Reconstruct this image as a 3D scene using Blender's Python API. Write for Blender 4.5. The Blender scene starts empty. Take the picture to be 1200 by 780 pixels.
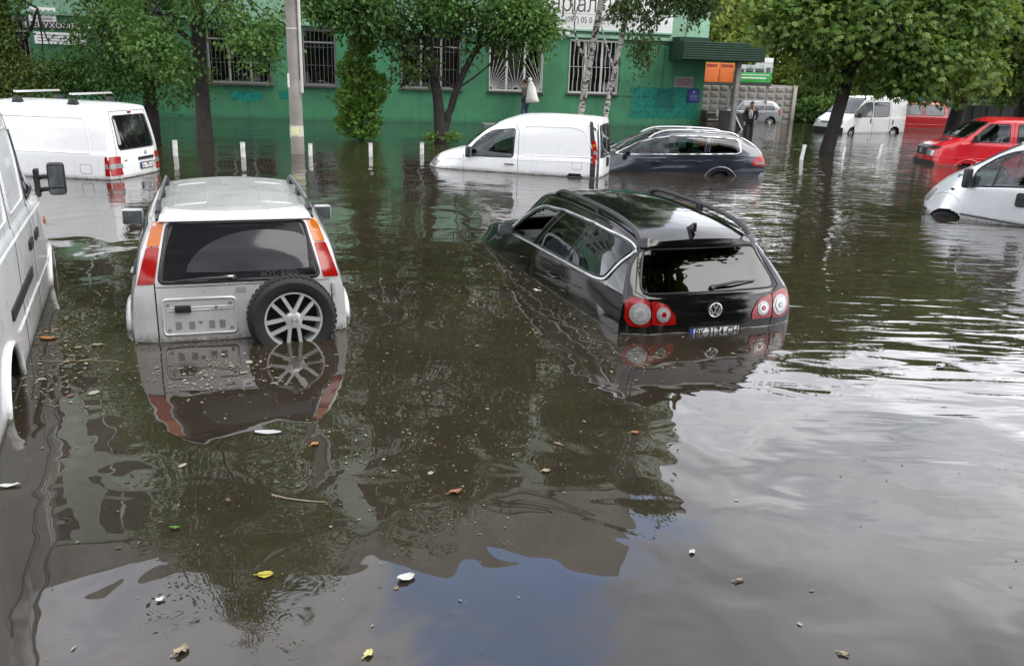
import bpy, bmesh, math, random
import numpy as np
from mathutils import Vector, Matrix
from mathutils.bvhtree import BVHTree

random.seed(7)
RNG = np.random.default_rng(7)
SC = bpy.context.scene
COL = SC.collection
PI = math.pi

# ------------------------------------------------------------------ camera
cam_d = bpy.data.cameras.new('camera')
cam = bpy.data.objects.new('camera', cam_d)
COL.objects.link(cam)
PITCH, ROLL = math.radians(17.45), math.radians(1.9)
fw = Vector((0, math.cos(PITCH), -math.sin(PITCH)))
r0 = Vector((1, 0, 0))
u0 = r0.cross(fw)
rt_ = r0 * math.cos(ROLL) + u0 * math.sin(ROLL)
up_ = u0 * math.cos(ROLL) - r0 * math.sin(ROLL)
cam.matrix_world = Matrix(((rt_.x, up_.x, -fw.x, 0), (rt_.y, up_.y, -fw.y, 0), (rt_.z, up_.z, -fw.z, 2.15), (0, 0, 0, 1)))
cam_d.sensor_fit = 'HORIZONTAL'
cam_d.sensor_width = 36
cam_d.lens = 36 * 970 / 1200
cam_d.clip_start = 0.05
cam_d.clip_end = 2000
SC.camera = cam

# ------------------------------------------------------------------ light
SUN_EL, SUN_AZ = math.radians(52), math.radians(112)      # azimuth clockwise from +Y: behind the camera, to the right
W = bpy.data.worlds.new('World')
SC.world = W
W.use_nodes = True
nt = W.node_tree
nt.nodes.clear()
def wn(t, **kw):
    n = nt.nodes.new(t)
    for k, v in kw.items():
        setattr(n, k, v)
    return n
def wmath(op, a, b=None, c=None):
    n = wn('ShaderNodeMath', operation=op)
    for i, x in enumerate((a, b, c)):
        if x is None: continue
        if isinstance(x, (int, float)): n.inputs[i].default_value = x
        else: nt.links.new(x, n.inputs[i])
    return n.outputs[0]
out = wn('ShaderNodeOutputWorld')
bg = wn('ShaderNodeBackground')
bg.inputs[1].default_value = 0.15
sky = wn('ShaderNodeTexSky', sky_type='NISHITA', sun_disc=False, sun_elevation=SUN_EL, sun_rotation=SUN_AZ)
sky.air_density = 1.0
sky.dust_density = 0.4
sky.ozone_density = 3.5
tc = wn('ShaderNodeTexCoord')
sep = wn('ShaderNodeSeparateXYZ')
nt.links.new(tc.outputs['Generated'], sep.inputs[0])
zc_ = wmath('ADD', wmath('MAXIMUM', sep.outputs[2], 0.0), 0.18)
comb = wn('ShaderNodeCombineXYZ')
nt.links.new(wmath('DIVIDE', sep.outputs[0], zc_), comb.inputs[0])
nt.links.new(wmath('DIVIDE', sep.outputs[1], zc_), comb.inputs[1])
def wnoise(scale, detail, rough, dist, off):
    m = wn('ShaderNodeMapping')
    m.inputs['Location'].default_value = off
    nt.links.new(comb.outputs[0], m.inputs[0])
    n = wn('ShaderNodeTexNoise')
    n.inputs['Scale'].default_value = scale
    n.inputs['Detail'].default_value = detail
    n.inputs['Roughness'].default_value = rough
    n.inputs['Distortion'].default_value = dist
    nt.links.new(m.outputs[0], n.inputs[0])
    return n.outputs[0]
n_big = wnoise(0.9, 7, 0.55, 0.4, (3.1, 1.7, 0))
n_edge = wnoise(2.3, 7, 0.6, 0.5, (0.4, 7.9, 0))
# broken cloud deck: gaps where the slow noise is low, one gap straight ahead at about 33 degrees
GAP = Vector((math.sin(math.radians(3.5)) * math.cos(math.radians(32.5)), math.cos(math.radians(3.5)) * math.cos(math.radians(32.5)), math.sin(math.radians(32.5))))
dotn = wn('ShaderNodeVectorMath', operation='DOT_PRODUCT')
nt.links.new(tc.outputs['Generated'], dotn.inputs[0])
dotn.inputs[1].default_value = GAP
gap = wmath('ADD', dotn.outputs['Value'], wmath('MULTIPLY', wmath('SUBTRACT', n_edge, 0.5), 0.075))
mr = wn('ShaderNodeMapRange', interpolation_type='SMOOTHSTEP')
mr.inputs[1].default_value = 0.983; mr.inputs[2].default_value = 0.996
mr.inputs[3].default_value = 1.0; mr.inputs[4].default_value = 0.0
nt.links.new(gap, mr.inputs[0])
mr2 = wn('ShaderNodeMapRange', interpolation_type='SMOOTHSTEP')
mr2.inputs[1].default_value = 0.27; mr2.inputs[2].default_value = 0.42
nt.links.new(n_big, mr2.inputs[0])
cover = wmath('ADD', wmath('MULTIPLY', wmath('MULTIPLY', mr.outputs[0], mr2.outputs[0]), 0.82), 0.18)
tone = wn('ShaderNodeValToRGB')
tone.color_ramp.elements[0].position = 0.30; tone.color_ramp.elements[0].color = (0.40, 0.42, 0.47, 1)
tone.color_ramp.elements[1].position = 0.68; tone.color_ramp.elements[1].color = (1.0, 0.99, 0.985, 1)
nt.links.new(n_edge, tone.inputs[0])
cl = wn('ShaderNodeMix', data_type='RGBA', blend_type='MULTIPLY')
cl.inputs['Factor'].default_value = 1.0
nt.links.new(tone.outputs[0], cl.inputs['A'])
CLOUD = 6.2
low = wn('ShaderNodeMapRange', interpolation_type='SMOOTHSTEP')          # cloud is brighter towards the horizon
low.inputs[1].default_value = 0.22; low.inputs[2].default_value = 0.60; low.inputs[3].default_value = CLOUD * 1.45; low.inputs[4].default_value = CLOUD * 0.85
nt.links.new(sep.outputs[2], low.inputs[0])
lowc = wn('ShaderNodeCombineColor')
for i in range(3): nt.links.new(wmath('MULTIPLY', low.outputs[0], (0.975, 0.99, 1.03)[i]), lowc.inputs[i])
nt.links.new(lowc.outputs[0], cl.inputs['B'])
mx = wn('ShaderNodeMix', data_type='RGBA')
nt.links.new(cover, mx.inputs['Factor'])
skb = wn('ShaderNodeMix', data_type='RGBA', blend_type='MULTIPLY')
skb.inputs['Factor'].default_value = 1.0
skb.inputs['B'].default_value = (1.5, 1.5, 1.5, 1)
nt.links.new(sky.outputs[0], skb.inputs['A'])
nt.links.new(skb.outputs['Result'], mx.inputs['A'])
nt.links.new(cl.outputs['Result'], mx.inputs['B'])
nt.links.new(mx.outputs['Result'], bg.inputs[0])
nt.links.new(bg.outputs[0], out.inputs[0])

sun_d = bpy.data.lights.new('sun', 'SUN')
sun_d.energy = 0.85
sun_d.angle = math.radians(50)
sun_d.color = (1.0, 0.95, 0.87)
sun = bpy.data.objects.new('sun', sun_d)
COL.objects.link(sun)
sd = Vector((math.sin(SUN_AZ) * math.cos(SUN_EL), math.cos(SUN_AZ) * math.cos(SUN_EL), math.sin(SUN_EL)))
sun.rotation_euler = sd.to_track_quat('Z', 'Y').to_euler()
sun.location = sd * 60

SC.view_settings.view_transform = 'Standard'
SC.view_settings.look = 'None'
SC.view_settings.exposure = 1.86
SC.view_settings.gamma = 1
SC.render.engine = 'CYCLES'
SC.cycles.max_bounces = 10
SC.cycles.transparent_max_bounces = 12
SC.cycles.use_denoising = True

# ------------------------------------------------------------------ materials
def new_mat(name):
    m = bpy.data.materials.new(name)
    m.use_nodes = True
    t = m.node_tree
    t.nodes.clear()
    o = t.nodes.new('ShaderNodeOutputMaterial')
    return m, t, o
class NT:
    def __init__(s, t): s.t = t
    def n(s, typ, ins=None, **kw):
        n = s.t.nodes.new(typ)
        for k, v in kw.items(): setattr(n, k, v)
        for k, v in (ins or {}).items():
            if hasattr(v, 'is_output'): s.t.links.new(v, n.inputs[k])
            else: n.inputs[k].default_value = v
        return n
    def m(s, op, a, b=0.0, c=0.0, clamp=False):
        return s.n('ShaderNodeMath', {0: a, 1: b, 2: c}, operation=op, use_clamp=clamp).outputs[0]
    def mix(s, f, a, b, blend='MIX'):
        n = s.t.nodes.new('ShaderNodeMix'); n.data_type = 'RGBA'; n.blend_type = blend
        for k, v in (('Factor', f), ('A', a), ('B', b)):
            if hasattr(v, 'is_output'): s.t.links.new(v, n.inputs[k] if k == 'Factor' else [i for i in n.inputs if i.name == k and i.type == 'RGBA'][0])
            elif k == 'Factor': n.inputs[0].default_value = v
            else: [i for i in n.inputs if i.name == k and i.type == 'RGBA'][0].default_value = v
        return [o for o in n.outputs if o.type == 'RGBA'][0]
    def ramp(s, f, stops):
        n = s.t.nodes.new('ShaderNodeValToRGB')
        e = n.color_ramp.elements
        while len(e) < len(stops): e.new(0.5)
        for i, (p, c) in enumerate(stops):
            e[i].position = p; e[i].color = c
        s.t.links.new(f, n.inputs[0])
        return n.outputs[0]
    def noise(s, vec, scale, detail=4, rough=0.55, dist=0.0):
        return s.n('ShaderNodeTexNoise', {'Vector': vec, 'Scale': scale, 'Detail': detail, 'Roughness': rough, 'Distortion': dist}).outputs[0]
    def rng(s, v, a, b, c=0.0, d=1.0, smooth=True):
        n = s.n('ShaderNodeMapRange', {0: v, 1: a, 2: b, 3: c, 4: d})
        if smooth: n.interpolation_type = 'SMOOTHSTEP'
        return n.outputs[0]
def c4(c): return (c[0], c[1], c[2], 1.0)
_M = {}
def plain(name, col, rough=0.5, metal=0.0, var=0.12, scale=8.0, bump=0.0, bscale=40.0, spec=0.5, coat=0.0, alpha=None):
    """a principled surface whose colour varies a little with a noise in object space"""
    if name in _M: return _M[name]
    m, t, o = new_mat(name); k = NT(t)
    tcn = k.n('ShaderNodeTexCoord')
    nz = k.noise(tcn.outputs['Object'], scale, 5, 0.6)
    lo = tuple(x * (1 - var) for x in col); hi = tuple(min(1, x * (1 + var)) for x in col)
    colr = k.ramp(nz, [(0.3, c4(lo)), (0.7, c4(hi))])
    ins = {'Base Color': colr, 'Roughness': rough, 'Metallic': metal, 'Specular IOR Level': spec, 'Coat Weight': coat, 'Coat Roughness': 0.05}
    b = k.n('ShaderNodeBsdfPrincipled', ins)
    if bump:
        h = k.noise(tcn.outputs['Object'], bscale, 6, 0.65)
        bp = k.n('ShaderNodeBump', {'Height': h, 'Strength': 1.0, 'Distance': bump})
        t.links.new(bp.outputs[0], b.inputs['Normal'])
    t.links.new(b.outputs[0], o.inputs[0])
    _M[name] = m
    return m
def paint(name, col, rough=0.28, metal=0.0, coat=0.6, dirt=0.40):
    """car paint with road dust, streaks and a muddy band just over the water"""
    if name in _M: return _M[name]
    m, t, o = new_mat(name); k = NT(t)
    g = k.n('ShaderNodeNewGeometry')
    tcn = k.n('ShaderNodeTexCoord')
    sp = k.n('ShaderNodeSeparateXYZ', {0: g.outputs['Position']})
    n1 = k.noise(tcn.outputs['Object'], 3.0, 6, 0.6)
    n2 = k.noise(tcn.outputs['Object'], 45.0, 3, 0.6)
    mp = k.n('ShaderNodeMapping', {0: tcn.outputs['Object'], 3: (9.0, 9.0, 0.7)})
    n3 = k.noise(mp.outputs[0], 3.0, 4, 0.6)
    band = k.rng(k.m('ADD', sp.outputs[2], k.m('MULTIPLY', k.m('SUBTRACT', n1, 0.5), 0.10)), 0.0, 0.10, 1.0, 0.0)
    low = k.rng(sp.outputs[2], 0.0, 0.6, 0.30, 0.02)
    dusty = k.m('MULTIPLY', k.m('ADD', low, 0.04), k.rng(k.m('ADD', k.m('MULTIPLY', n3, 0.6), k.m('MULTIPLY', n1, 0.4)), 0.42, 0.68))
    f = k.m('MULTIPLY', k.m('ADD', k.m('MULTIPLY', band, k.rng(n2, 0.3, 0.7, 0.9, 2.2)), dusty), dirt, clamp=True)
    base = k.mix(k.m('MULTIPLY', n1, 0.10), c4(col), c4(tuple(x * 0.8 for x in col)))
    colr = k.mix(f, base, (0.085, 0.072, 0.052, 1))
    b = k.n('ShaderNodeBsdfPrincipled', {'Base Color': colr, 'Roughness': k.m('ADD', k.m('MULTIPLY', f, 0.4), k.rng(n1, 0.3, 0.7, rough * 0.85, rough * 1.25)), 'Metallic': metal,
               'Coat Weight': coat, 'Coat Roughness': 0.03})
    t.links.new(b.outputs[0], o.inputs[0])
    _M[name] = m
    return m
def see_glass(name, tint, rough=0.0, ior=1.5):
    if name in _M: return _M[name]
    m, t, o = new_mat(name); k = NT(t)
    tcn = k.n('ShaderNodeTexCoord')
    n = k.noise(tcn.outputs['Object'], 6.0, 5, 0.6)
    tr = k.n('ShaderNodeBsdfTransparent', {0: k.ramp(n, [(0.3, c4(tuple(x * 0.9 for x in tint))), (0.7, c4(tint))])})
    gl = k.n('ShaderNodeBsdfGlossy', {0: (0.95, 0.97, 1, 1), 'Roughness': rough})
    bp = k.n('ShaderNodeBump', {'Height': k.noise(tcn.outputs['Object'], 1.6, 1, 0.4), 'Strength': 1.0, 'Distance': 0.006})
    t.links.new(bp.outputs[0], gl.inputs['Normal'])
    gm = k.n('ShaderNodeNewGeometry')
    fr = k.n('ShaderNodeFresnel', {0: k.m('ADD', ior, k.m('MULTIPLY', gm.outputs['Backfacing'], 1 / ior - ior))})
    mxs = k.n('ShaderNodeMixShader', {0: fr.outputs[0], 1: tr.outputs[0], 2: gl.outputs[0]})
    t.links.new(mxs.outputs[0], o.inputs[0])
    _M[name] = m
    return m
def dark_glass(name, col=(0.012, 0.014, 0.015), rough=0.03):
    if name in _M: return _M[name]
    m, t, o = new_mat(name); k = NT(t)
    tcn = k.n('ShaderNodeTexCoord')
    n = k.noise(tcn.outputs['Object'], 4.0, 5, 0.6)
    b = k.n('ShaderNodeBsdfPrincipled', {'Base Color': k.ramp(n, [(0.3, c4(col)), (0.75, c4(tuple(x * 1.8 for x in col)))]), 'Roughness': rough, 'Specular IOR Level': 0.6})
    bp = k.n('ShaderNodeBump', {'Height': k.noise(tcn.outputs['Object'], 1.6, 1, 0.4), 'Strength': 1.0, 'Distance': 0.008})
    t.links.new(bp.outputs[0], b.inputs['Normal'])
    t.links.new(b.outputs[0], o.inputs[0])
    _M[name] = m
    return m
def lens(name, col, rough=0.12):
    if name in _M: return _M[name]
    m, t, o = new_mat(name); k = NT(t)
    tcn = k.n('ShaderNodeTexCoord')
    w = k.n('ShaderNodeTexWave', {'Vector': tcn.outputs['Object'], 'Scale': 22.0, 'Distortion': 0.3}, bands_direction='Z')
    colr = k.mix(k.m('MULTIPLY', w.outputs['Fac'], 0.35), c4(col), c4(tuple(x * 0.55 for x in col)))
    b = k.n('ShaderNodeBsdfPrincipled', {'Base Color': colr, 'Roughness': rough, 'Coat Weight': 0.35, 'Coat Roughness': 0.02})
    t.links.new(b.outputs[0], o.inputs[0])
    _M[name] = m
    return m
RUBBER = plain('black_rubber', (0.012, 0.012, 0.012), 0.75, bump=0.0015, bscale=90)
BLACKP = plain('black_plastic', (0.016, 0.016, 0.017), 0.45, bump=0.0006, bscale=160)
GREYP = plain('grey_plastic', (0.07, 0.072, 0.075), 0.5)
SEAM = plain('dark_gap', (0.008, 0.008, 0.008), 0.9)
CHROME = plain('chrome_trim', (0.66, 0.67, 0.68), 0.28, 0.75, 0.04)
ALLOY = plain('alloy_wheel', (0.66, 0.66, 0.66), 0.32, 0.5, 0.08)
BOWL = plain('clear_lamp_bowl', (0.36, 0.36, 0.36), 0.16, 0.3, 0.25, 45)
BOWL2 = plain('bright_lamp_bowl', (0.52, 0.52, 0.51), 0.12, 0.35, 0.25, 60)
RED_L = lens('red_lens', (0.30, 0.005, 0.004))
AMB_L = lens('amber_lens', (0.50, 0.13, 0.008))
CLR_L = lens('clear_lens', (0.22, 0.22, 0.22), 0.08)
SILV_L = plain('lamp_reflector', (0.55, 0.55, 0.54), 0.12, 1.0, 0.3, 40)
WHITE = paint('white_paint', (0.70, 0.705, 0.71), 0.3)
WHITE2 = paint('ivory_white_paint', (0.72, 0.71, 0.66), 0.32)
SILVER = paint('silver_paint', (0.56, 0.56, 0.555), 0.3, 0.35)
LSILVER = paint('pale_silver_paint', (0.62, 0.64, 0.65), 0.3, 0.3)
GSILVER = paint('grey_silver_paint', (0.25, 0.26, 0.28), 0.33, 0.3)
BLACKC = paint('black_paint', (0.0035, 0.0035, 0.004), 0.07, 0.0, 0.25, 0.10)
NAVY = paint('dark_blue_grey_paint', (0.018, 0.022, 0.032), 0.12, 0.3, 1.0, 0.18)
REDC = paint('red_paint', (0.47, 0.008, 0.016), 0.25)
REDD = paint('deep_red_paint', (0.36, 0.012, 0.016), 0.3)
GLASS_D = dark_glass('tinted_glass')
GLASS_G = dark_glass('grey_tinted_glass', (0.10, 0.105, 0.11), 0.04)
GLASS_B = dark_glass('black_window_glass', (0.004, 0.004, 0.004), 0.06)
GLASS_S = see_glass('clear_car_glass', (0.55, 0.62, 0.60))
GLASS_T = see_glass('smoked_car_glass', (0.26, 0.29, 0.28))
LINING = plain('cabin_lining', (0.030, 0.030, 0.032), 0.8)
SEATC = plain('seat_cloth', (0.060, 0.060, 0.065), 0.9, bump=0.002, bscale=60)
SEATG = plain('grey_green_seat_cloth', (0.13, 0.17, 0.16), 0.9)
PLATE = plain('number_plate_white', (0.72, 0.73, 0.72), 0.4)
PLBLUE = plain('plate_blue', (0.02, 0.07, 0.35), 0.4)
INK = plain('black_lettering', (0.01, 0.01, 0.01), 0.5)

# ------------------------------------------------------------------ mesh helpers
class MB:
    def __init__(s): s.v = []; s.f = []
    def add(s, vs, fs):
        b = len(s.v)
        s.v.extend([tuple(p) for p in vs]); s.f.extend([tuple(i + b for i in q) for q in fs])
        return s
    def box(s, c, d, rz=0.0, M=None):
        x, y, z = d[0] / 2, d[1] / 2, d[2] / 2
        P = [Vector((sx * x, sy * y, sz * z)) for sz in (-1, 1) for sy in (-1, 1) for sx in (-1, 1)]
        R = Matrix.Rotation(rz, 3, 'Z') if M is None else M
        P = [R @ p + Vector(c) for p in P]
        return s.add(P, [(0, 2, 3, 1), (4, 5, 7, 6), (0, 1, 5, 4), (2, 6, 7, 3), (0, 4, 6, 2), (1, 3, 7, 5)])
    def bar(s, a, b, w, h=None):
        a = Vector(a); b = Vector(b); h = h or w
        d = (b - a).normalized()
        u = d.cross(Vector((0, 0, 1)))
        u = u.normalized() if u.length > 1e-4 else Vector((1, 0, 0))
        n = u.cross(d)
        P = [p + su * u * w / 2 + sn * n * h / 2 for p in (a, b) for su, sn in ((-1, -1), (1, -1), (1, 1), (-1, 1))]
        return s.add(P, [(3, 2, 1, 0), (4, 5, 6, 7), (0, 1, 5, 4), (1, 2, 6, 5), (2, 3, 7, 6), (3, 0, 4, 7)])
    def tube(s, pts, r, n=8, closed=False, caps=True):
        pts = [Vector(p) for p in pts]
        N = len(pts)
        if N < 2: return s
        rr = r if isinstance(r, (list, tuple)) else [r] * N
        vs = []; prev = None
        for i, p in enumerate(pts):
            a = pts[i - 1] if (i > 0 or closed) else p
            b = pts[(i + 1) % N] if (i < N - 1 or closed) else p
            d = (b - a)
            d = d.normalized() if d.length > 1e-9 else Vector((0, 0, 1))
            if prev is None:
                u = d.cross(Vector((0, 0, 1)))
                u = u.normalized() if u.length > 1e-3 else Vector((1, 0, 0))
            else:
                u = prev - d * prev.dot(d)
                u = u.normalized() if u.length > 1e-6 else prev
            prev = u
            w = d.cross(u)
            for k in range(n):
                t = 2 * PI * k / n
                vs.append(p + (u * math.cos(t) + w * math.sin(t)) * rr[i])
        fs = []
        for i in range(N if closed else N - 1):
            j = (i + 1) % N
            for k in range(n):
                l = (k + 1) % n
                fs.append((i * n + k, j * n + k, j * n + l, i * n + l))
        if caps and not closed:
            fs.append(tuple(range(n))); fs.append(tuple(reversed(range((N - 1) * n, N * n))))
        return s.add(vs, fs)
    def lathe(s, prof, c=(0, 0, 0), axis=(0, 0, 1), n=24, cap=True):
        """prof: (radius, height along axis)"""
        ax = Vector(axis).normalized(); c = Vector(c)
        u = ax.cross(Vector((0, 0, 1)))
        u = u.normalized() if u.length > 1e-3 else Vector((1, 0, 0))
        w = ax.cross(u)
        vs = []; fs = []
        for r, h in prof:
            for k in range(n):
                t = 2 * PI * k / n
                vs.append(c + ax * h + (u * math.cos(t) + w * math.sin(t)) * r)
        for i in range(len(prof) - 1):
            for k in range(n):
                l = (k + 1) % n
                fs.append((i * n + k, i * n + l, (i + 1) * n + l, (i + 1) * n + k))
        if cap:
            fs.append(tuple(reversed(range(n)))); fs.append(tuple(range((len(prof) - 1) * n, len(prof) * n)))
        return s.add(vs, fs)
    def prism(s, poly, h0, h1, f):
        """poly in 2D, f(a, b, h) -> point"""
        n = len(poly)
        vs = [f(a, b, h0) for a, b in poly] + [f(a, b, h1) for a, b in poly]
        fs = [tuple(reversed(range(n))), tuple(range(n, 2 * n))] + [(i, (i + 1) % n, n + (i + 1) % n, n + i) for i in range(n)]
        return s.add(vs, fs)
    def ell(s, c, r, nu=12, nv=8, M=None):
        vs = []; fs = []; c = Vector(c)
        for j in range(nv + 1):
            p = PI * j / nv - PI / 2
            for i in range(nu):
                t = 2 * PI * i / nu
                q = Vector((r[0] * math.cos(p) * math.cos(t), r[1] * math.cos(p) * math.sin(t), r[2] * math.sin(p)))
                vs.append(c + (M @ q if M else q))
        for j in range(nv):
            for i in range(nu):
                k = (i + 1) % nu
                fs.append((j * nu + i, j * nu + k, (j + 1) * nu + k, (j + 1) * nu + i))
        return s.add(vs, fs)
def fix_normals(me):
    bm = bmesh.new(); bm.from_mesh(me)
    bmesh.ops.remove_doubles(bm, verts=bm.verts, dist=1e-5)
    bmesh.ops.recalc_face_normals(bm, faces=bm.faces)
    bm.to_mesh(me); bm.free()
def link(name, me, parent=None, loc=None):
    o = bpy.data.objects.new(name, me)
    COL.objects.link(o)
    if parent is not None: o.parent = parent
    if loc is not None: o.location = loc
    return o
def mesh_of(mb, mat, smooth=40, fix=True):
    me = bpy.data.meshes.new('m')
    me.from_pydata([tuple(p) for p in mb.v], [], mb.f)
    me.materials.append(mat)
    if fix: fix_normals(me)
    if smooth:
        me.polygons.foreach_set('use_smooth', [True] * len(me.polygons))
        me.set_sharp_from_angle(angle=math.radians(smooth))
    me.update()
    return me
def obj(name, mb, mat, parent=None, loc=None, smooth=40, bevel=0.0, fix=True):
    me = mesh_of(mb, mat, smooth if not bevel else 0, fix)
    if bevel:
        bm = bmesh.new(); bm.from_mesh(me)
        es = [e for e in bm.edges if len(e.link_faces) == 2 and e.calc_face_angle(0) > 0.5]
        bmesh.ops.bevel(bm, geom=es, offset=bevel, segments=2, affect='EDGES', profile=0.6)
        bm.to_mesh(me); bm.free()
        me.polygons.foreach_set('use_smooth', [True] * len(me.polygons))
        me.set_sharp_from_angle(angle=math.radians(40))
    return link(name, me, parent, loc)
def tag(o, label=None, cat=None, group=None, kind=None):
    if label: o['label'] = label
    if cat: o['category'] = cat
    if group: o['group'] = group
    if kind: o['kind'] = kind
    return o
def thing(name, label, cat, loc=(0, 0, 0), rz=0.0, group=None):
    o = bpy.data.objects.new(name, None)
    o.empty_display_size = 0.2
    COL.objects.link(o)
    o.location = loc; o.rotation_euler = (0, 0, rz)
    return tag(o, label, cat, group)
def text_mesh(s, size, mat, ext=0.002, bold=0.0, spacing=1.0):
    cu = bpy.data.curves.new('t', 'FONT')
    cu.body = s; cu.size = size; cu.align_x = 'CENTER'; cu.align_y = 'CENTER'; cu.extrude = ext; cu.offset = bold
    cu.space_character = spacing
    cu.resolution_u = 3
    o = bpy.data.objects.new('t', cu)
    COL.objects.link(o)
    dg = bpy.context.evaluated_depsgraph_get()
    dg.update()
    me = bpy.data.meshes.new_from_object(o.evaluated_get(dg))
    bpy.data.objects.remove(o); bpy.data.curves.remove(cu)
    me.materials.clear(); me.materials.append(mat)
    return me
def frame(o, X, Y, loc):
    """orient an object: local X along X, local Y along Y"""
    X = Vector(X).normalized(); Y = Vector(Y); Z = X.cross(Y).normalized(); Y = Z.cross(X)
    o.matrix_local = Matrix(((X.x, Y.x, Z.x, loc[0]), (X.y, Y.y, Z.y, loc[1]), (X.z, Y.z, Z.z, loc[2]), (0, 0, 0, 1)))
def rpoly(pts, r, n=4):
    """round the corners of a polygon"""
    out_ = []; N = len(pts)
    for i in range(N):
        p = Vector(pts[i]); a = Vector(pts[i - 1]); b = Vector(pts[(i + 1) % N])
        rr = r[i] if isinstance(r, (list, tuple)) else r
        da, db = (a - p), (b - p)
        rr = min(rr, da.length * 0.45, db.length * 0.45)
        if rr < 1e-4: out_.append((p.x, p.y)); continue
        s, e = p + da.normalized() * rr, p + db.normalized() * rr
        for k in range(n + 1):
            t = k / n
            q = s * (1 - t) ** 2 + p * 2 * t * (1 - t) + e * t * t
            out_.append((q.x, q.y))
    return out_
def circ(cx, cy, r, n=20, ry=None):
    return [(cx + r * math.cos(2 * PI * i / n), cy + (ry or r) * math.sin(2 * PI * i / n)) for i in range(n)]
def inpoly(P, x, y):
    inside = np.zeros(len(x), bool); n = len(P)
    for i in range(n):
        x1, y1 = P[i]; x2, y2 = P[(i + 1) % n]
        c = ((y1 > y) != (y2 > y))
        with np.errstate(divide='ignore', invalid='ignore'):
            xi = (x2 - x1) * (y - y1) / ((y2 - y1) if y2 != y1 else 1e-12) + x1
        inside ^= c & (x < xi)
    return inside
def shrink(P, d):
    cx = sum(p[0] for p in P) / len(P); cy = sum(p[1] for p in P) / len(P)
    o = []
    for x, y in P:
        l = math.hypot(x - cx, y - cy)
        k = max(0.0, 1 - d / max(l, 1e-6))
        o.append((cx + (x - cx) * k, cy + (y - cy) * k))
    return o
def pchip(x, y, q):
    x = np.asarray(x, float); y = np.asarray(y, float); q = np.clip(q, x[0], x[-1])
    h = np.diff(x); d = np.diff(y) / h
    m = np.zeros_like(y)
    for i in range(1, len(x) - 1):
        if d[i - 1] * d[i] > 0:
            w1 = 2 * h[i] + h[i - 1]; w2 = h[i] + 2 * h[i - 1]
            m[i] = (w1 + w2) / (w1 / d[i - 1] + w2 / d[i])
    m[0], m[-1] = d[0], d[-1]
    i = np.clip(np.searchsorted(x, q) - 1, 0, len(x) - 2)
    t = (q - x[i]) / h[i]
    return ((2 * t**3 - 3 * t**2 + 1) * y[i] + (t**3 - 2 * t**2 + t) * h[i] * m[i] + (-2 * t**3 + 3 * t**2) * y[i + 1] + (t**3 - t**2) * h[i] * m[i + 1])
def clip_cell(poly, x0, y0, x1, y1):
    def cl(P, f, it):
        o = []
        for i in range(len(P)):
            a, b = P[i - 1], P[i]
            fa, fb = f(a), f(b)
            if fb >= 0:
                if fa < 0: o.append(it(a, b, fa, fb))
                o.append(b)
            elif fa >= 0: o.append(it(a, b, fa, fb))
        return o
    def it(a, b, fa, fb):
        t = fa / (fa - fb)
        return (a[0] + (b[0] - a[0]) * t, a[1] + (b[1] - a[1]) * t)
    P = poly
    for f in (lambda p: p[0] - x0, lambda p: x1 - p[0], lambda p: p[1] - y0, lambda p: y1 - p[1]):
        if not P: return P
        P = cl(P, f, it)
    return P

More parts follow.
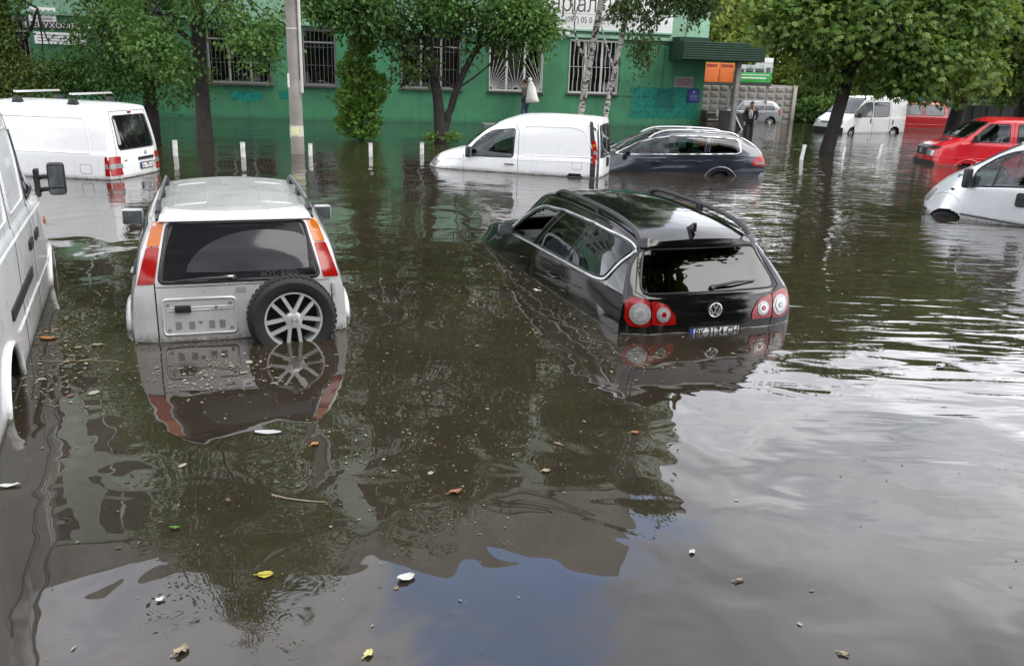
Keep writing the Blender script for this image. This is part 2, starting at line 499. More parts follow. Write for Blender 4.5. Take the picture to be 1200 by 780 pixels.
# ------------------------------------------------------------------ vehicles
class Car:
    """a lofted shell in local axes (x forward from the tail, y left, z up, z = 0 at the water line); panels, glass and lamps are laid on it by ray casting"""
    def __init__(s, name, label, cat, loc, heading, depth, mat, st, rear, front, zlow=-0.5, res=0.03, group=None, rround=0.10, fround=0.25, xw=0.7, xf=0.7, pitch=0.0, roll=0.0):
        s.D = depth; s.mat = mat
        s.root = thing(name, label, cat, (loc[0], loc[1], -depth), math.radians(heading + 90), group)
        s.root.rotation_euler = (math.radians(roll), math.radians(pitch), math.radians(heading + 90))
        st = np.array(st, float)
        L = st[-1, 0]; s.L = L
        q = np.unique(np.concatenate([np.linspace(0, L, max(8, int(L / res))), st[:, 0]]))
        P = [pchip(st[:, 0], st[:, j], q) for j in range(1, st.shape[1])]
        ws, wm, zm, wb, zb, wt, zt, zc = P
        nx = len(q)
        dz = np.minimum(0.06, 0.35 * np.maximum(zt - zb, 0.01))
        C = np.stack([np.stack([ws, np.full(nx, zlow)], 1), np.stack([wm - 0.012, (zm + zlow) / 2], 1), np.stack([wm, zm], 1),
                      np.stack([wb + 0.018, zb - 0.055], 1), np.stack([wb, zb], 1), np.stack([(wb + wt) / 2 + 0.018, (zb + zt) / 2], 1),
                      np.stack([wt + 0.008, zt - dz], 1), np.stack([wt - 0.055, zt], 1), np.stack([wt * 0.5, zc * 0.72 + zt * 0.28], 1),
                      np.stack([np.zeros(nx), zc], 1)], 1)
        K = C.shape[1]
        subs = [max(2, int(np.median(np.hypot(*(C[:, i + 1] - C[:, i]).T)) / res)) for i in range(K - 1)]
        ring = []
        for i in range(K - 1):
            p1, p2 = C[:, i], C[:, i + 1]
            p0 = C[:, i - 1] if i > 0 else p1
            p3 = C[:, i + 2] if i + 2 < K else np.stack([-C[:, K - 2, 0], C[:, K - 2, 1]], 1)
            for k in range(subs[i]):
                t = k / subs[i]
                tn = 0.42
                m1, m2 = (p2 - p0) * tn, (p3 - p1) * tn
                ring.append((2 * t**3 - 3 * t**2 + 1) * p1 + (t**3 - 2 * t**2 + t) * m1 + (-2 * t**3 + 3 * t**2) * p2 + (t**3 - t**2) * m2)
        ring.append(C[:, -1])
        R = np.stack(ring, 1)
        N = R.shape[1]
        full = np.concatenate([R, np.stack([-R[:, ::-1, 0], R[:, ::-1, 1]], 2)[:, 1:]], 1)      # nx, 2N-1, 2
        M2 = full.shape[1]
        V = np.zeros((nx, M2, 3)); V[:, :, 0] = q[:, None]; V[:, :, 1:] = full
        verts = [V.reshape(-1, 3)]
        faces = []
        for i in range(nx - 1):
            a = i * M2
            for j in range(M2 - 1):
                faces.append((a + j, a + M2 + j, a + M2 + j + 1, a + j + 1))
        cnt = nx * M2
        for end, ii in ((0, 0), (1, nx - 1)):
            rows = []
            for j in range(N - 1):
                w = full[ii, j, 0]; z = full[ii, j, 1]
                nc = max(6, int(1.2 / res / 1.3))
                row = [ii * M2 + j]
                ys = np.linspace(w, -w, nc + 1)[1:-1]
                verts.append(np.stack([np.full(nc - 1, q[ii]), ys, np.full(nc - 1, z)], 1))
                row += list(range(cnt, cnt + nc - 1)); cnt += nc - 1
                row.append(ii * M2 + M2 - 1 - j)
                rows.append(row)
            for j in range(len(rows) - 1):
                for k in range(len(rows[0]) - 1):
                    f = (rows[j][k], rows[j][k + 1], rows[j + 1][k + 1], rows[j + 1][k])
                    faces.append(f if end else f[::-1])
            top = rows[-1]; ctr = ii * M2 + N - 1
            for k in range(len(top) - 1):
                f = (top[k], top[k + 1], ctr)
                faces.append(f if end else f[::-1])
        A = np.concatenate(verts)
        wmax = wm.max()
        ry, rx = zip(*rear)
        sh = pchip(ry, rx, A[:, 2]) + rround * (np.abs(A[:, 1]) / wmax) ** 4
        k = np.clip(1 - A[:, 0] / xw, 0, 1) ** 1.6
        fy, fx = zip(*front)
        sh2 = pchip(fy, fx, A[:, 2]) + fround * (np.abs(A[:, 1]) / wmax) ** 2.6
        k2 = np.clip(1 - (L - A[:, 0]) / xf, 0, 1) ** 1.5
        A = A.copy(); A[:, 0] += sh * k - sh2 * k2
        s.A = A; s.F = faces
        s.tree = BVHTree.FromPolygons([tuple(p) for p in A], faces)
        FA = [[A[i] for i in f] for f in faces]
        s.ctr = np.array([np.mean(f, 0) for f in FA])
        s.nrm = np.array([np.cross(f[1] - f[0], f[2] - f[0]) + (np.cross(f[2] - f[0], f[3] - f[0]) if len(f) > 3 else 0) for f in FA])
        s.nrm /= np.maximum(np.linalg.norm(s.nrm, axis=1, keepdims=True), 1e-9)
        # outward check
        if (s.nrm[:, 2] * (s.ctr[:, 2] - 0.1)).sum() < 0: s.nrm *= -1
        s.keep = np.ones(len(faces), bool)
    def cast(s, axis, a, b):
        if axis == 'L': o, d = (a, 3, b), (0, -1, 0)
        elif axis == 'R': o, d = (a, -3, b), (0, 1, 0)
        elif axis == 'B': o, d = (-3, a, b), (1, 0, 0)
        elif axis == 'F': o, d = (s.L + 3, a, b), (-1, 0, 0)
        else: o, d = (a, b, 5), (0, 0, -1)
        p, n, i, _ = s.tree.ray_cast(Vector(o), Vector(d))
        if p is None: return None
        if n.dot(Vector(d)) > 0: n = -n
        return p, n
    def obj(s, name, mb, mat, parent=None, **kw):
        return obj(name, mb, mat, parent or s.root, None if parent else (0, 0, s.D), **kw)
    def hole(s, axis, poly, d=0.02):
        P = shrink(poly, d)
        c, n = s.ctr, s.nrm
        if axis in 'LR':
            sg = 1 if axis == 'L' else -1
            m = inpoly(P, c[:, 0], c[:, 2]) & (c[:, 1] * sg > 0.2)
        elif axis == 'B': m = inpoly(P, c[:, 1], c[:, 2]) & (c[:, 0] < s.L * 0.4) & (n[:, 0] < -0.12)
        elif axis == 'F': m = inpoly(P, c[:, 1], c[:, 2]) & (c[:, 0] > s.L * 0.5) & (n[:, 0] > 0.1)
        else: m = inpoly(P, c[:, 0], c[:, 1]) & (n[:, 2] > 0.2)
        s.keep &= ~m
    def patch(s, name, axis, poly, mat, off=0.004, depth=0.012, h=0.045, parent=None, both=False, maxn=0.0, **kw):
        if both:
            o1 = s.patch(name, 'L', poly, mat, off, depth, h, parent)
            o2 = s.patch(name, 'R', poly, mat, off, depth, h, parent)
            return o1, o2
        xs = [p[0] for p in poly]; ys = [p[1] for p in poly]
        nx = max(1, math.ceil((max(xs) - min(xs)) / h)); ny = max(1, math.ceil((max(ys) - min(ys)) / h))
        X = np.linspace(min(xs), max(xs), nx + 1); Y = np.linspace(min(ys), max(ys), ny + 1)
        ids = {}; pts = []; nms = []; fs = []
        bad = set()
        for i in range(nx):
            for j in range(ny):
                c = clip_cell(poly, X[i], Y[j], X[i + 1], Y[j + 1])
                if len(c) < 3: continue
                f = []
                for p in c:
                    key = (round(p[0] * 2000), round(p[1] * 2000))
                    if key not in ids:
                        h_ = s.cast(axis, p[0], p[1])
                        ids[key] = len(pts)
                        if h_ is None: bad.add(len(pts)); pts.append(Vector()); nms.append(Vector((0, 0, 1)))
                        else: pts.append(h_[0]); nms.append(h_[1])
                    if not f or f[-1] != ids[key]: f.append(ids[key])
                if len(f) > 1 and f[0] == f[-1]: f.pop()
                if len(set(f)) < 3 or len(set(f)) != len(f) or any(k in bad for k in f): continue
                fs.append(tuple(f))
        if not fs: return None
        mb = MB()
        outp = [p + n * off for p, n in zip(pts, nms)]
        inn = [p - n * depth for p, n in zip(pts, nms)]
        # orientation
        ff = []
        for f in fs:
            a, b, c = outp[f[0]], outp[f[1]], outp[f[2]]
            g = (b - a).cross(c - a)
            ff.append(f if g.dot(nms[f[0]]) >= 0 else f[::-1])
        cnt = {}
        for f in ff:
            for a, b in zip(f, f[1:] + f[:1]):
                cnt[(a, b)] = cnt.get((a, b), 0) + 1
        n0 = len(outp)
        rim = [(a, a + n0, b + n0, b) for (a, b) in cnt if (b, a) not in cnt]
        mb.v = [tuple(p) for p in outp + inn]
        mb.f = ff + rim
        used = sorted({i for f in mb.f for i in f}); mp = {i: k for k, i in enumerate(used)}
        mb.v = [mb.v[i] for i in used]; mb.f = [tuple(mp[i] for i in f) for f in mb.f]
        return s.obj(name, mb, mat, parent, fix=False, smooth=50, **kw)
    def line(s, name, axis, pts, r, mat, off=0.0, closed=False, parent=None, step=0.06, n=6, both=False):
        if both:
            return s.line(name, 'L', pts, r, mat, off, closed, parent, step, n), s.line(name, 'R', pts, r, mat, off, closed, parent, step, n)
        P = []
        seq = list(pts) + ([pts[0]] if closed else [])
        for (a, b) in zip(seq, seq[1:]):
            l = math.hypot(b[0] - a[0], b[1] - a[1]); k = max(1, int(l / step))
            for i in range(k): P.append((a[0] + (b[0] - a[0]) * i / k, a[1] + (b[1] - a[1]) * i / k))
        if not closed: P.append(seq[-1])
        Q = []
        for p in P:
            h_ = s.cast(axis, *p)
            if h_: Q.append(h_[0] + h_[1] * off)
        if len(Q) < 2: return None
        mb = MB().tube(Q, r, n, closed=closed)
        return s.obj(name, mb, mat, parent, smooth=60)
    def window(s, axis, poly, mat, see=False, name='window', seal=0.012, sealmat=None, off=0.005, both=False):
        for ax in (('L', 'R') if both else (axis,)):
            if see: s.hole(ax, poly)
            w = s.patch(name, ax, poly, mat, off, 0.004 if see else 0.012)
            if w and seal: s.line('seal', ax, poly, seal, sealmat or BLACKP, 0.002, True, w_parent(w), 0.08)
            if w and seal: fix_child(w, s.D)
    def finish(s, lining=False, arches=()):
        for ax, cx, cz, r in arches:
            s.hole(ax, circ(cx, cz, r, 28), 0.0)
        me = bpy.data.meshes.new('m')
        fs = [f for f, k in zip(s.F, s.keep) if k]
        me.from_pydata([tuple(p) for p in s.A], [], fs)
        me.materials.append(s.mat)
        fix_normals(me)
        bm = bmesh.new(); bm.from_mesh(me)
        loose = [v for v in bm.verts if not v.link_faces]
        bmesh.ops.delete(bm, geom=loose, context='VERTS')
        bm.to_mesh(me); bm.free()
        me.polygons.foreach_set('use_smooth', [True] * len(me.polygons))
        me.set_sharp_from_angle(angle=math.radians(55))
        link('body', me, s.root, (0, 0, s.D))
        if lining:
            m2 = me.copy(); m2.materials.clear(); m2.materials.append(LINING)
            co = np.empty(len(m2.vertices) * 3); m2.vertices.foreach_get('co', co)
            no = np.empty(len(m2.vertices) * 3); m2.vertices.foreach_get('normal', no)
            m2.vertices.foreach_set('co', co - no * 0.022)
            m2.update()
            link('cabin_lining', m2, s.root, (0, 0, s.D))
        for ax, cx, cz, r in arches:
            sg = 1 if ax == 'L' else -1
            h_ = s.cast(ax, cx + r * 0.9, max(cz, 0.1)) or s.cast(ax, cx - r * 0.9, max(cz, 0.1))
            y = h_[0].y if h_ else sg * 0.85
            prof = [(r * 0.99, y * 0.995), (r * 0.99, y - sg * 0.35)]
            mb = MB().lathe([(r, 0.0), (r, 0.36), (0.02, 0.36)], (cx, y - sg * 0.012, cz), (0, -sg, 0), 28, cap=False)
            s.obj('wheel_arch', mb, SEAM)
    def wheel(s, side, cx, cz, r=0.32, inset=0.03, width=0.2, mat=None):
        h_ = s.cast(side, cx, max(cz + r * 1.25, 0.2))
        sg = 1 if side == 'L' else -1
        y = (h_[0].y if h_ else sg * 0.8) - sg * inset
        s.wheel_at((cx, y - sg * width, cz), (0, sg, 0), r, width, mat or ALLOY)
    def wheel_at(s, c, ax, r, width, mat, parent=None, name='wheel', spokes=5, twin=True):
        w = bpy.data.objects.new(name, None); COL.objects.link(w)
        w.parent = s.root; w.location = (0, 0, s.D); w.empty_display_size = 0.1
        rr = r * 0.66
        prof = [(rr, 0.02), (r * 0.86, 0.0), (r * 0.97, 0.02), (r, 0.05), (r, width - 0.05), (r * 0.975, width - 0.02), (r * 0.9, width), (rr * 1.08, width - 0.004), (rr, width - 0.02)]
        t = obj('tyre', MB().lathe(prof, c, ax, 40, cap=False), RUBBER, w)
        A = Vector(ax).normalized(); C = Vector(c)
        # tread blocks
        tb = MB()
        u = A.cross(Vector((0, 0, 1))).normalized(); v = A.cross(u)
        for k in range(44):
            th = 2 * PI * k / 44
            dr = u * math.cos(th) + v * math.sin(th); tg = -u * math.sin(th) + v * math.cos(th)
            for a0 in (0.32, 0.68):
                M = Matrix((tg, A, dr)).transposed()
                tb.box(C + A * width * a0 + dr * (r + 0.002), (2 * PI * r / 44 * 0.62, width * 0.28, 0.012), M=M)
        obj('tread', tb, RUBBER, w, smooth=0)
        rm = MB().lathe([(rr * 0.97, 0.03), (rr * 0.99, width - 0.035), (rr * 1.01, width - 0.012), (rr * 0.95, width - 0.014), (rr * 0.92, width - 0.04), (rr * 0.9, 0.05)], c, ax, 40, cap=False)
        for k in range(spokes):
            th = 2 * PI * k / spokes + PI / 2
            dr = u * math.cos(th) + v * math.sin(th); tg = -u * math.sin(th) + v * math.cos(th)
            for o_ in ((-0.03, 0.03) if twin else (0.0,)):
                p0 = C + A * (width - 0.02) + dr * rr * 0.16 + tg * o_ * r / 0.34
                p1 = C + A * (width - 0.035) + dr * rr * 0.95 + tg * o_ * 1.7 * r / 0.34
                M = Matrix(((p1 - p0).normalized(), A.cross((p1 - p0).normalized()), A)).transposed()
                rm.box((p0 + p1) / 2, ((p1 - p0).length, 0.028 * r / 0.34, 0.03), M=M)
        rm.lathe([(rr * 0.30, width - 0.06), (rr * 0.30, width - 0.014), (rr * 0.22, width - 0.004), (rr * 0.14, width - 0.002)], c, ax, 24)
        obj('rim', rm, mat, w)
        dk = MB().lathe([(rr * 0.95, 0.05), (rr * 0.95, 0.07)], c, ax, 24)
        obj('spoke_shade_disc', dk, SEAM, w)  # near-black disc standing in for the shade behind the spokes
        nut = MB()
        for k in range(5):
            th = 2 * PI * k / 5 + PI / 2 + PI / 5
            dr = u * math.cos(th) + v * math.sin(th)
            nut.lathe([(0.011, width - 0.03), (0.011, width - 0.008)], C + dr * rr * 0.24, ax, 6)
        obj('wheel_nuts', nut, SEAM, w)
        return w
    def plate(s, axis, cy, cz, text, w=0.52, h=0.11, tilt=0.0, blue=True, off=0.02):
        hh = s.cast(axis, cy, max(cz, 0.03))
        p, n = hh
        sg = -1 if axis == 'B' else 1
        X = Vector((0, sg, 0)); n = Vector((n.x, 0, n.z)).normalized(); Y = n.cross(X)
        if Y.z < 0: Y = -Y
        p = Vector((p.x, cy, cz)) + n * off
        M = Matrix((X, Y, n)).transposed()
        pl = s.obj('number_plate', MB().box(p, (w, h, 0.008), M=M), PLATE, bevel=0.002)
        fr = MB()
        for a, b in (((-w / 2, -h / 2), (w / 2, -h / 2)), ((w / 2, -h / 2), (w / 2, h / 2)), ((w / 2, h / 2), (-w / 2, h / 2)), ((-w / 2, h / 2), (-w / 2, -h / 2))):
            fr.bar(p + X * a[0] + Y * a[1], p + X * b[0] + Y * b[1], 0.012, 0.016)
        obj('plate_frame', fr, BLACKP, pl)
        if blue: obj('plate_band', MB().box(p - X * (w / 2 - 0.024) + n * 0.004, (0.04, h - 0.012, 0.004), M=M), PLBLUE, pl)
        t = link('plate_text', text_mesh(text, h * 1.02, INK, 0.001, 0.001), pl)
        frame(t, X, Y, p + n * 0.006 + X * 0.02)
        fit_text0(t, w * .84)
        return pl
def w_parent(w): return w
def fix_child(w, D): pass
# ================================================================== WATER AND GROUND
def water_material():
    m, t, o = new_mat('flood_water'); k = NT(t)
    g = k.n('ShaderNodeNewGeometry')
    pos = g.outputs['Position']
    sp = k.n('ShaderNodeSeparateXYZ', {0: pos})
    # distance from the calm corner next to the railing where the picture was taken
    dist = k.n('ShaderNodeVectorMath', {0: pos, 1: (-0.5, 2.0, 0)}, operation='DISTANCE').outputs['Value']
    def nz(scale, sx, sy, detail, rough, dst, off=0.0, rot=0.0):
        mp = k.n('ShaderNodeMapping', {0: pos, 1: (off, off * 1.7, 0), 2: (0, 0, rot), 3: (sx, sy, 1)})
        return k.noise(mp.outputs[0], scale, detail, rough, dst)
    calm = nz(1.1, 1.0, 0.8, 0.8, 0.3, 0.9)                 # long lazy swell
    calm2 = nz(2.6, 0.8, 1.0, 1.0, 0.3, 1.2, 5.3)
    wind = nz(2.2, 0.55, 2.2, 2.0, 0.45, 0.5, 9.1, 0.35)     # wind waves, crests across the view
    fine = nz(9.0, 0.45, 1.5, 3.0, 0.55, 0.4, 2.2, -0.1)
    # patches of wind-ruffled water
    pat = k.rng(nz(0.16, 1.0, 1.6, 2.0, 0.5, 0.5, 3.3), 0.40, 0.62)
    far = k.rng(dist, 7.0, 17.0)
    right = k.rng(k.m('ADD', sp.outputs[0], k.m('MULTIPLY', sp.outputs[1], 0.25)), 2.0, 5.5)
    w_wind = k.m('MULTIPLY', k.m('ADD', k.m('MULTIPLY', right, 0.75), k.m('MULTIPLY', far, k.m('ADD', 0.25, k.m('MULTIPLY', pat, 0.75)))), 0.012)
    w_fine = k.m('MULTIPLY', k.m('MULTIPLY', far, k.m('ADD', 0.18, k.m('MULTIPLY', pat, 0.8))), 0.0042)
    h = k.m('ADD', k.m('MULTIPLY', calm, 0.022), k.m('MULTIPLY', calm2, 0.003))
    h = k.m('ADD', h, k.m('MULTIPLY', wind, w_wind))
    h = k.m('ADD', h, k.m('MULTIPLY', fine, w_fine))
    # rings round a few floating things
    bp = k.n('ShaderNodeBump', {'Height': h, 'Strength': 1.0, 'Distance': 1.0})
    # silt: slightly different mud colours and a patchy oily film
    silt = nz(0.5, 1, 1, 6, 0.6, 1.0, 1.1)
    speck = nz(38.0, 1, 1, 2, 0.6, 0.0, 4.0)
    col = k.ramp(silt, [(0.3, (0.0200, 0.0157, 0.0106, 1)), (0.7, (0.0325, 0.0254, 0.0174, 1))])
    col = k.mix(k.rng(speck, 0.66, 0.78, 0.0, 0.35), col, (0.07, 0.062, 0.045, 1))
    film = nz(0.9, 1, 0.6, 5, 0.6, 1.6, 7.7)
    rough = k.rng(film, 0.55, 0.75, 0.004, 0.035)
    b = k.n('ShaderNodeBsdfPrincipled', {'Base Color': col, 'Roughness': rough, 'IOR': 1.58, 'Normal': bp.outputs[0]})
    t.links.new(b.outputs[0], o.inputs[0])
    return m
def sheet(name, z, size, mat):
    mb = MB()
    n = 12
    xs = np.linspace(-size, size, n + 1)
    mb.v = [(x, y + 40, z) for y in xs for x in xs]
    mb.f = [(j * (n + 1) + i, j * (n + 1) + i + 1, (j + 1) * (n + 1) + i + 1, (j + 1) * (n + 1) + i) for j in range(n) for i in range(n)]
    o = obj(name, mb, mat, smooth=0, fix=False)
    o['kind'] = 'structure'
    return o
sheet('ground', -0.65, 320, plain('wet_asphalt', (0.05, 0.048, 0.045), 0.7, var=.3, scale=.6))
sheet('flood_water', 0.0, 300, water_material())

# ================================================================== GREEN BUILDING
A0 = Vector((8.27, 39.01, 0)); EX = Vector((-0.97743, -0.21128, 0)); NX = Vector((0.21128, -0.97743, 0))   # NX points at the street
def fp(s, z, n=0.0): return A0 + EX * s + NX * n + Vector((0, 0, z))
MF = Matrix((EX, NX, Vector((0, 0, 1)))).transposed()
def fbox(mb, s0, s1, z0, z1, n0, n1):
    return mb.box(fp((s0 + s1) / 2, (z0 + z1) / 2, (n0 + n1) / 2), (abs(s1 - s0), abs(n1 - n0), abs(z1 - z0)), M=MF)
def wall_mat(name, col, stain=0.55):
    m, t, o = new_mat(name); k = NT(t)
    tcn = k.n('ShaderNodeTexCoord'); P = tcn.outputs['Object']
    n1 = k.noise(P, 0.5, 6, 0.6); n2 = k.noise(P, 5.0, 6, 0.65)
    mp = k.n('ShaderNodeMapping', {0: P, 3: (2.2, 2.2, 0.16)})
    n3 = k.noise(mp.outputs[0], 2.0, 5, 0.6)
    sp = k.n('ShaderNodeSeparateXYZ', {0: P})
    c1 = k.mix(k.rng(n1, .35, .65), c4(tuple(x * .80 for x in col)), c4(tuple(min(1, x * 1.16) for x in col)))
    c1 = k.mix(k.m('MULTIPLY', k.rng(n3, .5, .75), stain), c1, c4(tuple(x * .55 for x in col)))
    c1 = k.mix(k.m('MULTIPLY', k.rng(n2, .55, .75), .4), c1, c4(tuple(min(1, x * 1.25 + .01) for x in col)))
    wet = k.rng(k.m('ADD', sp.outputs[2], k.m('MULTIPLY', k.m('SUBTRACT', n1, .5), .3)), .02, .28, .55, 0.0)     # soaked foot of the wall
    c1 = k.mix(wet, c1, c4(tuple(x * .45 for x in col)))
    b = k.n('ShaderNodeBsdfPrincipled', {'Base Color': c1, 'Roughness': .75})
    bp = k.n('ShaderNodeBump', {'Height': k.noise(P, 30, 5, .7), 'Distance': .006})
    t.links.new(bp.outputs[0], b.inputs['Normal'])
    t.links.new(b.outputs[0], o.inputs[0])
    return m
GREEN = wall_mat('green_plaster', (0.046, 0.198, 0.098))
LGREEN = wall_mat('pale_green_plaster', (0.23, 0.41, 0.29), .3)
UGREEN = wall_mat('pale_grey_green_plaster', (0.38, 0.44, 0.37), .3)
CONC = wall_mat('grey_concrete', (0.34, 0.325, 0.30), .4)
DKGREEN = plain('dark_green_sheet', (0.008, 0.036, 0.020), .75, var=.2, scale=2)
FRAMEW = plain('white_window_frame', (0.62, 0.62, 0.60), .45, var=.1)
FRAMED = plain('weathered_frame', (0.30, 0.30, 0.29), .6, var=.2)
GRILLEM = plain('pale_grille_paint', (0.50, 0.50, 0.48), .5)
GRILLED = plain('dark_grille_paint', (0.10, 0.10, 0.10), .5)
SILLM = plain('dark_sill', (0.07, 0.065, 0.06), .6)
PANE = see_glass('window_pane', (.55, .58, .58), 0.0, 1.6)
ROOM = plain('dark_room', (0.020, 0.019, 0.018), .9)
CURT = plain('pale_curtain', (0.42, 0.42, 0.41), .9, var=.2)
CURTB = plain('beige_blind', (0.30, 0.27, 0.25), .9, var=.2)
B = thing('green_building', 'green plastered building with barred windows standing in the flood water', 'building', fp(18, -0.65), 0)
BL = Vector(B.location)
def bobj(name, mb, mat, parent=None, **kw):
    o = obj(name, mb, mat, **kw)
    if parent is None: o.parent = B; o.location = -BL
    else: o.parent = parent
    return o
SL, SR, ZT1 = 37.0, 0.0, 3.66
wins = [(4.09, 6.33), (7.49, 9.84), (11.03, 13.57), (16.2, 17.53), (18.76, 21.21), (22.98, 25.3), (27.6, 30.2), (32.2, 34.8)]
ZS, ZH = 1.37, 3.58
mb = MB()
edges = [0.0] + [e for w in wins for e in w] + [SL]
for i in range(0, len(edges), 2): fbox(mb, edges[i], edges[i + 1], -0.65, ZT1, -.35, 0)
for a, b in wins:
    fbox(mb, a, b, -0.65, ZS, -.35, 0); fbox(mb, a, b, ZH, ZT1, -.35, 0)
bobj('ground_floor_wall', mb, GREEN, smooth=0, fix=False)
mb = MB(); fbox(mb, -.05, SL, ZT1, ZT1 + .13, -.3, .10)
bobj('ledge', mb, LGREEN, bevel=.01)
# right end wall and rear
for q in ((0.0, .3), (SL - .3, SL)):
    mb = MB(); fbox(mb, *q, -0.65, ZT1, -14, -.352); bobj('end_wall', mb, GREEN, smooth=0)
# upper storeys
ROWS = [(5.9, 7.9), (9.3, 11.3), (12.7, 14.7), (16.0, 17.6)]
ucols = [(1.6 + i * 3.0, 3.4 + i * 3.0) for i in range(12)]
mb = MB()
zc0 = ZT1 + .13
zprev = 5.86
for z0, z1 in ROWS:
    fbox(mb, 0, SL, zprev, z0, -.35, -.02)
    xs = [0.0] + [e for w in ucols for e in w] + [SL]
    for i in range(0, len(xs), 2): fbox(mb, xs[i], xs[i + 1], z0, z1, -.35, -.02)
    zprev = z1
fbox(mb, 0, SL, zprev, 18.6, -.35, -.02)
fbox(mb, 0, .3, zc0, 18.6, -14, -.352); fbox(mb, SL - .3, SL, zc0, 18.6, -14, -.352)
bobj('upper_wall', mb, UGREEN, smooth=0, fix=False)
mb = MB(); fbox(mb, -.01, SL, zc0, 5.85, -.35, 0.0); bobj('first_storey_band', mb, LGREEN, smooth=0)
mb = MB(); fbox(mb, -.2, SL + .2, 18.6, 18.85, -14.2, .25); fbox(mb, 1.5, SL, 18.85, 22.6, -13, -1.0)
bobj('attic', mb, CONC, smooth=0)
dk = dark_glass('upper_pane', (.012, .013, .014), .05)
wm = None
for r, (z0, z1) in enumerate(ROWS):
    for a, b in ucols:
        if wm is None:
            f = MB()
            for q in ((a, a + .07, z0, z1), (b - .07, b, z0, z1), (a + .07, b - .07, z0, z0 + .07), (a + .07, b - .07, z1 - .07, z1), ((a + b) / 2 - .03, (a + b) / 2 + .03, z0 + .07, z1 - .07)):
                fbox(f, *q, -.22, -.14)
            p = MB(); fbox(p, a + .04, b - .04, z0 + .04, z1 - .04, -.20, -.18)
            w0 = bobj('upper_window', f, FRAMEW, smooth=0); p0 = bobj('pane', p, dk, w0, smooth=0)
            wm = (w0, p0, a, z0, z1 - z0)
        else:
            w = wm[0].copy(); COL.objects.link(w)
            k_ = (z1 - z0) / wm[4]
            sh = EX * (a - wm[2])
            w.location = Vector((-BL.x + sh.x, -BL.y + sh.y, -BL.z + z0 - wm[3] * k_)); w.scale = (1, 1, k_)
            p = wm[1].copy(); COL.objects.link(p); p.parent = w
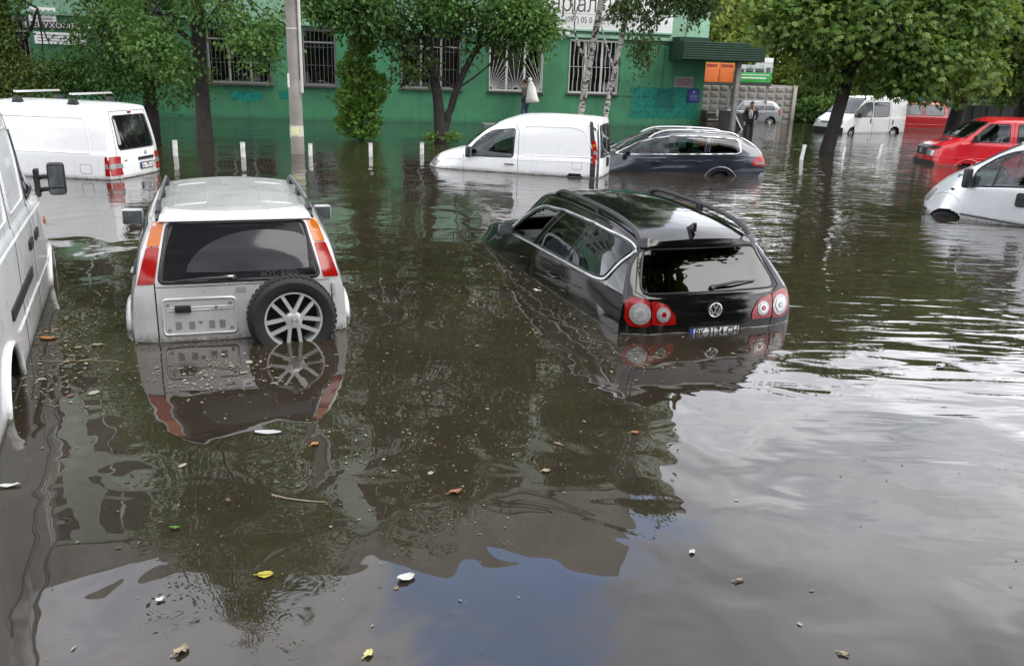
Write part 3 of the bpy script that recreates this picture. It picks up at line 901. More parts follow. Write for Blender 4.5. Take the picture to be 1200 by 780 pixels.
# ground floor windows
def ground_window(i, a, b, style):
    zb, zt = ZS, ZH
    fm = FRAMEW if style in ('fan', 'lattice', 'pale') else FRAMED
    f = MB(); w_ = .075
    for q in ((a, a + w_, zb, zt), (b - w_, b, zb, zt), (a + w_, b - w_, zb, zb + w_), (a + w_, b - w_, zt - w_, zt)): fbox(f, *q, -.16, -.08)
    n_ = 3 if b - a > 2 else 1
    for j in range(1, n_):
        s = a + (b - a) * j / n_
        fbox(f, s - .045, s + .045, zb + w_, zt - w_, -.155, -.085)
    if style in ('dark', 'pale'): fbox(f, a + w_, b - w_, zt - .55, zt - .49, -.15, -.09)
    W_ = bobj('window', f, fm, smooth=0)
    p = MB()
    for j in range(n_): fbox(p, a + (b - a) * j / n_ + .03, a + (b - a) * (j + 1) / n_ - .03, zb + .03, zt - .03, -.125, -.115)
    bobj('pane', p, PANE, W_, smooth=0)
    s_ = MB(); fbox(s_, a - .08, b + .08, zb - .07, zb - .005, -.1, .12)
    bobj('sill', s_, SILLM, W_, bevel=.01)
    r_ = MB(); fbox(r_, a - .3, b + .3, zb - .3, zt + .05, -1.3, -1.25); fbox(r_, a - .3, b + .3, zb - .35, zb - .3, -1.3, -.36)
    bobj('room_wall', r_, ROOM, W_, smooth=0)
    g = MB()
    rb = .011
    ng = .035
    if style == 'fan':
        for j in range(n_):
            s0 = a + (b - a) * j / n_ + .03; s1 = a + (b - a) * (j + 1) / n_ - .03
            c = {0: (s0, zb + .05), 1: ((s0 + s1) / 2, zb + .05), 2: (s1, zb + .05)}[j]     # s runs to the left of the picture
            lo, hi = {0: (0, 90), 1: (18, 162), 2: (90, 180)}[j]
            for t in np.linspace(lo, hi, 12):
                d = (math.cos(math.radians(t)), math.sin(math.radians(t)))
                L = 9
                if d[0] > 1e-3: L = min(L, (s1 - c[0]) / d[0])
                if d[0] < -1e-3: L = min(L, (s0 - c[0]) / d[0])
                if d[1] > 1e-3: L = min(L, (zt - .05 - c[1]) / d[1])
                if L > .15: g.tube([fp(c[0] + d[0] * .14, c[1] + d[1] * .14, ng), fp(c[0] + d[0] * L, c[1] + d[1] * L, ng)], rb, 5)
            g.tube([fp(c[0] + .14 * math.cos(math.radians(t)), c[1] + .14 * math.sin(math.radians(t)), ng) for t in np.linspace(lo, hi, 9)], rb, 5)
    else:
        nb = int((b - a) / (.20 if style == 'lattice' else .16))
        for j in range(1, nb):
            s = a + (b - a) * j / nb
            if style == 'lattice':
                pts = [fp(s + .035 * math.sin(4 * PI * q), zb + .03 + (zt - zb - .06) * q, ng) for q in np.linspace(0, 1, 13)]
                g.tube(pts, rb * .8, 5)
            g.tube([fp(s, zb, ng), fp(s, zt, ng)], rb * .8, 5)
        for z in ((zb + .05, (zb + zt) / 2, zt - .05) if style == 'lattice' else (zb + .1, zb + .8, zb + 1.5, zt - .1)):
            g.tube([fp(a, z, ng), fp(b, z, ng)], rb * .9, 5)
    for s in (a + .02, b - .02): g.tube([fp(s, zb, ng), fp(s, zt, ng)], rb * 1.4, 6)
    for z in (zb + .02, zt - .02): g.tube([fp(a, z, ng), fp(b, z, ng)], rb * 1.4, 6)
    for s in (a + .05, b - .05):
        for z in (zb + .25, zt - .25): g.tube([fp(s, z, -.05), fp(s, z, ng)], rb, 5)
    bobj('grille', g, GRILLEM if style in ('fan', 'lattice') else GRILLED, W_, smooth=50)
    def curtain(s0, s1, z0, z1, m, wav=.03):
        q = MB(); nn = max(8, int((s1 - s0) / .05))
        for i_ in range(nn + 1):
            s = s0 + (s1 - s0) * i_ / nn; d = -.30 + wav * math.sin(i_ * 1.7) + .5 * wav * math.sin(i_ * .63)
            q.v.append(tuple(fp(s, z0, d))); q.v.append(tuple(fp(s, z1, d)))
        q.f = [(2 * i_, 2 * i_ + 2, 2 * i_ + 3, 2 * i_ + 1) for i_ in range(nn)]
        bobj('curtain', q, m, W_, smooth=70, fix=False)
    if style == 'lattice':
        curtain(a, a + .75, 2.55, 3.55, CURT); curtain(a + .8, a + 1.5, 2.75, 3.55, CURT); curtain(a + 1.55, b, 2.9, 3.55, CURTB); curtain(a + 1.1, a + 1.45, 1.4, 2.8, CURTB)
    elif style == 'fan':
        curtain(a + 1.5, b, 1.4, 3.5, CURTB, .05); curtain(a + .8, a + 1.5, 1.4, 3.0, CURT, .05)
    elif style == 'brown': curtain(a, b, 1.4, 3.55, CURTB, .06)
    elif style == 'dark': curtain(a + .2, a + (b - a) * .42, 1.4, 3.5, plain('dull_curtain', (.12, .115, .10), .9), .04)
for i, ((a, b), st) in enumerate(zip(wins, ('lattice', 'fan', 'dark', 'dark', 'dark', 'brown', 'dark', 'dark'))): ground_window(i, a, b, st)
# cover panel and its gaps, lamps, cable
mb = MB()
for q in ((1.98, 2.0, 1.3, 3.62), (4.02, 4.04, 1.3, 3.62), (2.0, 4.02, 1.29, 1.31)): fbox(mb, *q, .002, .008)
bobj('panel_joint', mb, plain('dark_green_joint', (.012, .045, .025), .8), smooth=0)
mb = MB()
for s, z in ((4.0, 3.3), (4.0, 2.7), (4.0, 2.0), (2.02, 3.3), (2.02, 2.4), (2.02, 1.7)): fbox(mb, s - .05, s + .05, z - .02, z + .02, .001, .03)
bobj('panel_hinge', mb, SILLM, smooth=0)
mb = MB(); fbox(mb, 6.80, 6.96, 3.74, 3.86, .10, .32); fbox(mb, 6.45, 6.62, 3.72, 3.86, .10, .32); fbox(mb, 6.5, 6.9, 3.60, 3.65, .002, .03)
bobj('wall_lamp', mb, FRAMEW, bevel=.01)
mb = MB(); mb.tube([fp(1.05, 5.9, .03), fp(1.02, 4.6, .03), fp(1.1, 3.83, .06)], .018, 6); mb.tube([fp(0.7, 3.55, .03), fp(4.0, 3.56, .03)], .012, 6)
bobj('cable', mb, SILLM)
# touched-up and graffiti paint: flat print on the wall
def blotch(name, s0, s1, z0, z1, col, seed, edge=.14, sc=1.5):
    m, t, o = new_mat(name + '_paint'); k = NT(t)
    tcn = k.n('ShaderNodeTexCoord')
    gsp = k.n('ShaderNodeSeparateXYZ', {0: tcn.outputs['Generated']})
    n = k.noise(tcn.outputs['Object'], sc, 6, .65, .3)
    n2 = k.noise(tcn.outputs['Object'], sc * 4, 5, .65)
    ex = k.m('MULTIPLY', k.m('MULTIPLY', gsp.outputs[0], k.m('SUBTRACT', 1.0, gsp.outputs[0])), 4.0)
    ez = k.m('MULTIPLY', k.m('MULTIPLY', gsp.outputs[2], k.m('SUBTRACT', 1.0, gsp.outputs[2])), 4.0)
    e = k.m('MULTIPLY', k.rng(ex, 0.0, edge * 3), k.rng(ez, 0.0, edge * 3))
    a = k.m('MULTIPLY', k.rng(k.m('ADD', e, k.m('MULTIPLY', k.m('SUBTRACT', n, .5), 2.6)), .45, .85), k.rng(n2, .25, .55, .45, .95))
    b = k.n('ShaderNodeBsdfPrincipled', {'Base Color': k.mix(n2, c4(tuple(x * .5 for x in col)), c4(tuple(x * 1.4 for x in col))), 'Roughness': .7})
    tr = k.n('ShaderNodeBsdfTransparent')
    mx_ = k.n('ShaderNodeMixShader', {0: a, 1: tr.outputs[0], 2: b.outputs[0]})
    t.links.new(mx_.outputs[0], o.inputs[0])
    me = bpy.data.meshes.new('m')
    me.from_pydata([tuple(fp(s0, z0, .006)), tuple(fp(s1, z0, .006)), tuple(fp(s1, z1, .006)), tuple(fp(s0, z1, .006))], [], [(0, 1, 2, 3)])
    me.materials.append(m)
    ob = link(name, me, B, -BL)
    return ob
blotch('paint_patch', .12, 3.55, .30, 1.78, (.0, .19, .135), 1, .10)
b2 = blotch('paint_patch', 1.25, 2.3, .75, 1.72, (.0, .13, .10), 2, .2)
for v in b2.data.vertices: v.co += NX * .004
blotch('graffiti', 19.1, 20.5, .66, 1.14, (.0, .22, .17), 3, .2, 3.0)
blotch('graffiti', 17.9, 18.6, .75, 1.2, (.0, .20, .15), 4, .2, 3.0)

def sign_text(name, s, size, sc, zc, n, mat, parent, width=None, ext=.004):
    o = link(name, text_mesh(s, size, mat, ext, -.006 * size), parent)
    if width: fit_text0(o, width)
    frame(o, -EX, (0, 0, 1), Vector(fp(sc, zc, n)) - Vector(parent.location))
    return o
def fit_text0(o, w):
    d = o.data
    co = np.empty(len(d.vertices) * 3); d.vertices.foreach_get('co', co); co = co.reshape(-1, 3)
    co[:, 0] *= w / max(co[:, 0].max() - co[:, 0].min(), 1e-6)
    d.vertices.foreach_set('co', co.ravel()); d.update()
def tobj(parent, name, mb, mat, **kw):
    o = obj(name, mb, mat, **kw); o.parent = parent; o.location = -Vector(parent.location)
    return o
SIGNW = plain('sign_white', (.74, .74, .73), .4, var=.04)
SIGNK = plain('sign_grey_letter', (.055, .055, .06), .5)
S1 = thing('notary_sign', 'long white notary sign with thin grey letters and phone numbers above the barred windows', 'sign', fp(5.6, 4.0, .1))
mb = MB(); fbox(mb, 1.78, 9.9, 4.0, 6.0, .03, .12); tobj(S1, 'sign_board', mb, SIGNW, bevel=.01)
mb = MB(); fbox(mb, 1.74, 9.94, 3.93, 4.0, .03, .16); tobj(S1, 'sign_rail', mb, plain('pale_green_rail', (.25, .42, .32), .6), smooth=0)
mb = MB(); fbox(mb, 2.6, 9.4, 4.60, 4.612, .121, .124); tobj(S1, 'sign_rule', mb, SIGNK, smooth=0)
sign_text('sign_lettering', 'Нотаріальний', .98, 6.05, 4.98, .124, SIGNK, S1, 5.25)
sign_text('sign_lettering', 'тел.: (097) 05 0   30, (067) 2   11', .36, 5.35, 4.36, .124, SIGNK, S1, 3.85)['kind'] = 'stuff'
S2 = thing('office_sign', 'small white office board with black letters half hidden by leaves, above a dark board', 'sign', fp(27, 3.4, .1))
mb = MB(); fbox(mb, 26.55, 27.5, 3.42, 3.92, .02, .07); tobj(S2, 'sign_board', mb, SIGNW, bevel=.008)
sign_text('sign_lettering', 'ОФІС', .30, 27.0, 3.70, .074, INK, S2, .78)
mb = MB()
for z in (3.48, 3.53): fbox(mb, 26.66, 27.36, z, z + .025, .071, .073)
tobj(S2, 'text_lines', mb, SIGNK, smooth=0)
S3 = thing('property_sign', 'dark board with white capital letters half hidden by leaves, under the white office board', 'sign', fp(26.5, 3.15, .1))
mb = MB(); fbox(mb, 25.2, 27.75, 3.15, 3.42, .02, .06); tobj(S3, 'sign_board', mb, plain('sign_black', (.03, .03, .032), .5), bevel=.008)
sign_text('sign_lettering', 'НЕРУХОМІСТЬ', .26, 26.48, 3.285, .064, SIGNW, S3, 2.35)
mb = MB(); fbox(mb, 25.6, 27.4, 2.62, 3.05, .02, .06); tobj(S3, 'price_board', mb, SIGNW, smooth=0)
mb = MB()
for z in (2.72, 2.82, 2.93): fbox(mb, 25.7, 27.3, z, z + .025, .061, .064)
tobj(S3, 'text_lines', mb, SIGNK, smooth=0)
S4 = thing('wall_sign', 'blue notice plate with pale lines near the right corner of the green wall', 'sign', fp(.46, 1.13, .0))
mb = MB(); fbox(mb, .16, .76, 1.12, 1.68, .01, .035); tobj(S4, 'sign_plate', mb, plain('sign_blue', (.012, .020, .17), .4), bevel=.006)
mb = MB()
for z, w in ((1.42, .18), (1.36, .22), (1.30, .16), (1.22, .2)): fbox(mb, .46 - w, .46 + w, z, z + .022, .036, .038)
mb.lathe([(.06, 0), (.06, .002)], fp(.46, 1.56, .036), NX, 14)
tobj(S4, 'print', mb, plain('pale_blue_print', (.25, .30, .50), .5), smooth=0)
S5 = thing('name_plaque', 'grey and red framed name plaque on the green wall above the blue plate', 'sign', fp(.95, 1.75, .0))
mb = MB(); fbox(mb, .55, 1.40, 1.78, 2.17, .01, .03); tobj(S5, 'plaque_plate', mb, plain('plaque_grey', (.20, .19, .20), .5), bevel=.005)
mb = MB()
for z, w in ((2.07, .28), (2.0, .32), (1.93, .25), (1.86, .3)): fbox(mb, .975 - w, .975 + w, z, z + .028, .031, .033)
tobj(S5, 'print', mb, plain('plaque_red', (.30, .06, .06), .5), smooth=0)
mb = MB()
for q in ((.53, 1.42, 2.17, 2.20), (.53, 1.42, 1.75, 1.78), (.53, .55, 1.78, 2.17), (1.40, 1.42, 1.78, 2.17)): fbox(mb, *q, .008, .036)
tobj(S5, 'plaque_frame', mb, plain('plaque_frame_grey', (.32, .32, .34), .4), smooth=0)

# canopy over the entrance at the corner, with its post
CN = thing('entrance_canopy', 'dark green corrugated canopy on a grey post at the corner of the green building', 'canopy', fp(-.3, -.65, 1.2))
for i in range(8):
    z = 2.92 + i * .092
    mb = MB(); mb.prism([(0, 0), (0, .086), (.018, .086), (.032, .06), (.032, .026), (.018, 0)], -1.98, 1.80, lambda a, b, h: fp(h, z + b, 1.6 + a))
    tobj(CN, 'canopy_slat', mb, DKGREEN, smooth=30)
mb = MB(); fbox(mb, -1.98, 1.80, 2.90, 3.66, -.6, 1.598)
tobj(CN, 'canopy_box', mb, DKGREEN, smooth=0)
mb = MB(); fbox(mb, .3, 1.7, 3.67, 3.84, -.01, .9); tobj(CN, 'canopy_top', mb, DKGREEN, smooth=0)
mb = MB(); mb.box(fp(-1.0, 1.12, 1.2), (.20, .20, 3.54), M=MF); tobj(CN, 'canopy_post', mb, plain('grey_post', (.22, .21, .20), .7, var=.25), bevel=.015)
# entrance porch
PO = thing('entrance_porch', 'dark entrance porch with brown steps and a white sloping handrail under the green canopy', 'porch', fp(-1.2, -.65, .6))
BRN = plain('brown_boards', (.060, .045, .035), .7, var=.35, scale=3)
for i, (z0, z1) in enumerate(((-.65, .05), (.06, .30), (.31, .55), (.56, .80))):
    mb = MB(); fbox(mb, -.55 + .02 * i, .02 - .0 * i, z0, z1, .02, .9 - .12 * i)
    tobj(PO, 'step', mb, BRN if i % 2 else plain('dark_brown_step', (.03, .024, .02), .7), bevel=.008)
mb = MB(); fbox(mb, -.52, -.02, .70, .74, .62, .66); fbox(mb, -.52, -.02, .40, .44, .74, .78); tobj(PO, 'step_edge', mb, CONC, smooth=0)
mb = MB(); mb.prism([(-.60, -.65), (-2.25, -.65), (-1.95, -.1), (-1.25, .80), (-.60, .84)], .55, .62, lambda a, b, h: fp(a, b, h))
tobj(PO, 'side_panel', mb, plain('black_brown_panel', (.020, .017, .015), .6, var=.3), smooth=0)
mb = MB(); mb.bar(fp(-1.22, .80, .66), fp(-1.80, -.08, .66), .10, .06); mb.bar(fp(-.95, .84, .66), fp(-2.25, .80, .66), .05, .05)
tobj(PO, 'handrail', mb, FRAMEW, bevel=.01)
mb = MB(); mb.prism([(-1.45, .70), (-2.25, .72), (-2.2, -.65), (-1.95, -.65), (-1.85, .0)], .50, .53, lambda a, b, h: fp(a, b, h))
tobj(PO, 'rear_panel', mb, plain('black_panel', (.012, .012, .013), .5), smooth=0)

# ================================================================== YARD BEHIND: fence, billboards, sheds
FENC = wall_mat('fence_concrete', (0.36, 0.335, 0.30), .45)
FD = Vector((.9987, .05, 0)).normalized(); FN = Vector((.05, -.9987, 0)).normalized(); F0 = Vector((8.6, 47.6, 0))
MFN = Matrix((FD, FN, Vector((0, 0, 1)))).transposed()
FEN = thing('concrete_fence', 'pale concrete panel fence with rows of raised square blocks under the billboards', 'fence', F0 - Vector((0, 0, .65)))
mb = MB(); mb.box(F0 + FD * 3.2 + Vector((0, 0, .62)), (6.8, .12, 2.54), M=MFN); tobj(FEN, 'fence_wall', mb, FENC, smooth=0)
blk = None
for j in range(6):
    for i in range(13):
        c = F0 + FD * (.05 + i * .52) + FN * .06 + Vector((0, 0, -.1 + j * .36))
        if blk is None:
            b = MB(); b.add([(-.22, -.14, 0), (.22, -.14, 0), (.22, .14, 0), (-.22, .14, 0), (-.13, -.07, .06), (.13, -.07, .06), (.13, .07, .06), (-.13, .07, .06)],
                            [(4, 5, 6, 7), (0, 1, 5, 4), (1, 2, 6, 5), (2, 3, 7, 6), (3, 0, 4, 7)])
            blk = mesh_of(b, FENC, 0)
        o = link('fence_block', blk, FEN)
        frame(o, FD, (0, 0, 1), c - FEN.location)
for i in range(3):
    mb = MB(); mb.box(F0 + FD * (-.1 + i * 3.35) + FN * .1 + Vector((0, 0, .66)), (.2, .2, 2.62), M=MFN); tobj(FEN, 'fence_post', mb, FENC, bevel=.02)
def billboard(label, x0, x1, z0, z1, y, top=None, kind='orange'):
    Bb = thing('billboard', label, 'billboard', ((x0 + x1) / 2, y, -.65))
    w = x1 - x0; cx = (x0 + x1) / 2
    OR = plain('orange_print', (.72, .16, .03), .5, var=.08, scale=2)
    if kind == 'orange':
        for k_, (a, b) in enumerate(((x0, x0 + w * .55), (x0 + w * .57, x1))):
            tobj(Bb, 'poster_panel', MB().box(((a + b) / 2, y, (z0 + z1) / 2), (b - a, .08, z1 - z0)), OR, bevel=.01)
            ln = MB()
            for i in range(6):
                zz = z1 - .32 - i * .11; ww = (b - a) * (.72 if i % 2 else .8)
                ln.box(((a + b) / 2, y - .045, zz), (ww, .006, .028))
            tobj(Bb, 'print_lines', ln, plain('pale_orange_print', (.76, .24, .09), .5), smooth=0)
            hd_ = MB(); q = a + (b - a) * .08; rr_ = random.Random(k_)
            while q < b - (b - a) * .12:
                hw = rr_.uniform(.05, .09)
                hd_.box((q + hw / 2, y - .045, z1 - .14), (hw, .006, .15)); q += hw + rr_.choice((.025, .025, .07))
            tobj(Bb, 'heading_print', hd_, plain('maroon_letter', (.22, .02, .03), .5), smooth=0)
    else:
        zm = z0 + (z1 - z0) * .56
        tobj(Bb, 'poster_panel', MB().box((cx, y, (z0 + zm) / 2), (w, .08, zm - z0)), plain('green_print', (.05, .36, .07), .5, var=.15, scale=2), bevel=.01)
        tobj(Bb, 'poster_panel', MB().box((cx, y, (zm + z1) / 2 + .003), (w, .08, z1 - zm - .006)), plain('pale_photo_print', (.45, .50, .50), .5, var=.35, scale=3), bevel=.01)
        tobj(Bb, 'poster_panel', MB().box((x0 + w * .76, y, z1 + .19), (w * .48, .08, .37)), SIGNW, bevel=.01)
        ln = MB()
        for i, ww in enumerate((.7, .85, .8)): ln.box((cx, y - .045, z0 + .22 + i * .16), (w * ww, .006, .035 if i != 0 else .07))
        tobj(Bb, 'print_lines', ln, SIGNW, smooth=0)
        h_ = MB()
        for i, (hx, hw, hh) in enumerate(((.08, .18, .16), (.32, .2, .2), (.6, .24, .2), (.84, .12, .26))): h_.box((x0 + w * (hx + .05), y - .045, zm + .02 + hh / 2), (w * hw, .006, hh))
        tobj(Bb, 'photo_shapes', h_, plain('dark_photo_print', (.10, .13, .11), .5, var=.4, scale=4), smooth=0)
        tl = MB()
        for i in range(5): tl.box((x0 + w * .76 + (-.2 + .1 * i) * w, y - .045, z1 + .12), (w * .07, .006, .05))
        tobj(Bb, 'top_print', tl, plain('grey_print', (.35, .38, .38), .5), smooth=0)
    tobj(Bb, 'lower_rail', MB().box((cx, y + .02, z0 - .09), (w, .25, .17)), plain('dark_rail', (.035, .04, .035), .6), smooth=0)
    lg = MB()
    for x in (x0 + .15, x1 - .1): lg.box((x, y + .12, (z1 - .65) / 2), (.09, .09, z1 + .65))
    tobj(Bb, 'post', lg, plain('grey_steel', (.25, .26, .26), .5), smooth=0)
billboard('orange billboard with maroon headings on the concrete fence under the canopy', 9.62, 11.42, 2.0, 2.98, 46.6)
billboard('green and white billboard beside the orange one on the concrete fence', 11.50, 13.42, 2.05, 2.93, 46.5, kind='green')
# sheds and gate behind
SH = thing('shed', 'low grey shed with a pale roof edge behind the bushes right of the billboards', 'shed', (16.0, 51.0, -.65))
WOOD = plain('weathered_boards', (.22, .205, .18), .8, var=.3, scale=4)
for i in range(26):
    x = 14.2 + i * .205
    if 15.0 < x < 15.75: continue
    tobj(SH, 'board', MB().box((x, 51.0 + .012 * (i % 3), .55 + .02 * (i % 4)), (.19, .04, 2.4)), WOOD, smooth=0)
tobj(SH, 'roof', MB().box((16.8, 51.8, 1.86), (6.0, 2.6, .12)), plain('pale_roof_sheet', (.42, .42, .40), .6, var=.2), smooth=0)
tobj(SH, 'rear_wall', MB().box((16.8, 52.6, .5), (5.6, .1, 2.3)), ROOM, smooth=0)
tobj(SH, 'door', MB().box((15.37, 50.98, .42), (.66, .05, 2.1)), plain('grey_door', (.33, .33, .31), .7, var=.15), bevel=.01)
tobj(SH, 'door_panel', MB().box((16.25, 50.94, .42), (.8, .05, 1.9)), plain('dark_green_door', (.015, .06, .035), .6, var=.2), bevel=.01)
BK = thing('blue_kiosk', 'small blue corrugated hut behind the two vans under the trees', 'hut', (23.6, 52.0, -.65))
for i in range(9):
    tobj(BK, 'panel', MB().prism([(0, 0), (.08, .035), (.10, .035), (.17, 0), (.17, .05), (0, .05)], -.65, 2.6, lambda a, b, h: (22.8 + .172 * i + a, 52.0 - b, h)), plain('blue_sheet', (.035, .22, .36), .5, var=.15), smooth=0)
tobj(BK, 'hut_body', MB().box((23.58, 52.9, .95), (1.54, 1.7, 3.2)), plain('blue_sheet', (.035, .22, .36), .5), smooth=0)
BF = thing('black_fence', 'low black sheet fence along the far right behind the red minibus', 'fence', (27.0, 42.0, -.65))
for i in range(40):
    tobj(BF, 'panel', MB().box((20.9 + i * .32, 40.6 - i * .02 + .02 * (i % 2), .38 - .0 * i), (.31, .04, 1.95)), plain('black_fence_sheet', (.012, .012, .012), .6, var=.3), smooth=0)
GP = thing('gate_post', 'pale concrete gate post at the left end of the black fence', 'post', (20.55, 40.4, -.65))
tobj(GP, 'post_shaft', MB().box((20.55, 40.4, .45), (.32, .32, 2.2), M=Matrix.Rotation(.10, 3, 'Y')), CONC, bevel=.02)
BW = thing('far_wall', 'long grey yard wall behind the vans, mostly hidden by trees', 'wall', (32.0, 57.0, -.65))
for i in range(14):
    tobj(BW, 'wall_panel', MB().box((14.5 + i * 2.6, 56.5 + .04 * (i % 2), .4), (2.56, .14, 2.1)), CONC, bevel=.02)

# ================================================================== TREES
def leaf_mat(name, dark, mid, light, trans=.46):
    m, t, o = new_mat(name); k = NT(t)
    at = k.n('ShaderNodeAttribute', attribute_name='tint')
    col = k.ramp(at.outputs['Fac'], [(0.0, c4(dark)), (.5, c4(mid)), (1.0, c4(light))])
    d = k.n('ShaderNodeBsdfPrincipled', {'Base Color': col, 'Roughness': .5, 'Specular IOR Level': .35})
    tl = k.n('ShaderNodeBsdfTranslucent', {0: k.mix(.5, col, (.16, .20, .02, 1))})
    mxs = k.n('ShaderNodeMixShader', {0: trans, 1: d.outputs[0], 2: tl.outputs[0]})
    t.links.new(mxs.outputs[0], o.inputs[0])
    return m
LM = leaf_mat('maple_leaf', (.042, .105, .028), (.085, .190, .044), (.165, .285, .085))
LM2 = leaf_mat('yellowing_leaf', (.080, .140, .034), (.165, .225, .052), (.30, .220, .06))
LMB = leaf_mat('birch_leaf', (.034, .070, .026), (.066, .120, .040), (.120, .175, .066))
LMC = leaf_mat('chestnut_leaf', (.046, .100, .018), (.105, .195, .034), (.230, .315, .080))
LMD = leaf_mat('shaded_leaf', (.024, .052, .016), (.046, .094, .024), (.085, .145, .036))  # shade is put into this darker leaf colour
LMY = leaf_mat('sunlit_leaf', (.110, .170, .028), (.200, .270, .050), (.290, .340, .090))  # sunlight is put into this brighter leaf colour
LMT = leaf_mat('thuja_leaf', (.070, .155, .022), (.135, .260, .042), (.215, .350, .080))
BARK = plain('grey_brown_bark', (.050, .043, .036), .9, var=.4, scale=6, bump=.02, bscale=18)
BARKD = plain('dark_bark', (.026, .023, .020), .9, var=.4, scale=6, bump=.02, bscale=18)
def birch_bark():
    m, t, o = new_mat('birch_bark'); k = NT(t)
    tcn = k.n('ShaderNodeTexCoord'); P = tcn.outputs['Object']
    mp = k.n('ShaderNodeMapping', {0: P, 3: (2.2, 2.2, 8.0)})
    n = k.noise(mp.outputs[0], 2.0, 5, .65, .3)
    n2 = k.noise(P, 3.4, 5, .6)
    f = k.m('MAXIMUM', k.rng(n, .52, .58), k.rng(n2, .54, .60))
    col = k.mix(f, (.50, .48, .44, 1), (.035, .03, .026, 1))
    b = k.n('ShaderNodeBsdfPrincipled', {'Base Color': col, 'Roughness': .8})
    t.links.new(b.outputs[0], o.inputs[0])
    return m
BIRCHB = birch_bark()
def leaves(name, blobs, n_clump, per, size, mat, parent, seed, spread=.3, droop=.35, kind='leaf', tint=(0, 1), shell=.5, gaps=.25, flat=.5):
    """blobs: (cx, cy, cz, rx, ry, rz[, weight]); many small leaf faces gathered in clumps"""
    r = np.random.default_rng(seed)
    Bz = np.array([b[:6] for b in blobs], float)
    wgt = np.array([(b[6] if len(b) > 6 else 1.0) * (b[3] * b[4] * b[5]) ** (2 / 3) for b in blobs]); wgt /= wgt.sum()
    bi = r.choice(len(Bz), n_clump, p=wgt)
    d = r.normal(size=(n_clump, 3)); d /= np.linalg.norm(d, axis=1, keepdims=True)
    rad = shell + (1 - shell) * r.random(n_clump) ** .8
    # ragged outline: push the shell in and out by direction-dependent waves
    ph = r.random((len(Bz), 3)) * 6.28
    wob = 1 + .16 * np.sin(5 * d[:, 0] + ph[bi, 0]) * np.sin(4 * d[:, 1] + ph[bi, 1]) + .12 * np.sin(7 * d[:, 2] + ph[bi, 2])
    C = Bz[bi, :3] + d * Bz[bi, 3:] * (rad * wob)[:, None]
    hole = np.sin(C[:, 0] * 2.1 + seed) * np.sin(C[:, 1] * 1.9 + seed * .7) * np.sin(C[:, 2] * 2.3 + seed * 1.3)
    C = C[hole < (1 - gaps * 1.6)]; d = d[hole < (1 - gaps * 1.6)]
    n_clump = len(C)
    ct = np.clip(r.normal(.45, .24, n_clump), 0, 1)
    n = n_clump * per
    ci = np.repeat(np.arange(n_clump), per)
    p = C[ci] + r.normal(size=(n, 3)) * spread * np.array([1, 1, .7])
    out_ = d[ci] + r.normal(size=(n, 3)) * .6
    out_[:, 2] -= droop
    ax = out_ / np.linalg.norm(out_, axis=1, keepdims=True)                 # leaf axis
    nn = r.normal(size=(n, 3)) * .7; nn[:, 2] += flat * 2
    sd = np.cross(ax, nn); sd /= np.maximum(np.linalg.norm(sd, axis=1, keepdims=True), 1e-6)
    up = np.cross(sd, ax)
    s = size * (.6 + .8 * r.random(n))[:, None]
    tn = np.clip(ct[ci] + r.normal(size=n) * .13, 0, 1) * (tint[1] - tint[0]) + tint[0]
    if kind == 'leaf':
        w = .34
        V = np.stack([p - ax * s * .5, p + sd * s * w - ax * s * .02 - up * s * .08, p + ax * s * .55 - up * s * .12, p - sd * s * w - ax * s * .02 - up * s * .08], 1)
        k = 4; F = np.arange(n * 4).reshape(n, 4)
        T = np.repeat(tn, 4)
    else:                                                                   # five-fingered leaf, blades hanging from one point
        Vs = []
        for a, l in ((-1.15, .62), (-.6, .85), (0, 1.0), (.6, .85), (1.15, .62)):
            dr = ax * math.cos(a) + sd * math.sin(a) - up * .25
            pr = np.cross(dr, up)
            Vs += [p, p + dr * s * l * .62 + pr * s * .17, p + dr * s * l - up * s * .12, p + dr * s * l * .62 - pr * s * .17]
        V = np.stack(Vs, 1); k = 20; F = np.arange(n * 20).reshape(n * 5, 4)
        T = np.repeat(tn, 20)
    V = V.reshape(-1, 3)
    V[:, 2] = np.maximum(V[:, 2], .02)
    me = bpy.data.meshes.new(name)
    me.vertices.add(len(V)); me.vertices.foreach_set('co', V.ravel())
    nf = len(F)
    me.loops.add(nf * 4); me.loops.foreach_set('vertex_index', F.ravel().astype(np.int32))
    me.polygons.add(nf); me.polygons.foreach_set('loop_start', np.arange(0, nf * 4, 4, dtype=np.int32)); me.polygons.foreach_set('loop_total', np.full(nf, 4, np.int32))
    a_ = me.attributes.new('tint', 'FLOAT', 'POINT'); a_.data.foreach_set('value', T.astype(np.float32))
    me.materials.append(mat)
    me.update(); me.validate()
    o = link(name, me, parent, -Vector(parent.location) if parent else None)
    o['kind'] = 'stuff'
    return o
def limb(mb, a, b, r0_, r1, bend=.15, seed=0, n=7, sides=9):
    r = random.Random(seed)
    a = Vector(a); b = Vector(b)
    off = Vector((r.uniform(-1, 1), r.uniform(-1, 1), r.uniform(-.3, .3))) * (b - a).length * bend
    pts = []; rad = []
    for i in range(n + 1):
        t = i / n
        p = a.lerp(b, t) + off * math.sin(PI * t) + Vector((r.uniform(-1, 1), r.uniform(-1, 1), 0)) * r0_ * .18 * (0 < i < n)
        pts.append(p); rad.append((r0_ + (r1 - r0_) * t) * (1 + .06 * r.uniform(-1, 1)))
    mb.tube(pts, rad, sides)
    return pts
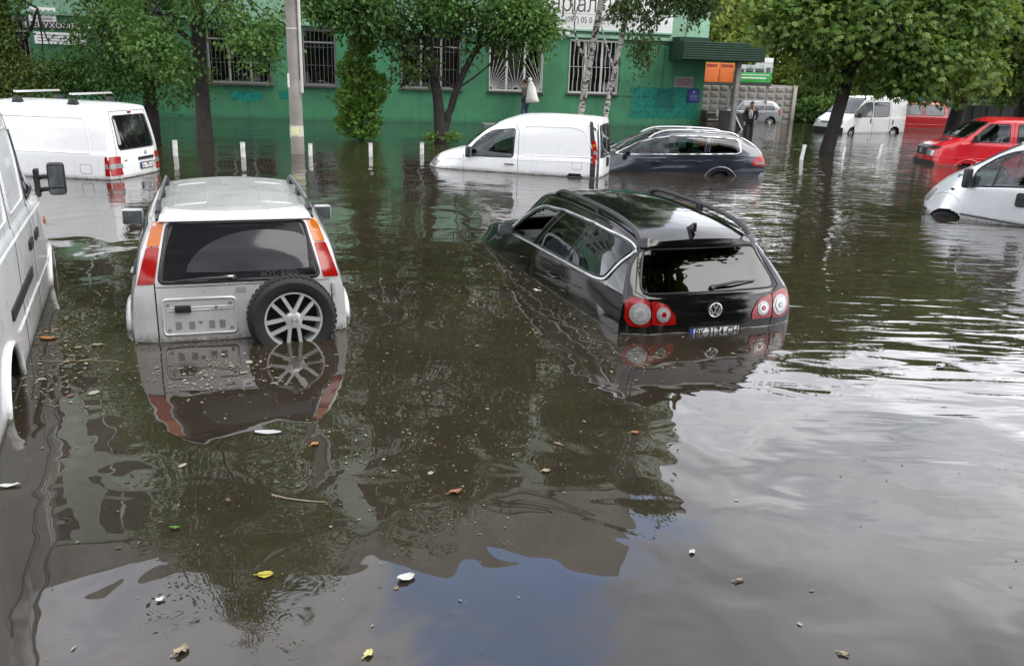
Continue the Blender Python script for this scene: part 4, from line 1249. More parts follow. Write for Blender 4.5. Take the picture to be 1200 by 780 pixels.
def trunk_path(mb, pts, rad, sides=12):
    P = []; R = []
    for i in range(len(pts) - 1):
        for k in range(4):
            t = k / 4
            P.append(Vector(pts[i]).lerp(Vector(pts[i + 1]), t)); R.append((rad[i] + (rad[i + 1] - rad[i]) * t) * (1 + .05 * math.sin(7 * (i * 4 + k))))
    P.append(Vector(pts[-1])); R.append(rad[-1])
    mb.tube(P, R, sides)
    return P
def tree(name, label, base, trunk, rads, limbs, blobs, leafargs, bark, group=None, twigs=40, seed=1):
    T = thing(name, label, 'tree', (base[0], base[1], -.65), 0, group)
    mb = MB(); trunk_path(mb, trunk, rads); tobj(T, 'trunk', mb, bark, smooth=60)
    lb = MB()
    for i, l in enumerate(limbs): limb(lb, l[0], l[1], l[2], l[3], .10, seed * 31 + i)
    r = random.Random(seed)
    for i in range(twigs):
        bl = blobs[r.randrange(len(blobs))]
        src = Vector(limbs[r.randrange(len(limbs))][1]) if limbs else Vector(trunk[-1])
        dst = Vector((bl[0] + r.uniform(-.7, .7) * bl[3], bl[1] + r.uniform(-.7, .7) * bl[4], bl[2] + r.uniform(-.7, .7) * bl[5]))
        if (dst - src).length < 5: limb(lb, src, dst, .035, .008, .12, seed * 77 + i, 4, 5)
    if lb.v: tobj(T, 'limbs', lb, bark, smooth=60)
    for j, la in enumerate(leafargs):
        leaves('crown', la.get('blobs', blobs), la['n'], la['per'], la['size'], la['mat'], T, seed * 13 + j, la.get('spread', .3), la.get('droop', .35), la.get('kind', 'leaf'), la.get('tint', (0, 1)), la.get('shell', .45), la.get('gaps', .25), la.get('flat', .5))
    return T
# --- left edge: yellowing maple, then green maple, both leafy almost down to the water
tree('maple_tree', 'yellowing maple at the left frame edge with rusty leaves behind the white vans', (-17.0, 28.6), [(-17.0, 28.6, -.65), (-17.0, 28.6, 2.0), (-16.8, 28.7, 5.0), (-16.9, 28.8, 8)], [.22, .19, .14, .05],
     [((-17, 28.6, 2), (-15.4, 28, 3.6), .09, .03), ((-17, 28.6, 3), (-18.6, 28.2, 4.6), .09, .03), ((-16.8, 28.7, 4), (-15.6, 28.9, 6), .08, .03)],
     [(-17.6, 28.2, 2.4, 1.25, 1.2, 1.3), (-16.4, 27.9, 1.2, 1.4, 1.2, .75), (-17.2, 28.6, 5.0, 1.7, 1.8, 1.2), (-17.1, 27.9, 3.5, 1.0, .8, .95), (-16.7, 27.7, 2.9, .7, .6, .9), (-17.3, 27.7, 4.4, 1.1, .8, .8), (-16.2, 27.8, 4.6, .7, .7, .5), (-16.9, 27.6, 2.2, .9, .6, .6), (-17.3, 27.8, 1.6, 1.2, .8, .8), (-15.2, 28.2, 1.4, .8, .8, .65), (-15.3, 27.9, 1.85, .8, .6, .45), (-16.2, 27.8, 1.7, .8, .6, .6), (-18.4, 28.4, 4.0, 1.8, 1.6, 2.0), (-17.0, 29, 7, 2.6, 2.4, 2.2), (-17.8, 28, 1.2, 1.4, 1.2, .9)],
     [dict(n=1440, per=14, size=.110, mat=LM2, spread=.24, tint=(0, .75)), dict(n=240, per=12, size=.110, mat=LM2, spread=.22, tint=(.65, 1)), dict(n=672, per=14, size=.110, mat=LM, spread=.25)], BARKD, seed=3, twigs=8)
tree('maple_tree', 'dense green maple leafy down to the water between the yellowing maple and the lone trunk', (-12.6, 29.2), [(-12.6, 29.2, -.65), (-12.6, 29.2, 2), (-12.5, 29.3, 6), (-12.6, 29.4, 11)], [.24, .2, .15, .05],
     [((-12.6, 29.2, 2), (-14.2, 28.6, 3.8), .1, .03), ((-12.6, 29.2, 2.5), (-11.2, 28.6, 3.6), .1, .03), ((-12.5, 29.3, 4.5), (-13.6, 29, 7), .1, .03), ((-12.5, 29.3, 5), (-11, 29, 7), .1, .03)],
     [(-13.1, 28.4, 3.6, 1.15, 1.1, 1.1), (-12.5, 28.6, 2.4, 1.2, 1.1, 1.0), (-14.35, 28.2, 3.0, .32, .3, .55), (-14.2, 28.0, 1.8, .9, .6, .55), (-13.0, 28.0, 1.5, .9, .6, .5), (-13.7, 28.1, 2.5, .8, .6, .5), (-15.9, 27.9, 3.7, .5, .4, .3), (-13.6, 28.3, 1.7, 1.4, 1.1, .9), (-11.6, 28.7, 1.45, 1.2, 1.0, .8), (-12.4, 28.5, 4.6, 1.7, 1.5, 1.2), (-11.2, 28.8, 4.3, 1.0, 1.0, .9), (-13.0, 29, 7, 2.3, 2.2, 1.9), (-11.6, 29, 8, 2.2, 2.2, 2.2), (-12.4, 29.2, 10.6, 2.4, 2.2, 2.2), (-14.6, 28.6, 1.5, 1.0, 1.0, .55)],
     [dict(n=2800, per=15, size=.110, mat=LM, spread=.24, tint=(0, .85)), dict(n=672, per=12, size=.110, mat=LM, spread=.2, tint=(.4, 1))], BARKD, seed=5, twigs=10)
# --- tall tree with the single dark trunk
tree('street_tree', 'tall tree with one straight dark trunk standing in the water left of the concrete pole', (-8.95, 24.2), [(-9.0, 24.2, -.65), (-8.97, 24.2, .6), (-8.95, 24.2, 2.2), (-8.9, 24.3, 4.5), (-9.1, 24.4, 9), (-9.0, 24.6, 15)], [.26, .215, .195, .18, .14, .05],
     [((-8.95, 24.2, 2.5), (-9.9, 23.6, 3.4), .09, .03), ((-8.95, 24.2, 2.7), (-7.6, 23.8, 4.0), .10, .03), ((-8.9, 24.3, 4.2), (-11.2, 24, 6.4), .12, .04), ((-8.9, 24.3, 4.6), (-6.4, 24, 6.8), .12, .04), ((-9.1, 24.4, 8), (-11, 24.4, 11), .1, .03), ((-9.1, 24.4, 8.5), (-7, 24.4, 11.5), .1, .03), ((-9, 24.4, 6.4), (-8.6, 22, 8.6), .1, .03)],
     [(-9.75, 23.4, 2.55, .85, .8, .65), (-9.3, 23.3, 2.1, .65, .6, .45), (-10.3, 23.6, 3.3, .9, .8, .6), (-8.3, 23.6, 3.6, 1.1, .9, .65), (-7.2, 23.6, 3.2, .8, .7, .75), (-7.0, 23.5, 2.4, .5, .5, .55), (-6.4, 23.7, 3.6, .7, .6, .6),
      (-9.0, 24, 5.6, 3.0, 2.6, 1.6), (-10.8, 24, 7.6, 2.2, 2.2, 1.8), (-7.0, 24, 7.8, 2.4, 2.2, 1.8), (-9, 24, 10.5, 3.2, 2.8, 2.2), (-8.8, 24.4, 14, 2.5, 2.4, 2.4), (-10.2, 24.2, 12.6, 2.0, 2, 1.8), (-7.2, 24.2, 12.4, 2, 2, 1.8), (-9.0, 24.5, 16.6, 1.5, 1.5, 1.7)],
     [dict(n=3680, per=14, size=.112, mat=LM, spread=.26, gaps=.42, tint=(0, .85)), dict(n=240, per=16, size=.110, mat=LM, spread=.2, tint=(.5, 1), blobs=[(-9.75, 23.1, 2.6, .8, .5, .55), (-9.35, 23.1, 2.1, .55, .4, .4), (-7.2, 23.3, 2.9, .7, .5, .6)])], BARKD, seed=7)
# --- forked tree behind the small white van's nose
tree('street_tree', 'forked dark tree with hanging dark leaves in front of the barred windows', (-2.46, 26.6), [(-2.45, 26.6, -.65), (-2.43, 26.6, .3), (-2.55, 26.6, 1.4), (-2.85, 26.6, 2.9), (-3.0, 26.7, 5), (-3.0, 26.8, 9)], [.28, .215, .155, .14, .12, .05],
     [((-2.35, 26.6, .3), (-1.95, 26.5, 1.6), .125, .105), ((-1.96, 26.5, 1.55), (-1.25, 26.3, 2.9), .105, .085), ((-1.27, 26.3, 2.85), (-.6, 26.2, 4.6), .085, .04), ((-2.9, 26.6, 3.0), (-4.6, 26.2, 4.4), .09, .03), ((-3, 26.7, 4.5), (-4.4, 26.4, 7), .09, .03), ((-.9, 26.2, 3.8), (.5, 26, 4.6), .06, .02), ((-3, 26.7, 5), (-1.4, 26.6, 8), .1, .03), ((-2.8, 26.6, 2.6), (-3.6, 26, 2.9), .05, .02)],
     [(-4.6, 25.9, 3.6, 1.3, 1.0, .75), (-5.6, 25.8, 3.9, 1.0, .9, .6), (-3.6, 25.8, 2.9, .8, .7, .65), (-3.3, 25.9, 2.2, .65, .6, .5), (-3.9, 25.9, 3.3, .7, .6, .5), (-2.3, 26.0, 3.7, 1.2, .9, .6), (-1.0, 25.8, 3.3, .9, .7, .6), (-.25, 25.7, 2.9, .55, .5, .5), (-.3, 25.7, 3.7, 1.1, .9, .7), (.25, 25.8, 2.75, .45, .4, .5), (-1.6, 25.9, 2.6, .45, .4, .35), (.5, 25.6, 3.4, .5, .5, .7),
      (-3, 26.4, 5.8, 2.8, 2.2, 1.5), (-.8, 26.2, 5.8, 2, 1.8, 1.4), (-4.6, 26.4, 7, 2, 1.8, 1.6), (-2.4, 26.6, 8.2, 2.6, 2.4, 1.8), (-3, 26.8, 10.6, 2.2, 1.9, 1.8), (-.6, 26.4, 7.8, 1.9, 1.6, 1.5), (.9, 26.3, 8.6, 1.9, 1.6, 1.6), (-1, 26.5, 10.6, 2.2, 2, 1.8), (-3, 26.8, 12.8, 2.0, 1.9, 1.7), (-5.4, 26.5, 9.2, 1.8, 1.7, 1.7), (.3, 26.2, 6.4, 1.5, 1.4, 1.2)],
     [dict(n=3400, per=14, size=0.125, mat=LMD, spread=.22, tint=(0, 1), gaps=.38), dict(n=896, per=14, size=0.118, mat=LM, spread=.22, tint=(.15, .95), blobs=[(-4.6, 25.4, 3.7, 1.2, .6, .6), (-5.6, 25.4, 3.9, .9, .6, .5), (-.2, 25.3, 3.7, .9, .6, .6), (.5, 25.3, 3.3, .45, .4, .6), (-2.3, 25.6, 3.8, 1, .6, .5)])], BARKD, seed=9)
# --- birches
def birch(label, pts, rads, seed, blobs):
    tree('birch_tree', label, pts[0], pts, rads,
         [(pts[2], (pts[2][0] - .6, pts[2][1], pts[2][2] + 1.6), .06, .02), (pts[3], (pts[3][0] + 1.2, pts[3][1] - .3, pts[3][2] + .9), .06, .02), (pts[4], (pts[4][0] - 1.1, pts[4][1], pts[4][2] + 1.4), .05, .02), (pts[4], (pts[4][0] + 1.1, pts[4][1], pts[4][2] + 1.2), .05, .02)],
         blobs, [dict(n=1700, per=14, size=.125, mat=LMB, spread=.17, droop=1.4, flat=.1, shell=.2, gaps=.4)], BIRCHB, 'birches', 30, seed)
birch('white birch with a thicker spotted trunk, left of the pair behind the small white van', [(2.0, 30, -.65), (2.15, 30, .85), (2.35, 30, 2.4), (2.62, 30, 4.4), (2.9, 30, 8), (2.7, 30, 13)], [.15, .125, .11, .10, .08, .03], 21,
      [(1.9, 29.8, 6.4, 1.0, .9, 1.2), (2.9, 29.8, 7.5, 1.3, 1.2, 1.6), (2.6, 29.9, 10, 1.6, 1.5, 1.8), (3.2, 29.9, 12.2, 1.1, 1.1, 1.5), (2.2, 29.9, 12.6, .8, .8, 1.3)])
birch('thinner white birch with hanging leafy twigs, right of the pair behind the small van', [(2.83, 29.6, -.65), (2.97, 29.6, .8), (3.2, 29.6, 2.3), (3.5, 29.6, 4.3), (3.7, 29.6, 8), (4.4, 29.6, 14)], [.12, .10, .092, .085, .07, .03], 23,
      [(4.1, 29.3, 3.2, .33, .3, 1.0), (4.0, 29.3, 2.7, .25, .25, .55), (4.5, 29.3, 4.2, .6, .5, .9), (5.4, 29.3, 4.2, .45, .4, .7), (3.4, 29.2, 4.4, .5, .5, .9), (6.0, 29.3, 4.5, .5, .4, .6), (5.0, 29.3, 5.4, 1.4, 1.0, 1.2), (4.2, 29.4, 7.5, 1.5, 1.4, 1.8), (4.6, 29.4, 10.5, 1.6, 1.5, 2.0), (5.2, 29.4, 13.4, 1.0, 1.0, 1.3), (3.2, 29.4, 9, 1, 1, 1.4)])
# --- thuja by the wall
TH = thing('thuja_shrub', 'bright yellow-green upright thuja growing out of the water in front of the wall', 'shrub', (-4.95, 26.7, -.65))
tobj(TH, 'stem', MB().tube([(-4.95, 26.7, -.65), (-4.95, 26.7, 1.5), (-4.93, 26.7, 3.0)], [.07, .05, .015], 8), BARK)
leaves('foliage', [(-4.9, 26.6, .55, .60, .55, .62), (-4.95, 26.6, 1.25, .72, .6, .6), (-4.5, 26.6, 1.5, .45, .4, .4), (-5.0, 26.6, 1.9, .58, .5, .6), (-4.95, 26.6, 2.5, .42, .4, .6), (-4.8, 26.6, 3.0, .28, .28, .5), (-5.35, 26.6, .5, .35, .3, .4)], 560, 16, .115, LMT, TH, 31, .085, -.5, shell=.62, gaps=.42, flat=.1)
# --- chestnuts on the right
tree('chestnut_tree', 'large chestnut with its dark trunk in front of the white van with black glass', (10.15, 27.7), [(10.05, 27.7, -.65), (10.1, 27.7, .1), (10.35, 27.7, 1.8), (10.4, 27.7, 2.7), (10.2, 27.8, 4.2), (10.3, 28, 7)], [.30, .235, .205, .19, .14, .05],
     [((10.4, 27.7, 2.5), (9.6, 27.4, 3.9), .14, .05), ((10.4, 27.7, 2.5), (11.6, 27.2, 3.9), .13, .05), ((10.2, 27.8, 4), (8.6, 27.4, 5.2), .1, .03), ((10.2, 27.8, 4), (12.2, 27.4, 5.2), .1, .03), ((10.3, 27.7, 2.9), (10.4, 26, 4.4), .09, .03)],
     [(8.2, 26.6, 3.9, 1.2, 1.2, .8), (9.3, 26.4, 3.5, 1.1, 1.1, .75), (11.4, 26.3, 3.3, 1.1, 1.0, .8), (12.5, 26.4, 3.0, 1.1, 1.1, .8), (12.2, 26.3, 2.3, .8, .8, .5), (13.4, 26.4, 2.7, 1.0, .9, .8), (10.3, 26.4, 4.2, 1.6, 1.3, .9), (9.4, 27.4, 2.5, .7, .7, .45), (11.2, 26.6, 2.3, .7, .6, .4),
      (9.0, 27.4, 5.2, 2.0, 1.8, 1.2), (11.6, 27.4, 5.3, 2.2, 1.8, 1.3), (10.2, 27.8, 6.4, 2.0, 2.0, 1.2), (13.2, 27, 4.4, 1.5, 1.5, 1.2)],
     [dict(n=2565, per=7, size=.155, mat=LMC, kind='palm', gaps=.36, spread=.24, droop=.7, tint=(0, .75), flat=.7), dict(n=1080, per=7, size=.155, mat=LMC, kind='palm', spread=.20, droop=.7, tint=(.45, 1), flat=.8)], BARKD, 'chestnut trees on the right', 26, 41)
tree('chestnut_tree', 'bushy chestnut at the right with its trunk behind the bright red minibus', (15.5, 30.5), [(15.4, 30.5, -.65), (15.5, 30.5, 1.0), (15.7, 30.5, 2.6), (15.9, 30.6, 4.5), (16, 31, 7)], [.30, .26, .23, .16, .06],
     [((15.7, 30.5, 2.4), (14.2, 29.8, 3.6), .15, .05), ((15.7, 30.5, 2.4), (17.4, 29.8, 3.6), .15, .05), ((15.9, 30.6, 4.2), (17.6, 30, 5.5), .1, .03), ((15.9, 30.6, 4.2), (14.4, 30, 5.6), .1, .03)],
     [(14.2, 29, 3.6, 1.3, 1.2, .9), (15.2, 28.8, 2.9, 1.0, 1.0, .7), (16.4, 28.9, 3.4, 1.3, 1.1, .9), (17.7, 29, 3.0, 1.3, 1.2, 1.0), (15.3, 28.8, 4.3, 1.5, 1.2, .9), (16.8, 29, 4.6, 1.6, 1.3, 1.0), (14.3, 29.3, 2.3, .8, .8, .5), (18.5, 29.4, 4.0, 1.4, 1.2, 1.2), (13.6, 29.6, 5.2, 1.6, 1.5, 1.1), (15.8, 30.4, 6.2, 2.6, 2.2, 1.4), (18.2, 30, 5.8, 1.8, 1.8, 1.4)],
     [dict(n=2565, per=7, size=.155, mat=LMC, kind='palm', gaps=.36, spread=.24, droop=.7, tint=(0, .65), flat=.7), dict(n=945, per=7, size=.155, mat=LMC, kind='palm', spread=.20, droop=.7, tint=(.45, 1), flat=.8)], BARKD, 'chestnut trees on the right', 26, 43)
tree('chestnut_tree', 'dark shaded chestnut behind the other two at the far right', (22.0, 37.5), [(22, 37.5, -.65), (22, 37.5, 2), (22.1, 37.6, 5), (22, 37.8, 8)], [.35, .3, .2, .06],
     [((22, 37.5, 2), (20.4, 37, 3.6), .13, .04), ((22, 37.5, 2.4), (23.8, 37, 4), .13, .04)],
     [(20.2, 36.8, 2.9, 1.7, 1.5, 1.1), (22, 36.6, 2.7, 1.8, 1.5, 1.1), (24, 36.8, 3.0, 1.8, 1.5, 1.3), (19.4, 36.9, 4.4, 1.7, 1.5, 1.2), (21.6, 37, 5.0, 2.2, 1.8, 1.5), (24.2, 37, 5.2, 2.0, 1.8, 1.5), (17.6, 36.6, 3.4, 1.3, 1.2, 1.0), (22, 37.6, 7.2, 2.6, 2.4, 1.6)],
     [dict(n=1600, per=6, size=.22, mat=LMD, kind='palm', spread=.32, droop=.7, tint=(0, 1), flat=.7)], BARKD, 'chestnut trees on the right', 20, 47)
# --- trees of the yard behind
def back_tree(label, x, y, h, w, mat, seed, n=620):
    r = random.Random(seed)
    bl = [(x + r.uniform(-.6, .6) * w, y + r.uniform(-.3, .3) * w, h * r.uniform(.35, .85), w * r.uniform(.35, .6), w * .5, h * r.uniform(.13, .22)) for _ in range(9)]
    bl += [(x + r.uniform(-.8, .8) * w, y - .4 * w, h * r.uniform(.12, .32), w * .45, w * .35, h * .14) for _ in range(6)]
    tree('deciduous_tree', label, (x, y), [(x, y, -.65), (x + .1, y, h * .4), (x - .1, y, h * .85)], [.28, .2, .05],
         [((x, y, h * .3), (x - .4 * w, y, h * .55), .1, .03), ((x, y, h * .35), (x + .4 * w, y, h * .6), .1, .03)], bl,
         [dict(n=n, per=14, size=.30, mat=mat, spread=.36, shell=.3, gaps=.2)], BARK, 'trees behind the yard', 14, seed)
back_tree('sunny yellow-green tree above the canopy and the billboards', 12.6, 54.0, 8.2, 3.2, LMY, 61, 1300)
back_tree('yellow-green tree to the right of the billboards', 17.4, 56.5, 8.0, 3.2, LMY, 62, 1200)
back_tree('green tree behind the shed roof', 22.0, 58.5, 8.0, 3.6, LM, 63, 1000)
back_tree('dark green tree behind the blue hut', 27.5, 59.5, 8.4, 3.8, LM, 64)
back_tree('green tree far right behind the black fence', 33.0, 58.0, 8.6, 4.0, LM, 65)
back_tree('bright tree at the far right edge beyond the black fence', 38.5, 58.0, 8.8, 4.2, LMY, 66)
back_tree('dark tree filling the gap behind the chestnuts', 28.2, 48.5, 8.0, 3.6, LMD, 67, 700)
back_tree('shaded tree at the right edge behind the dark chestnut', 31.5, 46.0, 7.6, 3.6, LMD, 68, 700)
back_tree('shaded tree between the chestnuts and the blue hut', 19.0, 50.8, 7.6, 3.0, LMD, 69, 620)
back_tree('yellow-green tree directly behind the orange billboard', 9.5, 53.0, 7.4, 3.0, LMY, 76, 1100)
back_tree('bright green tree farther back between the billboards and the shed', 15.2, 60.5, 9.0, 3.4, LMY, 77, 1200)
# --- bushes in the yard
def bush(label, x, y, r_, h, mat, seed, n=160):
    Bu = thing('bush', label, 'bush', (x, y, -.65), 0, 'bushes in the yard')
    mb = MB()
    for i in range(5): mb.tube([(x + .05 * i, y, -.65), (x + (i - 2) * r_ * .25, y, h * .6)], [.03, .012], 5)
    tobj(Bu, 'stems', mb, BARK)
    leaves('foliage', [(x, y, h * .4, r_, r_ * .7, h * .45), (x - r_ * .5, y, h * .3, r_ * .6, r_ * .5, h * .32), (x + r_ * .5, y, h * .35, r_ * .6, r_ * .5, h * .35)], n, 12, .22, mat, Bu, seed, .2)
bush('light green bush in front of the grey shed door', 14.35, 48.6, .6, 1.6, LMY, 71)
bush('green bush left of the chestnut trunk, by the dark green door', 16.9, 48.2, 1.2, 1.7, LM, 72, 260)
bush('leafy bush behind the chestnut trunk', 18.2, 47.4, .9, 1.5, LMY, 73)
bush('low dark bush under the black fence', 24.8, 46, 1.6, 1.4, LMD, 74)
SP = thing('water_sprout', 'small tuft of young leaves at the foot of the forked tree', 'plant', (-2.2, 26.2, 0))
leaves('foliage', [(-2.0, 26.1, .2, .25, .2, .16), (-2.75, 26.1, .15, .2, .2, .12)], 30, 10, .10, LMT, SP, 81, .07)
tobj(SP, 'stems', MB().tube([(-2.3, 26.25, -.3), (-2.0, 26.1, .3)], .01, 5), BARK)

# --- added behind the viewer, out of view, to darken reflections: tall trees, one block
rb_ = []
rr = random.Random(5)
for x, y, h, w in ((-26, -9, 9, 4), (-19, -9, 10, 4), (-12, -8, 13, 4), (-6.5, -7, 14, 3.6), (-1, -10, 7.5, 3), (4.5, -10, 6.5, 3), (10, -8, 13, 4), (16, -9, 11, 4), (23, -9, 9, 4)):
    for i in range(8): rb_.append((x + rr.uniform(-.5, .5) * w, y + rr.uniform(-.4, .4) * w, h * rr.uniform(.2, .88), w * .5, w * .5, h * .17))
for q in ((10.5, 1.0, 15.5, 3.2, 3.0, 3.0), (13.5, 0, 12.5, 3.5, 3.5, 3.5), (12.5, -2, 8, 3, 3, 3.5)): rb_ += [q] * 2
tl = leaves('added_treeline', rb_, 5200, 12, .62, LMD, None, 90, .55, shell=.2, gaps=.38)
tl['kind'] = 'stuff'
RB = thing('added_dark_block', 'low brown block added unseen behind the viewer to darken reflections', 'building', (0, -19, -.65))  # unseen block, added to darken what the cars mirror
tobj(RB, 'wall', MB().box((0, -19, 2.6), (70, 6, 6.5)), plain('brown_brick', (.10, .075, .06), .8, var=.3), smooth=0)
# ================================================================== VEHICLES
CARS = []
def off_side(a, heading, d):
    h = math.radians(heading)
    return (a[0] + math.cos(h) * d, a[1] + math.sin(h) * d)
def along(a, heading, d):
    h = math.radians(heading)
    return (a[0] - math.sin(h) * d, a[1] + math.cos(h) * d)
def seat(car, x, y, z, mat, w=0.5, head=True):
    mb = MB()
    M = Matrix.Rotation(math.radians(-14), 3, 'Y')
    mb.box((x, y, z - 0.30), (0.5, w, 0.16))
    mb.box(Vector((x - 0.30, y, z + 0.02)), (0.13, w * 0.94, 0.62), M=M)
    if head: mb.box(Vector((x - 0.39, y, z + 0.42)), (0.09, w * 0.5, 0.17), M=M)
    return car.obj('seat', mb, mat, bevel=0.035)
def steering(car, x, y, z, tilt=28):
    ax = Vector((math.cos(math.radians(tilt)), 0, -math.sin(math.radians(tilt))))
    u = Vector((0, 1, 0)); v = ax.cross(u)
    mb = MB().tube([Vector((x, y, z)) + (u * math.cos(t) + v * math.sin(t)) * 0.185 for t in np.linspace(0, 2 * PI, 24, endpoint=False)], 0.017, 8, True)
    for t in (0.2, PI - 0.2, -PI / 2): mb.bar(Vector((x, y, z)), Vector((x, y, z)) + (u * math.cos(t) + v * math.sin(t)) * 0.18, 0.035, 0.02)
    mb.tube([Vector((x, y, z)), Vector((x, y, z)) + ax * 0.3], 0.03)
    mb.lathe([(0.06, -0.02), (0.05, 0.02)], (x, y, z), -ax, 14)
    return car.obj('steering_wheel', mb, BLACKP)
def mirror(car, x, y, z, sg, mat, w=0.2, h=0.15, d=0.12, stem=0.16, smat=None):
    mb = MB().box((x, y + sg * w / 2, z), (d, w, h))
    m = car.obj('side_mirror', mb, mat, bevel=min(d, h) * 0.35)
    obj('mirror_stalk', MB().bar((x + 0.02, y - sg * stem, z - h * 0.42), (x + 0.01, y + sg * w * 0.35, z - h * 0.25), 0.05, 0.045), smat or BLACKP, m)
    obj('mirror_glass', MB().box((x - d / 2 - 0.001, y + sg * w / 2, z), (0.006, w * 0.84, h * 0.8)), dark_glass('mirror_glass', (0.06, 0.065, 0.07), 0.02), m, bevel=0.002)
    return m
def handle(car, side, x, z, mat, w=0.19):
    h_ = car.cast(side, x, z)
    sg = 1 if side == 'L' else -1
    y = h_[0].y
    cup = car.patch('handle_recess', side, circ(x, z, w * 0.36, 14, 0.036), SEAM, 0.003, 0.004)
    mb = MB().tube([(x - w / 2, y + sg * 0.005, z + 0.012), (x - w * 0.42, y + sg * 0.034, z + 0.012), (x + w * 0.42, y + sg * 0.034, z + 0.012), (x + w / 2, y + sg * 0.005, z + 0.012)], 0.014, 8)
    return car.obj('door_handle', mb, mat)
def fit_text(o, w):
    d = o.data
    co = np.empty(len(d.vertices) * 3); d.vertices.foreach_get('co', co); co = co.reshape(-1, 3)
    ww = co[:, 0].max() - co[:, 0].min()
    co[:, 0] *= w / max(ww, 1e-6)
    d.vertices.foreach_set('co', co.ravel()); d.update()
def wiper(car, axis, a, b, mat=None):
    pa, pb = car.cast(axis, *a), car.cast(axis, *b)
    if not pa or not pb: return
    m = (pa[0] + pb[0]) / 2 + (pa[1] + pb[1]) * 0.02
    mb = MB().tube([pa[0] + pa[1] * 0.02, m + pa[1] * 0.015, pb[0] + pb[1] * 0.02], [0.016, 0.012, 0.007], 6)
    mb.lathe([(0.026, 0), (0.022, 0.035)], pa[0], pa[1], 12)
    return car.obj('wiper', mb, mat or BLACKP)

